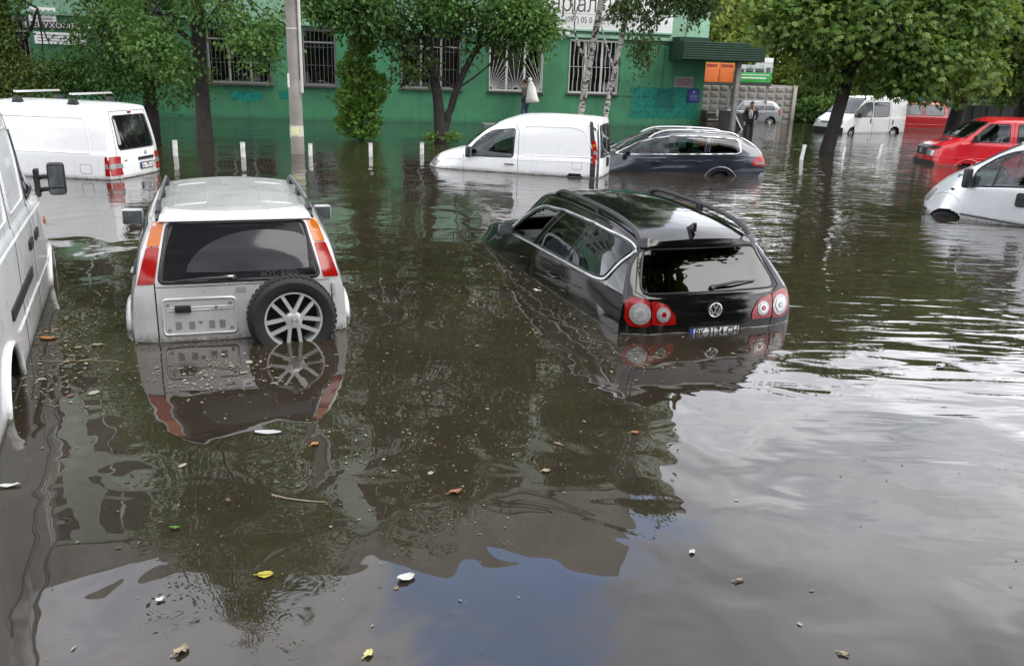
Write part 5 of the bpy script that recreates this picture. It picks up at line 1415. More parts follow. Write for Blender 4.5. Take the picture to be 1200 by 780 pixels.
# ---------------------------------------------------------------- silver off-roader with a spare wheel
def silver_suv():
    hd = 20.0
    c = Car('sport_utility_vehicle', 'silver off-road car with a spare wheel on its tailgate and no number plate', 'car', (-2.195, 6.48), hd, 0.62, SILVER,
        [[0, .76, .835, .12, .795, .45, .655, .925, .965], [.5, .82, .895, .12, .835, .455, .675, .95, 1.0], [1.4, .84, .905, .12, .85, .45, .69, .965, 1.02],
         [2.4, .84, .905, .12, .85, .44, .68, .955, 1.01], [2.72, .84, .905, .12, .835, .43, .655, .925, .975], [3.08, .82, .868, .12, .83, .42, .63, .70, .755], [3.42, .82, .865, .12, .82, .40, .62, .46, .51],
         [3.7, .82, .86, .10, .79, .36, .62, .40, .45], [4.3, .78, .82, .06, .74, .28, .58, .33, .37], [4.45, .70, .76, .04, .68, .18, .52, .24, .28]],
        [(-.5, -.02), (-.15, -.03), (.1, 0), (.45, .035), (.62, .11), (.95, .30), (1.1, .33)], [(-.5, .05), (0, 0), (.3, .06), (.6, .1)], res=0.022, rround=0.09, xw=.9)
    # tailgate: seam, glass, plate recess, badge
    rw = rpoly([(.625, .475), (-.625, .475), (-.53, .905), (.53, .905)], .05)
    c.window('B', rw, see_glass('dusty_dark_rear_glass', (.30, .31, .31), .12, 1.22), True, 'rear_window', 0.016)
    arc = [(-.20 + .62 * math.cos(t), .505 + .335 * math.sin(t)) for t in np.linspace(.12, PI - .12, 22)] + [(-.20 - .28, .535), (-.20 + .30, .535)]
    arc = [(max(-.54, a), b) for a, b in arc]
    c.patch('wiped_glass', 'B', arc, see_glass('wiped_rear_glass', (.45, .46, .46), .05, 1.44), .016, .002)
    c.line('tailgate_gap', 'B', [(.66, .92), (.655, .46), (.655, -.05)], 0.006, SEAM, -0.001)
    c.line('tailgate_gap', 'B', [(-.72, .40), (-.72, -.05)], 0.006, SEAM, -0.001)
    c.line('tailgate_gap', 'B', [(.655, .44), (-.70, .44)], 0.004, SEAM, -0.002)
    # spoiler lip over the glass
    sp = c.patch('roof_spoiler', 'B', rpoly([(.60, .915), (-.60, .915), (-.56, .965), (.56, .965)], .015), SILVER, 0.030, 0.01)
    rc = c.patch('plate_recess', 'B', rpoly([(.60, .07), (.07, .07), (.07, .335), (.60, .335)], .03), SILVER, 0.003, 0.01)
    c.line('plate_surround', 'B', rpoly([(.61, .06), (.06, .06), (.06, .345), (.61, .345)], .035), 0.011, SILVER, 0.004, True, rc)
    c.line('plate_surround', 'B', rpoly([(.585, .255), (.085, .255), (.085, .275), (.585, .275)], .008), 0.006, SILVER, 0.004, True, rc)
    p, n = c.cast('B', .46, .27)
    obj('recess_latch', MB().box(p - Vector((.012, 0, 0)), (.045, .12, .055)), BLACKP, rc, bevel=.006)  # small black latch in the plate recess
    st = MB()
    for y in (.50, .40, .25, .17):
        q, _ = c.cast('B', y, .13); st.box(q - Vector((.004, 0, 0)), (.006, .045, .07))
    for y, z in ((.57, .30), (.10, .30), (.57, .10), (.10, .10), (.335, .155), (.21, .27)):
        q, _ = c.cast('B', y, z); st.lathe([(.016, 0), (.013, .012)], q, (-1, 0, 0), 10)
    obj('bolts', st, GSILVER, rc)['kind'] = 'stuff'
    q, _ = c.cast('B', .02, .40)
    bd = c.patch('badge', 'B', rpoly([(.05, .38), (-.03, .38), (-.03, .425), (.05, .425)], .01), CHROME, .006, .002)
    wiper(c, 'B', (.06, .50), (.50, .485))
    wp = MB()
    a, _ = c.cast('B', .06, .51); b, _ = c.cast('B', .26, .50)
    wp.tube([a + Vector((-.03, 0, .005)), b + Vector((-.028, 0, .004))], .010)
    c.obj('wiper_arm', wp, ALLOY)
    # lamps on the rear pillars: red below, amber above; each wraps on to the flank
    for s in (1, -1):
        lp = c.patch('tail_light', 'B', rpoly([(s * .655, .465), (s * .785, .46), (s * .70, .73), (s * .60, .735)], .012), RED_L, .007, .02)
        l2 = c.patch('amber_lens', 'B', rpoly([(s * .60, .742), (s * .698, .737), (s * .640, .915), (s * .558, .915)], .012), AMB_L, .007, .02, parent=lp)
    # hinges
    hg = MB()
    for z in (.36, .12):
        q, _ = c.cast('B', -.735, z); hg.box(q, (.03, .03, .11))
    c.obj('hinge', hg, SILVER, bevel=.006)
    # flank glass
    for ax in 'LR':
        c.window(ax, rpoly([(.30, .50), (1.12, .49), (1.12, .84), (.50, .865)], .05), GLASS_T, True)
        c.window(ax, rpoly([(1.20, .485), (1.95, .475), (1.95, .86), (1.20, .85)], .05), GLASS_T, True)
        c.window(ax, rpoly([(2.03, .475), (3.05, .455), (2.62, .84), (2.03, .865)], .05), GLASS_T, True)
        c.patch('door', ax, rpoly([(1.16, -.35), (1.98, -.35), (1.98, .44), (1.16, .45), ], .04), SILVER, .004, .01)
        c.patch('door', ax, rpoly([(2.0, -.35), (2.98, -.35), (3.05, .40), (2.0, .44)], .04), SILVER, .004, .01)
        c.line('rub_strip', ax, [(.9, .02), (3.0, .0)], .02, GREYP, .0)
        handle(c, ax, 2.14, .30, SILVER); handle(c, ax, 1.30, .30, SILVER)
        c.line('arch_lip', ax, [(.78 + .44 * math.cos(t), -.25 + .42 * math.sin(t)) for t in np.linspace(.35, PI - .35, 14)], .03, SILVER, .006)
    ww = rpoly([(.58, .50), (-.58, .50), (-.55, .90), (.55, .90)], .06)
    c.window('F', ww, GLASS_S, True, 'windscreen', .016)
    # roof: grooves, rails, aerial plug
    for y0 in (.36, -.36):
        c.line('roof_groove', 'T', rpoly([(.75, y0 - .13), (2.0, y0 - .13), (2.0, y0 + .13), (.75, y0 + .13)], .03), .006, SILVER, .0, True)
    for s in (1, -1):
        pts = []
        for x in np.linspace(.32, 2.45, 16):
            q, _ = c.cast('T', x, s * .60); e = min(x - .32, 2.45 - x)
            pts.append(q + Vector((0, 0, .0 + min(.07, e * .28))))
        rr = c.obj('roof_rail', MB().tube(pts, .021, 8), BLACKP)
        ft = MB()
        for x in (.50, 1.35, 2.2):
            q, _ = c.cast('T', x, s * .60); ft.box(q + Vector((0, 0, .02)), (.20, .045, .06))
        obj('rail_foot', ft, BLACKP, rr, bevel=.012)
        tp = [p_ + Vector((0, 0, .018)) for p_ in pts[2:-2]]
        obj('rail_cap', MB().tube(tp, .012, 6), GSILVER, rr)
    mirror(c, 2.72, .88, .57, 1, SILVER, .22, .17, .12)
    mirror(c, 2.72, -.88, .57, -1, SILVER, .20, .17, .12)
    # spare wheel
    c.wheel_at((-.035, -.365, .185), (-1, -.05, .02), .345, .21, ALLOY)
    mark = MB()
    o = Vector((-.268, -.377, .19))
    for a, b in (((.022, -.02), (.018, .024)), ((-.022, -.02), (-.018, .024)), ((-.018, .002), (.018, .002))):
        mark.bar(o + Vector((0, a[0], a[1])), o + Vector((0, b[0], b[1])), .007, .008)
    c.obj('wheel_emblem', mark, GSILVER)
    # cabin
    for y in (.37, -.37):
        seat(c, 2.25, y, .25, SEATC)
    c.obj('rear_bench', MB().box((1.25, 0, .25), (.14, 1.2, .5), M=Matrix.Rotation(-.2, 3, 'Y')), SEATC, bevel=.04)
    hr = MB()
    for y in (.36, -.36): hr.box((1.18, y, .57), (.08, .25, .15))
    c.obj('headrest', hr, SEATC, bevel=.03)
    c.obj('dashboard', MB().box((2.98, 0, .30), (.45, 1.45, .25)), LINING, bevel=.05)
    c.obj('parcel_cover', MB().box((.62, .0, .40), (.75, 1.35, .02)), LINING)
    pcl = MB().prism([(.52, .478), (.20, .478), (.22, .53), (.36, .56), (.50, .52)], .0, .02, lambda a, b, h: (.20 - h, a, b))
    c.obj('cargo_bag', MB().box((.40, .36, .50), (.22, .42, .14)), BLACKP, bevel=.05)
    steering(c, 2.55, .37, .42)
    # dark sticker lettering low on the rear glass
    t = tag(link('window_lettering', text_mesh('BOT  IHSO', .062, INK, .001, .002), c.root), kind='stuff')
    q, n = c.cast('B', -.30, .515)
    frame(t, (0, -1, 0), (.30, 0, .95), (q.x - .022, q.y, q.z + c.D))
    CARS.append((c, 0.011))
    c.finish(True, [('L', .78, -.25, .37), ('R', .78, -.25, .37)])
silver_suv()

# ---------------------------------------------------------------- black estate car in the middle
def black_estate():
    hd = 19.5
    c = Car('estate_car', 'black estate car in deep water with round-lens tail lights and an open front window', 'car', (1.80, 7.10), hd, 0.65, BLACKC,
        [[0, .80, .885, .08, .825, .37, .60, .735, .765], [.5, .83, .905, .08, .845, .385, .635, .80, .835], [1.3, .84, .912, .06, .855, .385, .655, .865, .905], [2.1, .84, .912, .05, .855, .375, .655, .885, .935],
         [2.55, .84, .91, .05, .85, .365, .64, .865, .915], [2.95, .84, .908, .04, .84, .35, .60, .76, .81], [3.35, .84, .905, .02, .83, .33, .58, .53, .58], [3.68, .83, .90, .0, .81, .30, .63, .37, .41],
         [4.0, .82, .89, -.02, .79, .27, .64, .325, .365], [4.5, .76, .86, -.06, .73, .17, .58, .215, .255], [4.77, .6, .72, -.12, .60, .02, .48, .06, .09]],
        [(-.5, .02), (-.1, 0), (.08, .0), (.31, .045), (.36, .09), (.73, .36), (.95, .40)], [(-.5, 0), (.3, 0)], res=0.022, rround=0.13, fround=.35, xw=1.0)
    rw = rpoly([(.70, .345), (-.70, .345), (-.565, .685), (.565, .685)], [.10, .10, .05, .05], 6)
    c.window('B', rw, see_glass('rear_glass', (.02, .022, .022), 0.0, 1.54), False, 'rear_window', .010)
    sp = c.patch('roof_spoiler', 'B', rpoly([(.60, .70), (-.60, .70), (-.575, .748), (.575, .748)], .015), BLACKC, .035, .01)
    c.line('tailgate_gap', 'B', [(.60, .70), (.73, .36), (.66, .32), (.62, .05), (.60, -.1)], .005, SEAM, 0)
    c.line('tailgate_gap', 'B', [(-.60, .70), (-.73, .36), (-.66, .32), (-.62, .05), (-.60, -.1)], .005, SEAM, 0)
    wiper(c, 'B', (.0, .37), (-.46, .40))
    # lamps: outer one on the body, inner one on the tailgate, round clear lenses in both
    for s in (1, -1):
        ax = 'L' if s > 0 else 'R'
        lo = c.patch('tail_light', 'B', rpoly([(s * .845, .13), (s * .79, .075), (s * .625, .075), (s * .625, .30), (s * .77, .325), (s * .835, .30)], .03), RED_L, .010, .02)
        c.patch('lens_ring', 'B', circ(s * .715, .188, .092, 24), BOWL, .016, .004, parent=lo)
        c.patch('reflector', 'B', circ(s * .715, .188, .058, 24), BOWL2, .022, .004, parent=lo)
        c.patch('bulb', 'B', circ(s * .715, .188, .026, 14), BOWL, .030, .004, parent=lo)
        li = c.patch('tail_light', 'B', rpoly([(s * .613, .085), (s * .385, .085), (s * .395, .16), (s * .47, .26), (s * .613, .298)], .03), RED_L, .010, .02)
        c.patch('lens_ring', 'B', circ(s * .510, .178, .064, 22), BOWL, .016, .004, parent=li)
        c.patch('reflector', 'B', circ(s * .510, .178, .042, 20), BOWL2, .021, .004, parent=li)
        c.patch('bulb', 'B', circ(s * .510, .178, .022, 14), RED_L, .028, .004, parent=li)
    # round emblem: ring with a V over a W
    q, n = c.cast('B', .0, .195)
    em = MB().tube([q + Vector((-.014, .062 * math.cos(t), .062 * math.sin(t))) for t in np.linspace(0, 2 * PI, 28, endpoint=False)], .007, 8, True)
    E = c.obj('emblem', em, CHROME)
    vw = MB()
    def seg(a, b): vw.bar(q + Vector((-.014, -a[0], a[1])), q + Vector((-.014, -b[0], b[1])), .009, .010)
    seg((-.024, .052), (0, .004)); seg((.024, .052), (0, .004))
    seg((-.050, .030), (-.022, -.050)); seg((-.022, -.050), (0, -.006)); seg((0, -.006), (.022, -.050)); seg((.022, -.050), (.050, .030))
    obj('emblem_letters', vw, CHROME, E)
    c.plate('B', .0, -.005, 'BK 3174 CH', .52, .112, off=.02)
    # chrome line round the side glass, glass panes
    dlo = rpoly([(.36, .68), (.52, .385), (.70, .36), (1.5, .355), (2.4, .345), (3.33, .315), (3.02, .52), (2.72, .675), (2.45, .755), (1.9, .79), (1.2, .785), (.56, .745)], [.08, .05, .1, 0, 0, .02, .1, .1, .1, 0, 0, .1])
    for ax in 'LR':
        c.window(ax, rpoly([(.42, .675), (.56, .41), (.70, .385), (1.36, .38), (1.07, .765), (.60, .725)], [.06, .05, .08, .01, .01, .08]), GLASS_T, True, seal=.008)
        c.window(ax, rpoly([(1.47, .38), (2.24, .37), (1.84, .775), (1.18, .765)], .015), GLASS_T, True, seal=.010)
        fw_ = rpoly([(2.36, .37), (3.22, .335), (2.95, .52), (2.68, .655), (2.43, .735), (1.98, .765)], .02)
        if ax == 'L':
            c.hole(ax, fw_, .012)                            # the driver's window is wound down
            c.line('seal', ax, fw_, .012, BLACKP, .0, True)
        else: c.window(ax, fw_, GLASS_T, True, seal=.010)
        c.line('window_trim', ax, dlo, .013, CHROME, .006, True, step=.04)
        c.patch('pillar_cover', ax, [(1.37, .375), (1.46, .375), (1.17, .775), (1.08, .775)], GLASS_B, .004, .006)
        c.patch('pillar_cover', ax, [(2.25, .37), (2.35, .365), (1.97, .775), (1.85, .78)], GLASS_B, .004, .006)
        c.patch('door', ax, rpoly([(1.32, -.45), (2.30, -.45), (2.34, .335), (1.5, .345), (1.22, .10)], .03), BLACKC, .004, .01)
        c.patch('door', ax, rpoly([(2.32, -.45), (3.38, -.45), (3.42, .29), (2.36, .335)], .03), BLACKC, .004, .01)
        handle(c, ax, 1.60, .16, BLACKC, .21); handle(c, ax, 2.62, .15, BLACKC, .21)
    mirror(c, 3.10, .855, .385, 1, BLACKC, .18, .145, .12)
    mirror(c, 3.10, -.855, .385, -1, BLACKC, .18, .145, .12)
    c.window('F', rpoly([(.66, .42), (-.66, .42), (-.56, .84), (.56, .84)], .06), GLASS_S, True, 'windscreen', .014)
    # glass roof panel, rails, shark fin aerial
    c.patch('sunroof', 'T', rpoly([(1.15, .50), (1.15, -.50), (2.35, -.50), (2.35, .50)], .06), GLASS_B, .003, .006)
    for s in (1, -1):
        pts = []
        for x in np.linspace(.40, 2.42, 20):
            q, _ = c.cast('T', x, s * .575); e = min(x - .40, 2.42 - x)
            pts.append(q + Vector((0, 0, min(.055, .012 + e * .30))))
        r_ = c.obj('roof_rail', MB().tube(pts, .024, 8), BLACKP)
        q, _ = c.cast('T', 1.35, s * .575)
        obj('rail_foot', MB().box(q + Vector((0, 0, .03)), (.10, .035, .08)), BLACKP, r_, bevel=.01)
    q, _ = c.cast('T', .55, 0)
    c.obj('aerial', MB().prism([(-.09, -.01), (.10, -.01), (.0, .03), (-.07, .075), (-.09, .07)], -.018, .018, lambda a, b, h: (q.x + a, h, q.z + b)), BLACKC, bevel=.008)
    for y in (.37, -.37): seat(c, 2.45, y, .20, SEATC)
    c.obj('rear_bench', MB().box((1.45, 0, .15), (.15, 1.2, .55), M=Matrix.Rotation(-.22, 3, 'Y')), SEATC, bevel=.04)
    c.obj('dashboard', MB().box((3.2, 0, .20), (.5, 1.45, .22)), GREYP, bevel=.06)
    c.obj('child_seat', MB().box((2.92, -.30, .32), (.30, .46, .18)), plain('pale_grey_trim', (.28, .29, .30), .6), bevel=.06)
    steering(c, 2.85, .37, .32)
    CARS.append((c, 0.011))
    c.finish(True)
black_estate()

# ---------------------------------------------------------------- white small van, side on, in front of the building
def small_van():
    hd = 74.2
    a = (1.78, 18.21)
    c = Car('panel_van', 'small white panel van seen side on, beside the dark blue-grey estate car', 'van', off_side(a, hd, .84), hd, 0.55, WHITE,
        [[0, .76, .815, .15, .785, .42, .685, 1.215, 1.255], [.4, .78, .832, .15, .805, .42, .70, 1.235, 1.285], [1.2, .79, .84, .15, .81, .42, .70, 1.24, 1.30], [1.85, .79, .84, .15, .81, .41, .69, 1.21, 1.275],
         [2.25, .79, .84, .14, .805, .40, .67, 1.10, 1.175], [2.6, .79, .84, .12, .80, .39, .645, .955, 1.02], [2.95, .79, .84, .10, .79, .385, .63, .74, .79], [3.25, .79, .838, .06, .77, .38, .62, .47, .52],
         [3.5, .78, .83, .03, .74, .32, .60, .40, .45], [3.85, .74, .80, -.05, .69, .20, .55, .29, .335], [4.08, .66, .74, -.1, .60, .05, .46, .14, .18], [4.2, .56, .64, -.15, .52, -.05, .40, .0, .03]],
        [(-.5, 0), (.1, 0), (.42, .01), (1.2, .10), (1.3, .12)], [(-.5, .02), (.3, .0)], res=.04, rround=.10, fround=.32, xw=.35)
    # windows
    for ax in 'LR':
        c.window(ax, rpoly([(3.03, .325), (3.02, .42), (2.90, .60), (2.72, .76), (2.48, .90), (1.95, .965), (1.97, .35)], [.03, .05, .1, .1, .1, .06, .06]), GLASS_S, True, seal=.014)
        c.line('side_panel_crease', ax, rpoly([(1.74, .40), (1.72, 1.035), (.62, 1.05), (.36, .98), (.16, .54), (.13, .44)], [.06, .06, .2, .2, .1, .05]), .010, WHITE, .0, True, step=.05)
        c.patch('door', ax, rpoly([(1.84, -.45), (3.1, -.45), (3.14, .30), (1.86, .335)], .04), WHITE, .004, .01)
        c.line('door_gap', ax, [(1.85, -.2), (1.86, .9), (1.95, 1.05)], .006, SEAM, -.002)
        c.line('door_gap', ax, [(3.12, -.2), (3.14, .36)], .006, SEAM, -.002)
        handle(c, ax, 2.05, .185, BLACKP, .2)
        c.line('fuel_flap', ax, rpoly([(.40, .17), (.62, .17), (.62, .33), (.40, .33)], .04), .004, GREYP, -.001, True)
        c.line('crease', ax, [(.15, .34), (1.8, .30), (3.1, .26), (3.6, .22)], .008, WHITE, .0)
        # black strip and lamp at the rear corner
        c.patch('corner_strip', ax, rpoly([(.06, -.1), (.21, -.1), (.22, .5), (.30, 1.19), (.23, 1.19), (.08, .4)], .02), BLACKP, .005, .008)
        lp = c.patch('tail_light', ax, rpoly([(.065, .30), (.165, .30), (.20, .62), (.22, .80), (.14, .80), (.09, .6)], .02), RED_L, .010, .01)
        c.patch('clear_lens', ax, rpoly([(.085, .52), (.165, .50), (.175, .57), (.10, .60)], .01), CLR_L, .020, .004, parent=lp)
        c.patch('clear_lens', ax, rpoly([(.12, .68), (.19, .66), (.20, .71), (.13, .73)], .01), AMB_L, .020, .004, parent=lp)
        s = 1 if ax == 'L' else -1
        c.patch('corner_strip', 'B', rpoly([(s * .80, -.1), (s * .69, -.1), (s * .64, 1.15), (s * .72, 1.15)], .02), BLACKP, .004, .008)
        mirror(c, 2.98, s * .86, .42, s, BLACKP, .16, .24, .12, .10)
    for s in (1, -1):
        c.window('B', rpoly([(s * .04, .42), (s * .62, .42), (s * .56, 1.10), (s * .04, 1.13)], .05), GLASS_D, False, 'rear_window', .010)
        c.patch('rear_door', 'B', rpoly([(s * .015, -.3), (s * .68, -.3), (s * .68, .38), (s * .015, .38)], .03), WHITE, .004, .01)
    c.obj('rear_lock', MB().box((-.02, .0, .30), (.05, .12, .2)), BLACKP, bevel=.01)
    c.window('F', rpoly([(.66, .52), (-.66, .52), (-.60, 1.05), (.60, 1.05)], .08), GLASS_S, True, 'windscreen', .016)
    for s in (1, -1):
        c.patch('headlight', 'F', rpoly([(s * .42, .10), (s * .68, .02), (s * .72, .16), (s * .50, .28)], .03), CLR_L, .010, .01)
    seat(c, 2.45, .37, .20, SEATC, head=False); seat(c, 2.45, -.37, .20, SEATC, head=False)
    c.obj('bulkhead', MB().box((1.9, 0, .4), (.04, 1.3, 1.2)), plain('grey_bulkhead', (.22, .23, .24), .8))
    c.obj('dashboard', MB().box((3.05, 0, .18), (.45, 1.35, .22)), GREYP, bevel=.05)
    steering(c, 2.72, .37, .33)
    c.wheel('L', .545, -.20, .30, .05)
    CARS.append((c, 0.014))
    c.finish(True, [('L', .545, -.24, .325), ('R', .545, -.24, .325)])
small_van()

# ---------------------------------------------------------------- dark blue grey estate next to it
def blue_estate():
    hd = 94.0
    a = (5.47, 19.65)
    o = along(off_side(a, hd, .90), hd, -.43)
    c = Car('estate_car', 'dark blue-grey estate car with silver roof rails behind the white small van', 'car', o, hd, 0.5, NAVY,
        [[0, .80, .88, .10, .82, .46, .60, .78, .81], [.5, .83, .90, .10, .84, .47, .63, .885, .905], [1.0, .84, .91, .10, .85, .46, .65, .935, .955], [1.8, .84, .91, .10, .85, .44, .66, .955, .985], [2.4, .84, .91, .10, .85, .42, .65, .94, .97],
         [2.8, .84, .91, .09, .84, .41, .61, .845, .885], [3.2, .84, .905, .08, .83, .40, .58, .67, .72], [3.6, .83, .90, .06, .81, .38, .62, .44, .48], [4.0, .82, .89, .04, .78, .34, .60, .385, .42], [4.5, .74, .83, 0, .70, .24, .52, .28, .31], [4.8, .6, .70, -.1, .56, .10, .42, .14, .16]],
        [(-.5, .05), (.1, 0), (.3, .02), (.5, .12), (.9, .52), (1.1, .6)], [(-.5, 0), (.4, .0)], res=.04, rround=.14, fround=.32, xw=1.2)
    dlo = rpoly([(.74, .80), (.70, .545), (.80, .50), (1.6, .475), (2.6, .445), (3.62, .415), (3.1, .68), (2.75, .785), (2.35, .855), (1.7, .865), (1.1, .845)], [.08, .06, .06, 0, 0, .02, .1, .1, .1, 0, .06])
    GL = see_glass('pale_reflecting_glass', (.74, .80, .79), 0.0, 1.5)
    for ax in 'LR':
        c.window(ax, rpoly([(.79, .785), (.76, .555), (.82, .52), (1.46, .50), (1.40, .835), (1.1, .82)], .04), GL, True, seal=.008)
        c.window(ax, rpoly([(1.56, .495), (2.33, .475), (2.22, .84), (1.50, .84)], .03), GL, True, seal=.008)
        c.window(ax, rpoly([(2.48, .47), (3.50, .44), (3.08, .64), (2.72, .765), (2.40, .83)], .03), GL, True, seal=.008)
        c.line('window_trim', ax, dlo, .014, CHROME, .006, True, step=.05)
        c.patch('door', ax, rpoly([(1.50, -.4), (2.42, -.4), (2.44, .43), (1.56, .455), (1.48, .2)], .03), NAVY, .004, .01)
        c.patch('door', ax, rpoly([(2.45, -.4), (3.56, -.4), (3.60, .385), (2.47, .425)], .03), NAVY, .004, .01)
        handle(c, ax, 1.72, .30, NAVY); handle(c, ax, 2.68, .27, NAVY)
        c.line('crease', ax, [(.3, .37), (1.6, .34), (3.4, .29)], .007, NAVY, 0)
        s = 1 if ax == 'L' else -1
        lp = c.patch('tail_light', ax, rpoly([(-.0, .24), (.42, .25), (.40, .40), (.22, .485), (.05, .46)], .03), RED_L, .012, .02)
        c.patch('clear_lens', ax, [(.03, .28), (.36, .285), (.33, .325), (.03, .325)], CLR_L, .016, .004, parent=lp)
        c.patch('lens_back', 'B', rpoly([(s * .86, .24), (s * .50, .24), (s * .50, .44), (s * .84, .44)], .02), RED_L, .012, .02, parent=lp)
        c.line('arch_lip', ax, [(1.17 + .42 * math.cos(t), -.22 + .42 * math.sin(t)) for t in np.linspace(.3, PI - .3, 14)], .025, NAVY, .004)
        mirror(c, 3.42, s * .93, .48, s, BLACKC, .18, .15, .12)
        pts = []
        for x in np.linspace(.72, 2.85, 18):
            q, _ = c.cast('T', x, s * .60); e = min(x - .72, 2.85 - x)
            pts.append(q + Vector((0, 0, min(.045, .01 + e * .25))))
        r_ = c.obj('roof_rail', MB().tube(pts, .018, 8), ALLOY)
        q, _ = c.cast('T', 1.6, s * .60); obj('rail_foot', MB().box(q + Vector((0, 0, .03)), (.12, .035, .08)), ALLOY, r_, bevel=.01)
    c.window('B', rpoly([(.62, .50), (-.62, .50), (-.54, .84), (.54, .84)], .05), GLASS_D, False, 'rear_window', .014)
    c.line('rear_trim', 'B', [(.66, .48), (.58, .86)], .012, CHROME, .006)
    c.window('F', rpoly([(.62, .50), (-.62, .50), (-.55, .95), (.55, .95)], .05), GLASS_S, True, 'windscreen', .014)
    for y in (.37, -.37): seat(c, 2.55, y, .30, SEATC)
    c.obj('rear_bench', MB().box((1.55, 0, .25), (.15, 1.2, .5), M=Matrix.Rotation(-.22, 3, 'Y')), SEATC, bevel=.04)
    c.obj('dashboard', MB().box((3.25, 0, .28), (.5, 1.4, .22)), GREYP, bevel=.05)
    steering(c, 2.95, .37, .42)
    c.patch('bumper_reflector', 'L', rpoly([(.04, -.02), (.26, .0), (.20, .10), (.06, .09)], .02), CLR_L, .008, .008)
    c.wheel('L', 1.17, -.24, .31, .06)
    c.finish(True, [('L', 1.17, -.24, .35), ('R', 1.17, -.24, .35)])
blue_estate()

# ---------------------------------------------------------------- pale silver van running out of the frame on the right
def silver_van():
    hd = 50.0
    a = (7.61, 14.23)
    o = along(off_side(a, hd, .95), hd, -4.0)
    c = Car('van', 'pale silver van cut by the right frame edge, front wheel arch just above water', 'van', o, hd, 0.6, LSILVER,
        [[0, .82, .92, .05, .90, .60, .80, 1.30, 1.36], [1.2, .84, .95, .05, .93, .60, .82, 1.34, 1.41], [2.6, .84, .952, .05, .93, .61, .80, 1.34, 1.41], [3.0, .84, .952, .05, .925, .61, .785, 1.32, 1.395], [3.35, .84, .95, .05, .92, .60, .76, 1.235, 1.31],
         [3.62, .84, .95, .06, .915, .58, .73, 1.10, 1.17], [3.95, .84, .948, .08, .90, .565, .72, .885, .95], [4.2, .82, .94, .10, .87, .52, .70, .74, .80], [4.45, .78, .91, .10, .80, .42, .62, .585, .64], [4.65, .70, .84, .08, .70, .27, .54, .40, .44], [4.78, .58, .74, .05, .60, .12, .46, .22, .25]],
        [(-.5, 0), (1.4, .05)], [(-.5, .02), (.3, .0), (.6, .0)], res=.03, rround=.08, fround=.42, xf=.7)
    W_ = rpoly([(3.93, .555), (3.92, .70), (3.88, .84), (3.62, 1.05), (3.40, 1.16), (3.0, 1.235), (2.98, .645), (3.5, .60)], [.04, .04, .08, .1, .1, .03, .03, .1])
    for ax in 'LR':
        c.window(ax, W_, GLASS_S, True, seal=.018)
        c.line('quarter_bar', ax, [(3.60, .58), (3.53, 1.09)], .016, BLACKP, .006)
        s = 1 if ax == 'L' else -1
        c.patch('door', ax, rpoly([(2.95, -.4), (3.98, -.4), (4.0, .50), (3.55, .555), (2.95, .60)], .04), LSILVER, .004, .01)
        c.line('door_gap', ax, [(2.93, -.2), (2.94, 1.28)], .006, SEAM, -.002)
        handle(c, ax, 3.08, .43, BLACKP, .2)
        h1 = c.patch('handle_block', ax, rpoly([(3.05, .30), (3.22, .30), (3.22, .53), (3.05, .53)], .05), BLACKP, .02, .01)
        c.line('rub_strip', ax, [(4.0, .085), (2.2, -.03)], .022, GREYP, .0)
        c.line('arch_crease', ax, [(3.98, .10), (4.05, .30), (4.2, .40), (4.36, .41), (4.50, .34)], .010, LSILVER, .0)
        c.patch('indicator', ax, circ(4.20, .475, .035, 10, .02), SEAM, .006, .004)
        mb = MB().box((3.97, s * 1.05, .70), (.13, .20, .33))
        m = c.obj('side_mirror', mb, BLACKP, bevel=.05)
        obj('mirror_stalk', MB().bar((3.97, s * .86, .62), (3.97, s * 1.0, .62), .08, .06), BLACKP, m)
    c.window('F', rpoly([(.60, .88), (-.60, .88), (-.54, 1.27), (.54, 1.27)], .08), GLASS_S, True, 'windscreen', .02)
    for s in (1, -1):
        c.patch('headlight', 'F', rpoly([(s * .40, .22), (s * .58, .18), (s * .64, .34), (s * .58, .44), (s * .46, .38)], .04), CLR_L, .008, .01)
    c.patch('bumper', 'F', rpoly([(.62, -.3), (-.62, -.3), (-.62, .10), (.62, .10)], .05), GREYP, .01, .02)
    for y in (.45, -.45): seat(c, 3.15, y, .52, SEATG)
    c.obj('door_lining', MB().box((3.75, .80, .62), (.30, .05, .28)), plain('pale_door_lining', (.24, .27, .26), .7), bevel=.02)
    c.obj('dashboard', MB().box((3.95, 0, .62), (.5, 1.5, .22)), plain('teal_grey_dashboard', (.09, .12, .12), .6), bevel=.05)
    steering(c, 3.55, .45, .78, 40)
    c.wheel('L', 4.24, -.24, .33, .06)
    c.finish(True, [('L', 4.24, -.22, .36), ('R', 4.24, -.22, .36)])
silver_van()

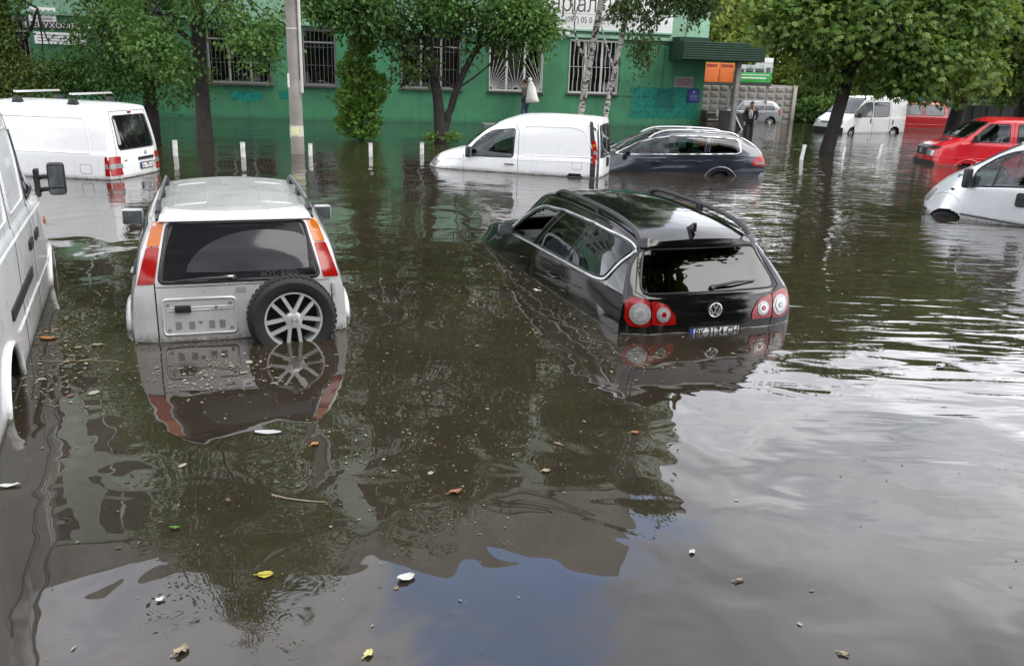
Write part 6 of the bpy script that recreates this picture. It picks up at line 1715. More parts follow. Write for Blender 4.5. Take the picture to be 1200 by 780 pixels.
# ---------------------------------------------------------------- red vans
def red_minibus(label, o, hd, D, mat, front=True, far=False):
    c = Car('minibus', label, 'van', o, hd, D, mat,
        [[0, .82, .90, .1, .885, .66, .76, 1.28, 1.35], [.5, .83, .915, .1, .90, .66, .78, 1.31, 1.385], [2.4, .83, .92, .1, .90, .66, .78, 1.31, 1.385], [3.0, .83, .92, .1, .90, .66, .77, 1.29, 1.37], [3.35, .83, .92, .1, .895, .66, .73, 1.16, 1.24], [3.70, .83, .918, .1, .885, .655, .72, .93, .99],
         [3.98, .83, .915, .1, .87, .64, .74, .74, .78], [4.2, .82, .90, .1, .84, .56, .72, .665, .70], [4.6, .80, .87, .1, .79, .44, .66, .535, .57], [4.72, .78, .85, .1, .76, .38, .64, .44, .48]],
        [(-.5, 0), (.5, .0), (1.3, .12)], [(-.5, .06), (.1, 0), (.45, .03), (.6, .06)], res=.045, rround=.08, fround=.16, xf=.35)
    for ax in 'LR':
        s = 1 if ax == 'L' else -1
        G = GLASS_G if far else GLASS_D
        c.window(ax, rpoly([(3.68, .70), (3.62, .80), (3.22, 1.19), (2.72, 1.205), (2.70, .71)], .05), GLASS_S if front and ax == 'L' else G, front and ax == 'L', seal=.016)
        c.window(ax, rpoly([(2.50, .71), (1.55, .71), (1.55, 1.21), (2.50, 1.21)], .05), G, False, seal=.014)
        c.window(ax, rpoly([(1.40, .71), (.30, .71), (.36, 1.20), (1.40, 1.21)], .06), G, False, seal=.014)
        c.patch('door', ax, rpoly([(2.62, -.3), (3.55, -.3), (3.72, .66), (2.62, .68)], .04), mat, .004, .01)
        c.line('door_gap', ax, [(2.60, -.2), (2.60, 1.25)], .007, SEAM, -.002)
        c.line('crease', ax, [(.2, .24), (4.6, .24)], .012, mat, .0)
        c.line('arch_lip', ax, [(3.68 + .43 * math.cos(t), -.22 + .42 * math.sin(t)) for t in np.linspace(.25, PI - .25, 16)], .03, mat, .004)
        mirror(c, 3.62, s * .96, .78, s, BLACKP, .18, .2, .12)
        c.wheel(ax, 3.68, -.24, .31, .06)
        lp = c.patch('tail_light', 'B', rpoly([(s * .88, .15), (s * .76, .15), (s * .75, .60), (s * .86, .60)], .02), RED_L, .01, .01)
        hl = c.patch('headlight', 'F', rpoly([(s * .44, .27), (s * .80, .25), (s * .78, .42), (s * .44, .44)], .03), CLR_L, .012, .02)
        if hl: c.patch('indicator', 'F', rpoly([(s * .68, .265), (s * .79, .26), (s * .77, .405), (s * .68, .41)], .02), plain('pale_indicator', (.75, .70, .62), .15), .018, .005, parent=hl)
    c.window('F', rpoly([(.74, .79), (-.74, .79), (-.68, 1.23), (.68, 1.23)], .08), GLASS_S if front else GLASS_G, front, 'windscreen', .02)
    c.window('B', rpoly([(.70, .70), (-.70, .70), (-.64, 1.22), (.64, 1.22)], .08), GLASS_D, False, 'rear_window', .02)
    c.patch('grille', 'F', rpoly([(.42, .26), (-.42, .26), (-.42, .46), (.42, .46)], .02), BLACKP, .008, .02)
    c.patch('bonnet_edge', 'F', rpoly([(.80, .46), (-.80, .46), (-.80, .535), (.80, .535)], .03), BLACKP, .012, .01)
    c.patch('bumper', 'F', rpoly([(.86, -.25), (-.86, -.25), (-.86, .12), (.86, .12)], .04), plain('worn_bumper', (.03, .03, .032), .6), .02, .02)
    c.patch('bumper_top', 'F', rpoly([(.86, .13), (-.86, .13), (-.86, .22), (.86, .22)], .03), mat, .02, .02)
    q, n = c.cast('F', 0, .36)
    em = c.obj('emblem', MB().tube([q + Vector((.014, .06 * math.cos(t), .06 * math.sin(t))) for t in np.linspace(0, 2 * PI, 20, endpoint=False)], .009, 6, True), CHROME)
    v_ = MB()
    for a, b in (((-.024, .052), (0, .004)), ((.024, .052), (0, .004)), ((-.050, .030), (-.022, -.050)), ((-.022, -.050), (0, -.006)), ((0, -.006), (.022, -.050)), ((.022, -.050), (.050, .030))):
        v_.bar(q + Vector((.014, a[0], a[1])), q + Vector((.014, b[0], b[1])), .012)
    obj('emblem_letters', v_, CHROME, em)
    sc = c.patch('bonnet_scoop', 'T', rpoly([(4.28, .40), (4.12, .42), (4.12, -.10), (4.28, -.08)], .03), SEAM, .012, .004)
    wiper(c, 'F', (.30, .80), (-.30, .86)); wiper(c, 'F', (-.20, .80), (-.66, .88))
    if front:
        for y in (.45, -.45): seat(c, 2.85, y, .55, plain('pale_seat_cloth', (.25, .25, .24), .9))
        c.obj('dashboard', MB().box((3.75, 0, .62), (.5, 1.5, .16)), GREYP, bevel=.05)
        steering(c, 3.3, .45, .80, 45)
    c.finish(front, [('L', 3.68, -.24, .355), ('R', 3.68, -.24, .355)])
    return c
hd_t4 = 82.0
o_t4 = along(off_side((12.8, 23.9), hd_t4, .92), hd_t4, -3.62)
red_minibus('bright red minibus with black grille facing left behind the pale silver van', o_t4, hd_t4, 0.6, REDC)
red_minibus('dark red minibus far back, partly hidden by the white van with black side glass', (22.3, 45.6), 97.0, 0.42, REDD, False, True)

# ---------------------------------------------------------------- white van under the chestnut trees
def far_white_van():
    hd = 121.0
    c = Car('panel_van', 'white van with black side window and open-shouldered wheel arches under the chestnut tree', 'van', (17.85, 41.3), hd, 0.38, WHITE2,
        [[0, .82, .90, .2, .885, .72, .78, 1.56, 1.63], [.5, .83, .91, .2, .895, .72, .79, 1.58, 1.66], [2.4, .83, .91, .2, .895, .72, .78, 1.57, 1.65], [2.9, .83, .91, .2, .89, .71, .75, 1.47, 1.56], [3.3, .83, .91, .2, .885, .70, .72, 1.22, 1.30], [3.75, .83, .908, .2, .87, .68, .72, .86, .91],
         [3.98, .82, .90, .2, .84, .60, .70, .75, .79], [4.4, .78, .86, .2, .77, .44, .62, .54, .58], [4.6, .72, .80, .2, .70, .34, .56, .40, .43]],
        [(-.5, 0), (1.6, .05)], [(-.5, .08), (.1, 0), (.5, .05)], res=.05, rround=.07, fround=.22, xf=.5)
    for ax in 'LR':
        s = 1 if ax == 'L' else -1
        c.window(ax, rpoly([(3.72, .74), (3.62, .86), (3.28, 1.12), (2.95, 1.32), (2.55, 1.36), (2.55, .72)], .05), GLASS_G, False, seal=.02)
        c.window(ax, rpoly([(2.40, .72), (1.35, .74), (1.35, 1.37), (2.40, 1.36)], .05), GLASS_B, False, seal=.015)
        c.patch('door', ax, rpoly([(2.48, -.2), (3.60, -.2), (3.75, .68), (2.48, .70)], .04), WHITE2, .004, .01)
        c.line('door_gap', ax, [(2.46, -.1), (2.46, 1.45)], .008, SEAM, -.002)
        c.line('door_gap', ax, [(1.25, -.1), (1.25, 1.45)], .008, SEAM, -.002)
        c.obj('door_handle', MB().box((2.62, s * .915, .55), (.07, .04, .22)), BLACKP, bevel=.01)
        c.obj('door_handle', MB().box((1.02, s * .915, .48), (.07, .04, .20)), BLACKP, bevel=.01)
        mirror(c, 3.62, s * .95, .80, s, BLACKP, .2, .24, .12)
        c.wheel(ax, .80, -.08, .31, .06); c.wheel(ax, 3.72, -.08, .31, .06)
        hl = c.patch('headlight', 'F', rpoly([(s * .40, .40), (s * .76, .36), (s * .74, .54), (s * .44, .56)], .03), CLR_L, .012, .02)
    c.window('F', rpoly([(.74, .86), (-.74, .86), (-.68, 1.52), (.68, 1.52)], .08), see_glass('bright_windscreen', (.45, .50, .52), .02, 1.9), True, 'windscreen', .02)
    c.patch('grille', 'F', rpoly([(.36, .42), (-.36, .42), (-.36, .50), (.36, .50)], .02), BLACKP, .008, .02)
    c.patch('bumper', 'F', rpoly([(.84, -.25), (-.84, -.25), (-.84, .24), (.84, .24)], .04), BLACKP, .03, .02)
    wiper(c, 'F', (.1, .87), (-.6, .92))
    c.obj('dashboard', MB().box((3.5, 0, .70), (.5, 1.5, .16)), GREYP, bevel=.05)
    for y in (.45, -.45): seat(c, 2.75, y, .60, SEATC)
    c.finish(True, [('L', .80, -.08, .40), ('R', .80, -.08, .40), ('L', 3.72, -.08, .40), ('R', 3.72, -.08, .40)])
far_white_van()

# ---------------------------------------------------------------- grey hatchback far back
def grey_hatch():
    hd = 98.0
    c = Car('hatchback_car', 'small grey silver hatchback standing far back in front of the concrete fence', 'car', (14.15, 47.4), hd, 0.32, GSILVER,
        [[0, .74, .80, .2, .77, .58, .60, 1.02, 1.07], [.4, .75, .82, .2, .79, .59, .62, 1.09, 1.14], [1.6, .76, .83, .2, .80, .58, .62, 1.12, 1.17], [2.1, .76, .83, .2, .80, .56, .60, 1.08, 1.14], [2.7, .76, .83, .2, .79, .54, .58, .72, .77], [3.0, .75, .82, .2, .77, .50, .60, .57, .60], [3.6, .70, .78, .15, .70, .38, .54, .45, .48], [3.8, .62, .70, .1, .60, .28, .46, .33, .36]],
        [(-.5, 0), (.5, 0), (1.1, .30)], [(-.5, .04), (.3, 0)], res=.05, rround=.1, fround=.2, xw=.7)
    for ax in 'LR':
        s = 1 if ax == 'L' else -1
        c.window(ax, rpoly([(.42, .64), (.95, .63), (.95, 1.0), (.55, 1.0)], .05), GLASS_G, False, seal=.012)
        c.window(ax, rpoly([(1.03, .63), (1.75, .61), (1.75, 1.02), (1.03, 1.01)], .04), GLASS_G, False, seal=.012)
        c.window(ax, rpoly([(1.83, .61), (2.62, .58), (2.1, 1.0), (1.83, 1.02)], .04), GLASS_G, False, seal=.012)
        c.patch('door', ax, rpoly([(1.0, -.1), (1.78, -.1), (1.78, .57), (1.0, .59)], .03), GSILVER, .004, .01)
        c.patch('door', ax, rpoly([(1.80, -.1), (2.65, -.1), (2.68, .54), (1.80, .57)], .03), GSILVER, .004, .01)
        handle(c, ax, 1.95, .45, GSILVER); handle(c, ax, 1.12, .47, GSILVER)
        c.wheel(ax, .62, -.02, .28, .05); c.wheel(ax, 3.0, -.02, .28, .05)
        mirror(c, 2.5, s * .84, .60, s, BLACKP, .16, .13, .1)
        c.patch('tail_light', ax, rpoly([(.02, .40), (.14, .42), (.24, .62), (.12, .66)], .02), RED_L, .01, .01)
        c.patch('headlight', 'F', rpoly([(s * .38, .28), (s * .62, .26), (s * .60, .40), (s * .42, .42)], .03), CLR_L, .01, .01)
    c.window('F', rpoly([(.60, .60), (-.60, .60), (-.54, 1.06), (.54, 1.06)], .06), GLASS_G, False, 'windscreen', .02)
    c.window('B', rpoly([(.56, .62), (-.56, .62), (-.50, 1.0), (.50, 1.0)], .06), GLASS_D, False, 'rear_window', .014)
    c.finish(False, [('L', .62, -.02, .33), ('R', .62, -.02, .33), ('L', 3.0, -.02, .33), ('R', 3.0, -.02, .33)])
grey_hatch()

# ---------------------------------------------------------------- white van on the left, tail towards us
def left_small_van():
    hd = 84.0
    a = (-7.45, 15.48)
    c = Car('panel_van', 'white panel van with roof bars and black rear window behind the silver off-roader', 'van', off_side(a, hd, .86), hd, 0.5, WHITE,
        [[0, .80, .87, .1, .85, .50, .70, 1.285, 1.33], [.5, .81, .88, .1, .86, .50, .72, 1.31, 1.365], [2.2, .82, .885, .1, .865, .50, .725, 1.32, 1.385], [2.8, .82, .885, .1, .86, .49, .70, 1.26, 1.33], [3.3, .82, .88, .1, .85, .47, .66, .95, 1.01], [3.65, .81, .87, .1, .82, .44, .64, .58, .62], [4.2, .76, .83, .05, .74, .32, .58, .40, .43], [4.45, .66, .74, 0, .62, .18, .48, .24, .27]],
        [(-.5, 0), (.1, 0), (.45, .02), (1.25, .17), (1.4, .2)], [(-.5, .03), (.4, 0)], res=.032, rround=.11, fround=.28, xw=.5)
    rw = rpoly([(.60, .53), (-.62, .53), (-.56, 1.14), (.55, 1.14)], .07, 6)
    c.window('B', rw, GLASS_B, False, 'rear_window', .012)
    c.patch('painted_reflection', 'B', rpoly([(.585, .62), (.50, .62), (.49, 1.06), (.545, 1.10)], .03), plain('grey_reflection_paint', (.30, .31, .32), .2), .007, .003)  # grey patch painted on as a reflection in the black glass
    c.line('tailgate_gap', 'B', [(.68, -.2), (.68, .5), (.60, 1.22), (-.60, 1.22), (-.68, .5), (-.68, -.2)], .006, SEAM, -.001)
    for s in (1, -1):
        ax = 'L' if s > 0 else 'R'
        lp = c.patch('tail_light', 'B', rpoly([(s * .86, .07), (s * .705, .07), (s * .70, .42), (s * .84, .42)], .02), RED_L, .012, .02)
        c.patch('lens_wrap', ax, rpoly([(.02, .07), (.20, .07), (.18, .42), (.04, .42)], .02), RED_L, .010, .02, parent=lp)
        c.patch('clear_lens', 'B', [(s * .86, .20), (s * .71, .20), (s * .71, .29), (s * .85, .29)], CLR_L, .016, .004, parent=lp)
        c.patch('clear_wrap', ax, [(.02, .20), (.19, .20), (.18, .29), (.03, .29)], CLR_L, .014, .004, parent=lp)
        c.line('side_panel_crease', ax, rpoly([(2.2, .47), (2.2, 1.10), (.60, 1.10), (.50, .95), (.46, .47)], [.05, .05, .08, .08, .05]), .010, WHITE, .0, True)
        c.line('fuel_flap', ax, rpoly([(.46, .10), (.68, .10), (.68, .27), (.46, .27)], .03), .004, GREYP, -.001, True)
        c.window(ax, rpoly([(3.35, .52), (3.0, .95), (2.75, 1.08), (2.42, 1.10), (2.42, .50)], .05), GLASS_D, False, seal=.014)
        c.patch('door', ax, rpoly([(2.35, -.3), (3.4, -.3), (3.45, .44), (2.35, .47)], .03), WHITE, .004, .01)
    q, n = c.cast('B', -.03, 1.19)
    c.obj('brake_light', MB().box(q - Vector((.005, 0, 0)), (.03, .12, .035)), RED_L, bevel=.006)
    hp = c.patch('plate_hood', 'B', rpoly([(.05, .30), (-.52, .30), (-.52, .355), (.05, .355)], .015), BLACKP, .02, .01)
    c.plate('B', -.235, .19, 'KA 7907 AO', .50, .11)
    q, n = c.cast('B', -.235, .43)
    c.obj('emblem', MB().lathe([(.045, -.004), (.045, .01), (.03, .014)], q, (-1, 0, 0), 20), CHROME)
    t = link('model_lettering', text_mesh('maxi', .06, plain('grey_lettering', (.3, .3, .3), .3, .6), .002), c.root)
    q, n = c.cast('B', .46, .33); frame(t, (0, -1, 0), (.05, 0, 1), (q.x - .006, q.y, q.z + c.D))
    for x in (.85, 1.95):
        q, _ = c.cast('T', x, 0)
        rb = c.obj('roof_bar', MB().box((x, 0, q.z + .14), (.055, 1.30, .035)), ALLOY, bevel=.008)
        for s in (1, -1):
            q2, _ = c.cast('T', x, s * .60)
            ft = MB().prism([(-.10, .0), (.10, .0), (.045, .12), (-.045, .12)], -.05, .05, lambda a_, b_, h_: (x + a_, s * .60 + h_, q2.z - .01 + b_))
            obj('bar_foot', ft, BLACKP, rb, bevel=.008)
    CARS.append((c, 0.014))
    c.finish(False)
left_small_van()

# ---------------------------------------------------------------- big white van at the left frame edge
def big_van():
    hd = 24.7
    a = (-3.20, 4.92)
    o = along(off_side(a, hd, -.97), hd, -1.35)
    c = Car('delivery_van', 'big white delivery van cut by the left frame edge with a large black mirror', 'van', o, hd, 0.62, WHITE,
        [[0, .88, .955, .2, .95, .95, .84, 1.78, 1.90], [.5, .89, .97, .2, .955, .95, .86, 1.83, 1.97], [3.5, .89, .97, .2, .955, .94, .86, 1.83, 1.97], [3.85, .89, .97, .2, .955, .93, .84, 1.76, 1.90], [4.15, .89, .97, .2, .95, .91, .80, 1.58, 1.68], [4.6, .89, .97, .2, .945, .88, .78, 1.22, 1.29],
         [4.95, .88, .965, .2, .925, .84, .78, .92, .97], [5.2, .87, .955, .18, .90, .70, .76, .78, .83], [5.7, .82, .91, .1, .82, .45, .68, .52, .56], [5.95, .74, .83, .05, .72, .22, .58, .28, .31]],
        [(-.5, 0), (1.9, .04)], [(-.5, .03), (.5, 0)], res=.03, rround=.06, fround=.22, xf=.5)
    for ax in 'LR':
        s = 1 if ax == 'L' else -1
        c.patch('windscreen_pillar', ax, rpoly([(4.88, .90), (4.80, .90), (4.06, 1.55), (4.13, 1.58)], .01), BLACKP, .006, .01)
        c.window(ax, rpoly([(4.74, .97), (4.06, 1.52), (3.72, 1.56), (3.72, .98)], .05), GLASS_S, True, seal=.012)
        c.line('gutter', ax, [(.1, 1.76), (3.8, 1.76)], .014, WHITE, .004)
        c.line('door_gap', ax, [(3.64, -.2), (3.64, 1.70)], .006, SEAM, -.002)
        c.line('door_gap', ax, [(2.52, -.2), (2.52, 1.70)], .006, SEAM, -.002)
        c.line('side_panel_crease', ax, rpoly([(1.0, 1.02), (2.40, 1.02), (2.40, 1.60), (1.0, 1.60)], .08), .010, WHITE, .0, True)
        c.line('side_panel_crease', ax, rpoly([(2.62, 1.02), (3.54, 1.02), (3.54, 1.60), (2.62, 1.60)], .08), .010, WHITE, .0, True)
        c.line('crease', ax, [(.1, .88), (3.5, .85), (4.9, .80)], .012, WHITE, .0)
        c.line('crease', ax, [(2.1, .28), (5.6, .25)], .012, WHITE, .0)
        c.patch('door', ax, rpoly([(3.67, -.3), (4.75, -.3), (4.85, .80), (3.67, .83)], .04), WHITE, .004, .01)
        m_ = c.patch('rub_strip', ax, rpoly([(1.85, .42), (3.25, .42), (3.25, .50), (1.85, .50)], .01), BLACKP, .014, .01)
        h1 = c.patch('handle_block', ax, rpoly([(3.74, .62), (4.0, .62), (4.0, .70), (3.74, .70)], .02), BLACKP, .02, .01)
        h2 = c.patch('handle_block', ax, rpoly([(3.30, .62), (3.52, .62), (3.52, .70), (3.30, .70)], .02), BLACKP, .02, .01)
        c.patch('side_indicator', ax, rpoly([(4.98, .55), (5.10, .55), (5.10, .61), (4.98, .61)], .015), AMB_L, .02, .005)
        c.line('arch_lip', ax, [(1.55 + .44 * math.cos(t), -.10 + .44 * math.sin(t)) for t in np.linspace(.1, PI - .1, 20)], .022, WHITE, .006)
        c.line('arch_lip', ax, [(5.05 + .42 * math.cos(t), -.12 + .42 * math.sin(t)) for t in np.linspace(.2, PI - .2, 18)], .022, WHITE, .006)
        c.wheel(ax, 1.55, -.22, .36, .02, .22, GREYP); c.wheel(ax, 5.05, -.24, .34, .06, .2, GREYP)
        mb = MB().box((4.80, s * 1.13, 1.02), (.12, .155, .31))
        m = c.obj('side_mirror', mb, BLACKP, bevel=.035)
        ar = MB()
        for z in (.92, 1.04): ar.tube([(4.84, s * .93, z - .02), (4.82, s * 1.02, z), (4.81, s * 1.10, z)], .022, 8)
        ar.box((4.84, s * .955, .98), (.16, .04, .26))
        obj('mirror_arm', ar, BLACKP, m)
        obj('mirror_glass', MB().box((4.735, s * 1.13, 1.045), (.006, .125, .20)), dark_glass('mirror_glass'), m, bevel=.002)
        obj('mirror_glass', MB().box((4.735, s * 1.13, .905), (.006, .125, .05)), dark_glass('mirror_glass'), m, bevel=.002)
    c.window('F', rpoly([(.80, .96), (-.80, .96), (-.74, 1.66), (.74, 1.66)], .08), GLASS_S, True, 'windscreen', .02)
    c.obj('dashboard', MB().box((4.55, 0, .88), (.6, 1.7, .16)), GREYP, bevel=.05)
    for y in (.50, -.50): seat(c, 3.95, y, .75, SEATC)
    CARS.append((c, 0.01))
    c.finish(True, [('L', 1.55, -.10, .44), ('R', 1.55, -.10, .44), ('L', 5.05, -.12, .40), ('R', 5.05, -.12, .40)])
big_van()
# ================================================================== POLE, POSTS
PL = thing('utility_pole', 'round concrete utility pole with paper notices and a yellow taped band', 'pole', (-5.62, 21.5, -.65))
pm = plain('pole_concrete', (.20, .185, .165), .85, var=.3, scale=1.6, bump=.008, bscale=30)
tobj(PL, 'pole_shaft', MB().tube([(-5.62, 21.5, z) for z in np.linspace(-.65, 9.5, 16)], [.172 - .006 * z for z in np.linspace(0, 10, 16)], 24), pm, smooth=60)
def wrap(name, z0, z1, a0, a1, mat, r=.168, n=10):
    mb = MB()
    for i in range(n + 1):
        a = a0 + (a1 - a0) * i / n
        for z in (z0, z1): mb.v.append((-5.62 + (r + .004) * math.sin(a), 21.5 - (r + .004) * math.cos(a), z))
        for z in (z0, z1): mb.v.append((-5.62 + (r - .004) * math.sin(a), 21.5 - (r - .004) * math.cos(a), z))
    for i in range(n):
        b = 4 * i
        mb.f += [(b, b + 4, b + 5, b + 1), (b + 3, b + 7, b + 6, b + 2), (b + 1, b + 5, b + 7, b + 3), (b + 2, b + 6, b + 4, b)]
    return tobj(PL, name, mb, mat, smooth=60)
PAPER = plain('white_paper', (.68, .68, .66), .8, var=.1, scale=12)
wrap('paper_notice', 1.62, 1.95, -1.3, -.55, PAPER); wrap('paper_notice', 1.50, 1.80, 1.0, 1.5, PAPER); wrap('paper_notice', .38, .64, -1.4, -1.0, PAPER, .170)
wrap('paper_notice', .47, .66, -.75, .5, plain('yellow_paper', (.55, .58, .30), .8), .174)
wrap('tape_band', .43, .70, -1.55, 1.55, plain('pale_tape', (.42, .42, .36), .7, var=.3, scale=20), .166, 20)
wrap('wire_band', 2.98, 3.02, -3.1, 3.1, plain('wire_grey', (.35, .35, .34), .5), .152, 30); wrap('wire_band', 3.78, 3.83, -3.1, 3.1, plain('rusty_band', (.30, .18, .10), .7), .147, 30)
tobj(PL, 'cable_pipe', MB().tube([(-5.42, 21.42, z) for z in np.linspace(1.5, 9.4, 12)], .035, 8), plain('pipe_grey', (.42, .42, .41), .5))
PW = plain('post_white', (.52, .52, .50), .7, var=.3, scale=9)
posts = [(-8.13, 19.95, .36, .10, 0.02), (-6.62, 20.26, .34, .10, 0.0), (-5.17, 20.97, .30, .09, .01), (-3.75, 21.46, .32, .09, 0.0), (-2.55, 22.4, .30, .10, 0.0), (8.22, 24.50, .42, .10, .09), (9.67, 25.2, .36, .06, .06), (10.90, 25.6, .45, .10, .10)]
plab = ['short white post farthest left, beside the white panel van with roof bars', 'short white post between the lone dark trunk and the concrete pole', 'short white post just right of the concrete pole', 'short white post in front of the thuja',
        'short white post at the nose of the small white van', 'short leaning white post left of the chestnut trunk', 'thin white post between two thicker ones right of the chestnut trunk', 'tallest white post, rightmost of the row, right of the chestnut trunk']
for i, (x, y, h, w, lean) in enumerate(posts):
    P_ = thing('marker_post', plab[i], 'post', (x, y, -.65), 0, 'white posts along the flooded kerb')
    mb = MB(); mb.prism([(-w / 2, -.02), (w / 2, -.02), (w / 2, .02), (-w / 2, .02)], 0, h + .65, lambda a, b, hh: (x + a + lean * (hh - .65) * 1.2, y + b * 1.4, hh - .65))
    tobj(P_, 'post_board', mb, PW, bevel=.006)
    tobj(P_, 'post_cap', MB().box((x + lean * h * 1.2, y, h + .006), (w * 1.06, .065, .012)), plain('post_cap_grey', (.40, .40, .39), .6), smooth=0)

# ================================================================== PEOPLE
SKIN = plain('skin', (.32, .17, .11), .55)
HAIR = plain('grey_brown_hair', (.05, .042, .036), .7)
def skin_mesh(name, joints, edges, mat, parent, sub=1):
    """joints: name -> ((x, y, z), radius)"""
    keys = list(joints); idx = {k: i for i, k in enumerate(keys)}
    me = bpy.data.meshes.new(name)
    me.from_pydata([joints[k][0] for k in keys], [(idx[a], idx[b]) for a, b in edges], [])
    o = bpy.data.objects.new(name, me); COL.objects.link(o)
    m = o.modifiers.new('skin', 'SKIN'); m.use_smooth_shade = True
    for i, k in enumerate(keys):
        v = me.skin_vertices[0].data[i]; r = joints[k][1]
        v.radius = r if isinstance(r, tuple) else (r, r); v.use_root = (i == 0)
    s = o.modifiers.new('sub', 'SUBSURF'); s.levels = sub; s.render_levels = sub
    dg = bpy.context.evaluated_depsgraph_get(); dg.update()
    m2 = bpy.data.meshes.new_from_object(o.evaluated_get(dg))
    bpy.data.objects.remove(o)
    m2.materials.clear(); m2.materials.append(mat)
    m2.polygons.foreach_set('use_smooth', [True] * len(m2.polygons))
    return link(name, m2, parent)
def hand(J, E, side, wrist, d, grip=0.0):
    """palm, five fingers of different lengths and a thumb that leaves the side of the palm"""
    w = Vector(wrist); d = Vector(d).normalized(); s = Vector((1, 0, 0)) * (1 if side == 'l' else -1)
    s = (s - d * s.dot(d)).normalized(); n = d.cross(s)
    palm = w + d * .06
    J['palm' + side] = (tuple(palm), (.036, .022)); E.append(('wrist' + side, 'palm' + side))
    for i, (off, l) in enumerate(((-.030, .066), (-.010, .078), (.010, .074), (.028, .058))):
        a = palm + s * off + d * .035; b = a + d * l * .5 + n * .012; c = a + d * l * .85 + n * .034
        for q, p, r in (('a', a, .009), ('b', b, .0085), ('c', c, .007)): J['f%d%s%s' % (i, q, side)] = (tuple(p), r)
        E += [('palm' + side, 'f%da%s' % (i, side)), ('f%da%s' % (i, side), 'f%db%s' % (i, side)), ('f%db%s' % (i, side), 'f%dc%s' % (i, side))]
    a = w + d * .03 + s * -.034; b = a + d * .03 - s * .018; c = b + d * .026 + n * .008
    for q, p, r in (('a', a, .011), ('b', b, .010), ('c', c, .008)): J['t%s%s' % (q, side)] = (tuple(p), r)
    E += [('palm' + side, 'ta' + side), ('ta' + side, 'tb' + side), ('tb' + side, 'tc' + side)]
def person(label, loc, rz, z0, pose, top, trousers, shirt=None, hair=HAIR):
    """pose: joints in metres above the ground, x right of the figure, y the way it faces"""
    Pn = thing('person', label, 'person', (loc[0], loc[1], z0), rz)
    p = pose
    J = {'pelvis': (p['pelvis'], (.135, .10)), 'waist': (p['waist'], (.125, .095)), 'chest': (p['chest'], (.155, .105)), 'neck': (p['neck'], .055), 'jaw': (p['jaw'], (.060, .068)), 'skull': (p['skull'], (.074, .088)), 'crown': (p['crown'], (.05, .06))}
    E = [('pelvis', 'waist'), ('waist', 'chest'), ('chest', 'neck'), ('neck', 'jaw'), ('jaw', 'skull'), ('skull', 'crown')]
    f = Vector(p['face']).normalized(); sk = Vector(p['skull']); jw = Vector(p['jaw'])
    J['nose'] = (tuple(sk + f * .105 + Vector((0, 0, -.03))), .012); E.append(('skull', 'nose'))
    side = f.cross(Vector((0, 0, 1))).normalized()
    for s_, k in ((1, 'l'), (-1, 'r')):
        J['ear' + k] = (tuple(sk - side * s_ * .088 + Vector((0, 0, -.02))), .016); E.append(('skull', 'ear' + k))
        for a, r in (('sho', .058), ('elb', .043), ('wrist', .029)): J[a + k] = (p[a + k], r)
        E += [('chest', 'sho' + k), ('sho' + k, 'elb' + k), ('elb' + k, 'wrist' + k)]
        hand(J, E, k, p['wrist' + k], Vector(p['wrist' + k]) - Vector(p['elb' + k]))
        for a, r in (('hip', .088), ('knee', .060), ('ank', .042), ('toe', .035)): J[a + k] = (p[a + k], r)
        E += [('pelvis', 'hip' + k), ('hip' + k, 'knee' + k), ('knee' + k, 'ank' + k), ('ank' + k, 'toe' + k)]
    skin_mesh('body', J, E, SKIN, Pn)
    inc = 1.3
    Jt = {k: (J[k][0], tuple(x * inc for x in J[k][1]) if isinstance(J[k][1], tuple) else J[k][1] * 1.65) for k in ('waist', 'pelvis', 'chest', 'shol', 'elbl', 'wristl', 'shor', 'elbr', 'wristr')}
    skin_mesh('jacket', Jt, [('waist', 'pelvis'), ('waist', 'chest'), ('chest', 'shol'), ('shol', 'elbl'), ('elbl', 'wristl'), ('chest', 'shor'), ('shor', 'elbr'), ('elbr', 'wristr')], top, Pn)
    Jp = {k: (J[k][0], tuple(x * 1.1 for x in J[k][1]) if isinstance(J[k][1], tuple) else J[k][1] * 1.28) for k in ('pelvis', 'hipl', 'kneel', 'ankl', 'hipr', 'kneer', 'ankr')}
    skin_mesh('trousers', Jp, [('pelvis', 'hipl'), ('hipl', 'kneel'), ('kneel', 'ankl'), ('pelvis', 'hipr'), ('hipr', 'kneer'), ('kneer', 'ankr')], trousers, Pn)
    M = Matrix((side, f, side.cross(f))).transposed()
    obj('hair', MB().ell(sk + Vector((0, 0, .035)) - f * .02, (.088, .104, .098), 14, 9, M), hair, Pn)
    fc = MB()
    for s_ in (-1, 1): fc.ell(sk + f * .088 + side * s_ * .032 + Vector((0, 0, -.01)), (.012, .008, .008), 8, 5, M)
    fc.ell(jw + f * .066 + Vector((0, 0, .005)), (.022, .006, .006), 8, 5, M)
    obj('eyes_and_mouth', fc, INK, Pn)
    if shirt:
        c, w = Vector(p['chest']), Vector(p['waist'])
        obj('shirt_front', MB().ell((c + w) / 2 + f * .085 + Vector((0, 0, .02)), (.10, .085, .26), 12, 8, M), shirt, Pn)
    return Pn
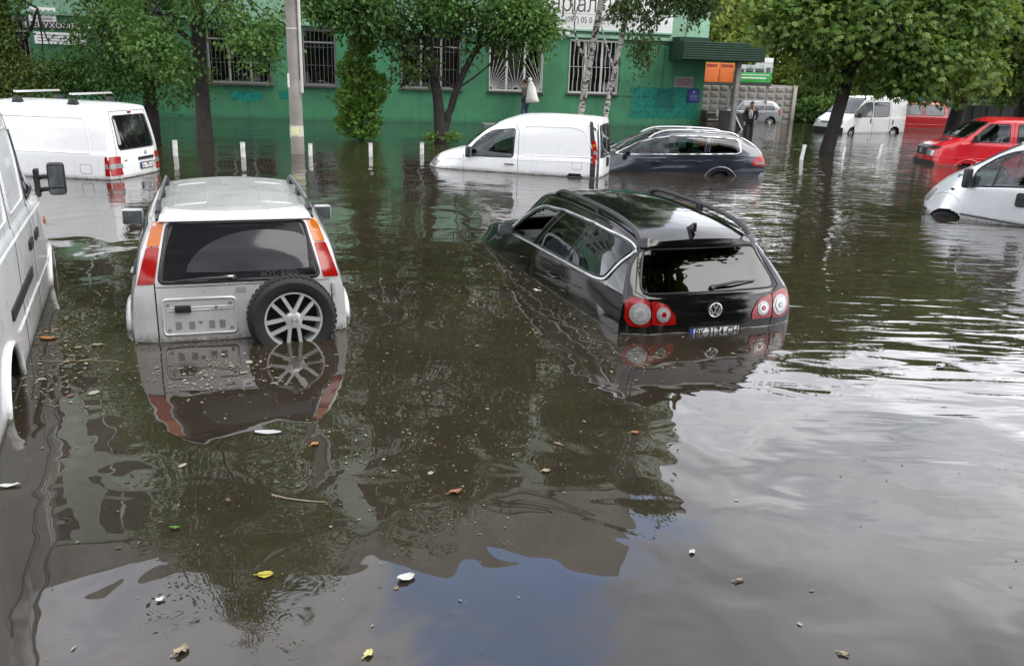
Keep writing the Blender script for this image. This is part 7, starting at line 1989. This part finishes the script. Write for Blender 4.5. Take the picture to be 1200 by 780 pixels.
# man in dark jacket, bending a little forward, facing the camera
pose = dict(pelvis=(0, -.06, .93), waist=(0, .02, 1.10), chest=(0, .17, 1.32), neck=(0, .27, 1.46), jaw=(.02, .34, 1.51), skull=(.02, .37, 1.60), crown=(.02, .37, 1.69), face=(.15, 1, -.45),
            shol=(-.20, .18, 1.39), elbl=(-.27, .22, 1.11), wristl=(-.18, .38, .92), shor=(.20, .16, 1.40), elbr=(.27, .16, 1.12), wristr=(.24, .24, .86),
            hipl=(-.10, -.06, .88), kneel=(-.12, .02, .48), ankl=(-.12, -.04, .08), toel=(-.13, .12, .04), hipr=(.10, -.06, .88), kneer=(.13, .04, .48), ankr=(.13, .0, .08), toer=(.14, .16, .04))
person('person in dark jacket, white shirt and dark trousers standing in the water by the porch', (9.95, 36.9), math.radians(172), -.42, pose, plain('dark_jacket', (.014, .015, .020), .8), plain('dark_trousers', (.016, .015, .015), .8), plain('white_shirt', (.62, .62, .62), .8))
# walker with a sack on the back, close to the wall
pose2 = dict(pelvis=(0, 0, .95), waist=(0, .02, 1.12), chest=(0, .05, 1.36), neck=(0, .06, 1.53), jaw=(0, .10, 1.60), skull=(0, .09, 1.69), crown=(0, .07, 1.78), face=(0, 1, -.05),
             shol=(-.20, .05, 1.44), elbl=(-.26, .0, 1.15), wristl=(-.22, .12, .92), shor=(.20, .05, 1.44), elbr=(.30, .12, 1.22), wristr=(.16, .02, 1.50),
             hipl=(-.10, 0, .90), kneel=(-.11, .12, .50), ankl=(-.11, .02, .08), toel=(-.11, .18, .04), hipr=(.10, 0, .90), kneer=(.11, .0, .48), ankr=(.11, -.14, .10), toer=(.11, .02, .05))
wl = fp(8.35, 0, .75)
person('person in olive jacket walking along the green wall with a white sack', (wl.x, wl.y), math.radians(70), .08, pose2, plain('olive_jacket', (.065, .060, .040), .8), plain('blue_jeans', (.06, .09, .15), .8), None, plain('dark_hair', (.02, .016, .014), .7))
LG = thing('walkway', 'submerged concrete walkway along the foot of the green wall', 'walkway', fp(8, -.65, .5))
mb = MB(); fbox(mb, 6.6, 10.2, -.65, .06, .35, 1.15); tobj(LG, 'slab', mb, CONC, bevel=.02)
SK = thing('sack', 'white tied sack carried on a back below the window with fan-shaped bars', 'sack', (wl.x + .24, wl.y - .08, 1.0))
prof = [(.02, 1.02), (.05, 1.0), (.085, .93), (.05, .87), (.10, .80), (.17, .62), (.23, .40), (.28, .18), (.30, .06), (.27, .0), (.02, -.01)]
mb = MB().lathe(prof, (wl.x + .26, wl.y - .10, .95), (-.12, 0, 1), 18, cap=False)
r_ = random.Random(4)
mb.v = [(v[0] + r_.uniform(-.012, .012) + .015 * math.sin(9 * v[2]), v[1] + r_.uniform(-.012, .012), v[2]) for v in mb.v]
tobj(SK, 'sack_cloth', mb, plain('white_sack_cloth', (.60, .58, .54), .85, var=.15, scale=5), smooth=70)
tobj(SK, 'tie', MB().lathe([(.055, 0), (.055, .03)], (wl.x + .155, wl.y - .10, 1.81), (-.12, 0, 1), 12), plain('grey_string', (.35, .34, .32), .8))

# ================================================================== THINGS AFLOAT
def leafshape(name, label, cat, x, y, L, w, rz, mat, n=7, curl=.012, vein=True, group=None, jag=.12, z=.006):
    r = random.Random(int(x * 997 + y * 131))
    T = thing(name, label, cat, (x, y, 0), rz, group)
    up = []; lo = []
    for i in range(n + 1):
        t = i / n
        h = w / 2 * (math.sin(PI * min(1, t * .94 + .06)) ** .7) * (1 + r.uniform(-jag, jag))
        zz = z + .4 * curl * abs(t - .5) * 2 + r.uniform(0, curl * .2)
        up.append(((t - .5) * L, h, zz + .45 * curl * r.random())); lo.append(((t - .5) * L, -h, zz + .45 * curl * r.random()))
    mid = [((i / n - .5) * L, 0, z) for i in range(n + 1)]
    mb = MB()
    for layer in (0, -.0025):
        b = len(mb.v)
        mb.v += [(p[0], p[1], p[2] + layer) for p in up + mid + lo]
        m_ = n + 1
        for i in range(n):
            fs = [(b + i, b + m_ + i, b + m_ + i + 1, b + i + 1), (b + m_ + i, b + 2 * m_ + i, b + 2 * m_ + i + 1, b + m_ + i + 1)]
            mb.f += fs if layer == 0 else [f[::-1] for f in fs]
    obj('blade', mb, mat, T, fix=False, smooth=60)
    if vein: obj('stalk', MB().tube([(-.5 * L - L * .25, .01, z), (-.3 * L, 0, z + .004), (.3 * L, 0, z + .004)], [.0025, .003, .001], 5), mat, T)
    return T
YL = plain('yellow_leaf', (.40, .34, .04), .6, var=.2, scale=20)
PAPW = plain('wet_paper', (.52, .52, .47), .7, var=.12, scale=25)
ORL = plain('orange_leaf', (.36, .16, .05), .6, var=.25, scale=20)
BRL = plain('brown_leaf', (.26, .13, .06), .7, var=.3, scale=20)
GRL = plain('green_leaf', (.10, .22, .02), .5, var=.2, scale=20)
PKL = plain('pale_leaf', (.34, .28, .19), .7, var=.2, scale=20)
leafshape('leaf', 'large yellow leaf floating in the dark tree reflection near the lower left', 'leaf', -1.05, 3.15, 0.070, 0.045, .2, YL)
leafshape('paper_scrap', 'white crumpled paper scrap at the edge of the blue sky reflection', 'paper', -.43, 3.16, 0.082, 0.061, .5, PAPW, 5, .02, False, None, .3)
leafshape('leaf', 'pale yellow leaf at the bottom frame edge', 'leaf', -.51, 2.66, 0.045, 0.033, 1.2, plain('pale_yellow_leaf', (.55, .52, .22), .6), 6)
leafshape('paper_strip', 'white paper strip at the left frame edge beside the reflection of the big van', 'paper', -2.60, 3.87, .10, .035, .3, PAPW, 5, .012, False)
leafshape('leaf', 'small bright green leaf left of the yellow leaf', 'leaf', -1.59, 3.51, 0.049, 0.023, 0, GRL)
leafshape('leaf', 'orange leaf beside the big white van', 'leaf', -3.71, 6.27, 0.123, 0.066, 0, ORL)
leafshape('paper_scrap', 'small white scrap alone in the grey sky reflection', 'paper', .89, 3.45, 0.037, 0.025, .8, PAPW, 5, .012, False)
leafshape('leaf', 'brown curled leaf in the middle of the dark reflection', 'leaf', -.27, 3.96, 0.082, 0.041, .6, BRL, 7, .02)
leafshape('plastic_lid', 'white upturned dish floating in the ripples on the right', 'lid', 3.46, 6.31, .07, .065, 0, PAPW, 6, .03, False, None, .02)  # floating white plastic lid
leafshape('plastic_film', 'pale oval film floating just in front of the reflection of the silver car', 'film', -1.47, 4.64, .17, .055, .05, plain('pale_film', (.45, .46, .46), .2), 9, .004, False, None, .05)
leafshape('paper_scrap', 'white scrap drifting beside the rear door of the black estate', 'paper', .25, 8.3, 0.098, 0.049, -.7, PAPW, 5, .02, False)
leafshape('leaf', 'pale pink leaf between the big van and the silver car', 'leaf', -3.25, 6.15, 0.074, 0.041, .4, PKL)
leafshape('leaf', 'orange-brown leaf below the spare wheel reflection', 'leaf', -1.15, 4.49, 0.057, 0.037, 1.0, ORL)
leafshape('leaf', 'pale leaf on the dark reflection below the black estate', 'leaf', .22, 4.24, 0.049, 0.033, .3, PKL)
leafshape('leaf', 'ochre leaf farther right on the dark reflection', 'leaf', .8, 4.81, 0.049, 0.033, .1, ORL)
leafshape('leaf', 'narrow pale leaf in the grey sky reflection right of the white scrap', 'leaf', 1.06, 3.23, 0.049, 0.016, .4, PKL)
leafshape('leaf', 'cream leaf near the bottom right', 'leaf', 1.35, 2.75, 0.041, 0.021, -.4, PKL)
leafshape('paper_scrap', 'white corner of paper left of the yellow leaf near the sky edge', 'paper', -1.43, 2.95, 0.037, 0.025, .7, PAPW, 5, .012, False)
leafshape('leaf', 'frayed pale leaf at the lower left frame edge', 'leaf', -1.22, 2.64, 0.061, 0.041, 1.0, PKL, 8, .02, True, None, .4)
TW = thing('twig', 'thin bent twig floating right of the yellow leaf', 'twig', (-1.1, 3.83, 0))
obj('stem', MB().tube([(-.13, .04, .004), (-.04, .0, .008), (.06, -.015, .006), (.17, -.02, .004)], [.004, .0035, .003, .002], 5), PKL, TW)
TW2 = thing('twig', 'straw stalk among the litter beside the big white van', 'twig', (-3.2, 5.75, 0))
obj('stem', MB().tube([(-.3, .0, .006), (.0, .02, .010), (.2, .05, .007), (.32, .03, .006)], [.003, .003, .0025, .002], 5), plain('straw', (.26, .22, .14), .8), TW2)
obj('side_stem', MB().tube([(.0, .02, .012), (.12, .10, .01)], [.004, .002], 5), plain('straw', (.26, .22, .14), .8), TW2)

def litter(name, label, n, region, size, cols, seed, dens=None, elong=2.2):
    """tiny floating crumbs: bent slips of two faces, a few millimetres proud of the water"""
    r = np.random.default_rng(seed)
    P = []
    while len(P) < n:
        x = r.uniform(region[0], region[1]); y = r.uniform(region[2], region[3])
        if dens and r.random() > dens(x, y): continue
        P.append((x, y))
    mats = cols
    per = [MB() for _ in mats]
    for x, y in P:
        k = r.integers(len(mats)); mb = per[k]
        L = size * math.exp(r.normal(0, .5)) * (.7 + .10 * y); w = L / (1 + elong * r.random())
        a = r.uniform(0, PI); ca, sa = math.cos(a), math.sin(a); z = r.uniform(.002, .006)
        q = [(-L / 2, -w * .3), (-.1 * L, -w / 2), (L / 2, -w * .15), (L * .42, w * .3), (0, w / 2), (-L * .45, w * .25)]
        zz = [z, z + .002, z, z + .003 * r.random(), z + .001, z]
        mb.add([(x + u * ca - v * sa, y + u * sa + v * ca, h) for (u, v), h in zip(q, zz)], [(0, 1, 4, 5), (1, 2, 3, 4)])
    base = None
    allm = MB(); mi = []
    for k, mb in enumerate(per):
        allm.add(mb.v, mb.f); mi += [k] * len(mb.f)
    me = bpy.data.meshes.new('m'); me.from_pydata(allm.v, [], allm.f)
    for m in mats: me.materials.append(m)
    me.polygons.foreach_set('material_index', mi); me.update()
    o = link(name, me); o['kind'] = 'stuff'; o['label'] = label; o['category'] = 'litter'
    return o
C1 = plain('crumb_tan', (.16, .125, .08), .8); C2 = plain('crumb_pale', (.27, .24, .18), .8); C3 = plain('crumb_brown', (.10, .06, .03), .8); C4 = plain('crumb_green', (.09, .13, .04), .8)
def d1(x, y):
    s = .5 + .5 * math.sin(x * 1.7 + 1.3 * math.sin(y * .9)) * math.sin(y * 1.3 + .8 * math.sin(x * 1.1))
    lft = 1.0 if x < .5 + .18 * (y - 3) else .16
    if y < 3.4: lft *= .28
    return max(.04, s) * lft
litter('floating_litter', 'loose crumbs of leaf and bark scattered over the dark water', 2100, (-4.2, 3.2, 2.5, 8.6), .0095, [C1, C2, C3, C1, C4], 3, d1)
litter('floating_litter', 'fine pale specks on the water between the cars', 800, (-3.5, 6.0, 6.0, 18.0), .008, [C1, C2, C1, C4], 5, lambda x, y: .15 + .85 * (.5 + .5 * math.sin(x * 1.1 + y * .6) * math.sin(y * .8 - x * .5)))
def blob(cx, cy, s): return lambda x, y: math.exp(-((x - cx) ** 2 / s[0] ** 2 + (y - cy) ** 2 / s[1] ** 2))
litter('floating_litter', 'raft of leaf crumbs in the reflection right behind the silver car', 330, (-2.7, -1.5, 4.9, 6.3), .012, [C2, C1, C2, C3], 7, blob(-2.10, 5.62, (.30, .28)))
litter('floating_litter', 'litter caught along the side of the big white van', 420, (-3.9, -2.6, 4.9, 7.4), .014, [C2, C3, C1, C2], 9, lambda x, y: math.exp(-((x + 3.05 + .46 * (y - 5.0)) / .22) ** 2))
litter('floating_litter', 'trail of leaf bits beside the black estate', 230, (-.8, 1.4, 6.0, 9.6), .011, [C2, C1, C2, C3], 11, lambda x, y: math.exp(-((x - .75 + .42 * (y - 7.0)) / .28) ** 2))
# thin scum lines where drifting dust has gathered, a millimetre-high ridge on the water
def scum(pts, label, wob=.05, seed=1, r=.0018):
    rr = random.Random(seed); P = []
    for (a, b) in zip(pts, pts[1:]):
        n = max(2, int(math.hypot(b[0] - a[0], b[1] - a[1]) / .05))
        for i in range(n):
            t = i / n; P.append((a[0] + (b[0] - a[0]) * t + wob * math.sin(i * .9 + seed) * rr.random(), a[1] + (b[1] - a[1]) * t + wob * math.sin(i * .55 + seed * 2) * rr.random(), .0005))
    return tag(obj('scum_line', MB().tube(P, r, 5), plain('scum_pale', (.17, .16, .135), .6), smooth=60), label, 'scum', None, 'stuff')
scum([(.66, 7.7), (.45, 7.3), (.62, 6.9), (.95, 6.3), (1.2, 6.0)], 'pale scum line beside the tail of the black estate', .06, 2)
scum([(-.2, 9.6), (.1, 8.4), (.4, 7.4), (.75, 6.4)], 'pale scum line along the flank of the black estate', .07, 5)

# the water climbs a few millimetres up whatever stands in it: a thin curved rim along the waterline of the near vehicles
def rim_material():
    m, t, o = new_mat('water_rim'); k = NT(t)
    b = k.n('ShaderNodeBsdfPrincipled', {'Base Color': (.03, .026, .02, 1), 'Roughness': .02, 'IOR': 1.58})
    t.links.new(b.outputs[0], o.inputs[0]); return m
RIM = rim_material()
def water_rim(car, r, sides='LRB'):
    M = car.root.matrix_basis
    for ax in sides:
        P = []
        rng_ = np.arange(.04, car.L - .05, .06) if ax in 'LR' else np.arange(-.86, .87, .05)
        seg = []
        for a in rng_:
            h_ = car.cast(ax, a, 0.0)
            if h_: seg.append(M @ (Vector((h_[0].x, h_[0].y, car.D)) + Vector((h_[1].x, h_[1].y, 0)) * r * .3))
        if len(seg) > 3:
            o = obj('waterline_rim', MB().tube([(p.x, p.y, .001 + .002 * math.sin(i * .8)) for i, p in enumerate(seg)], [r * (1 + .35 * math.sin(i * 1.3) * math.sin(i * .37)) for i in range(len(seg))], 6), RIM, smooth=80)
            o['kind'] = 'structure'
for c_, r in CARS: water_rim(c_, r)
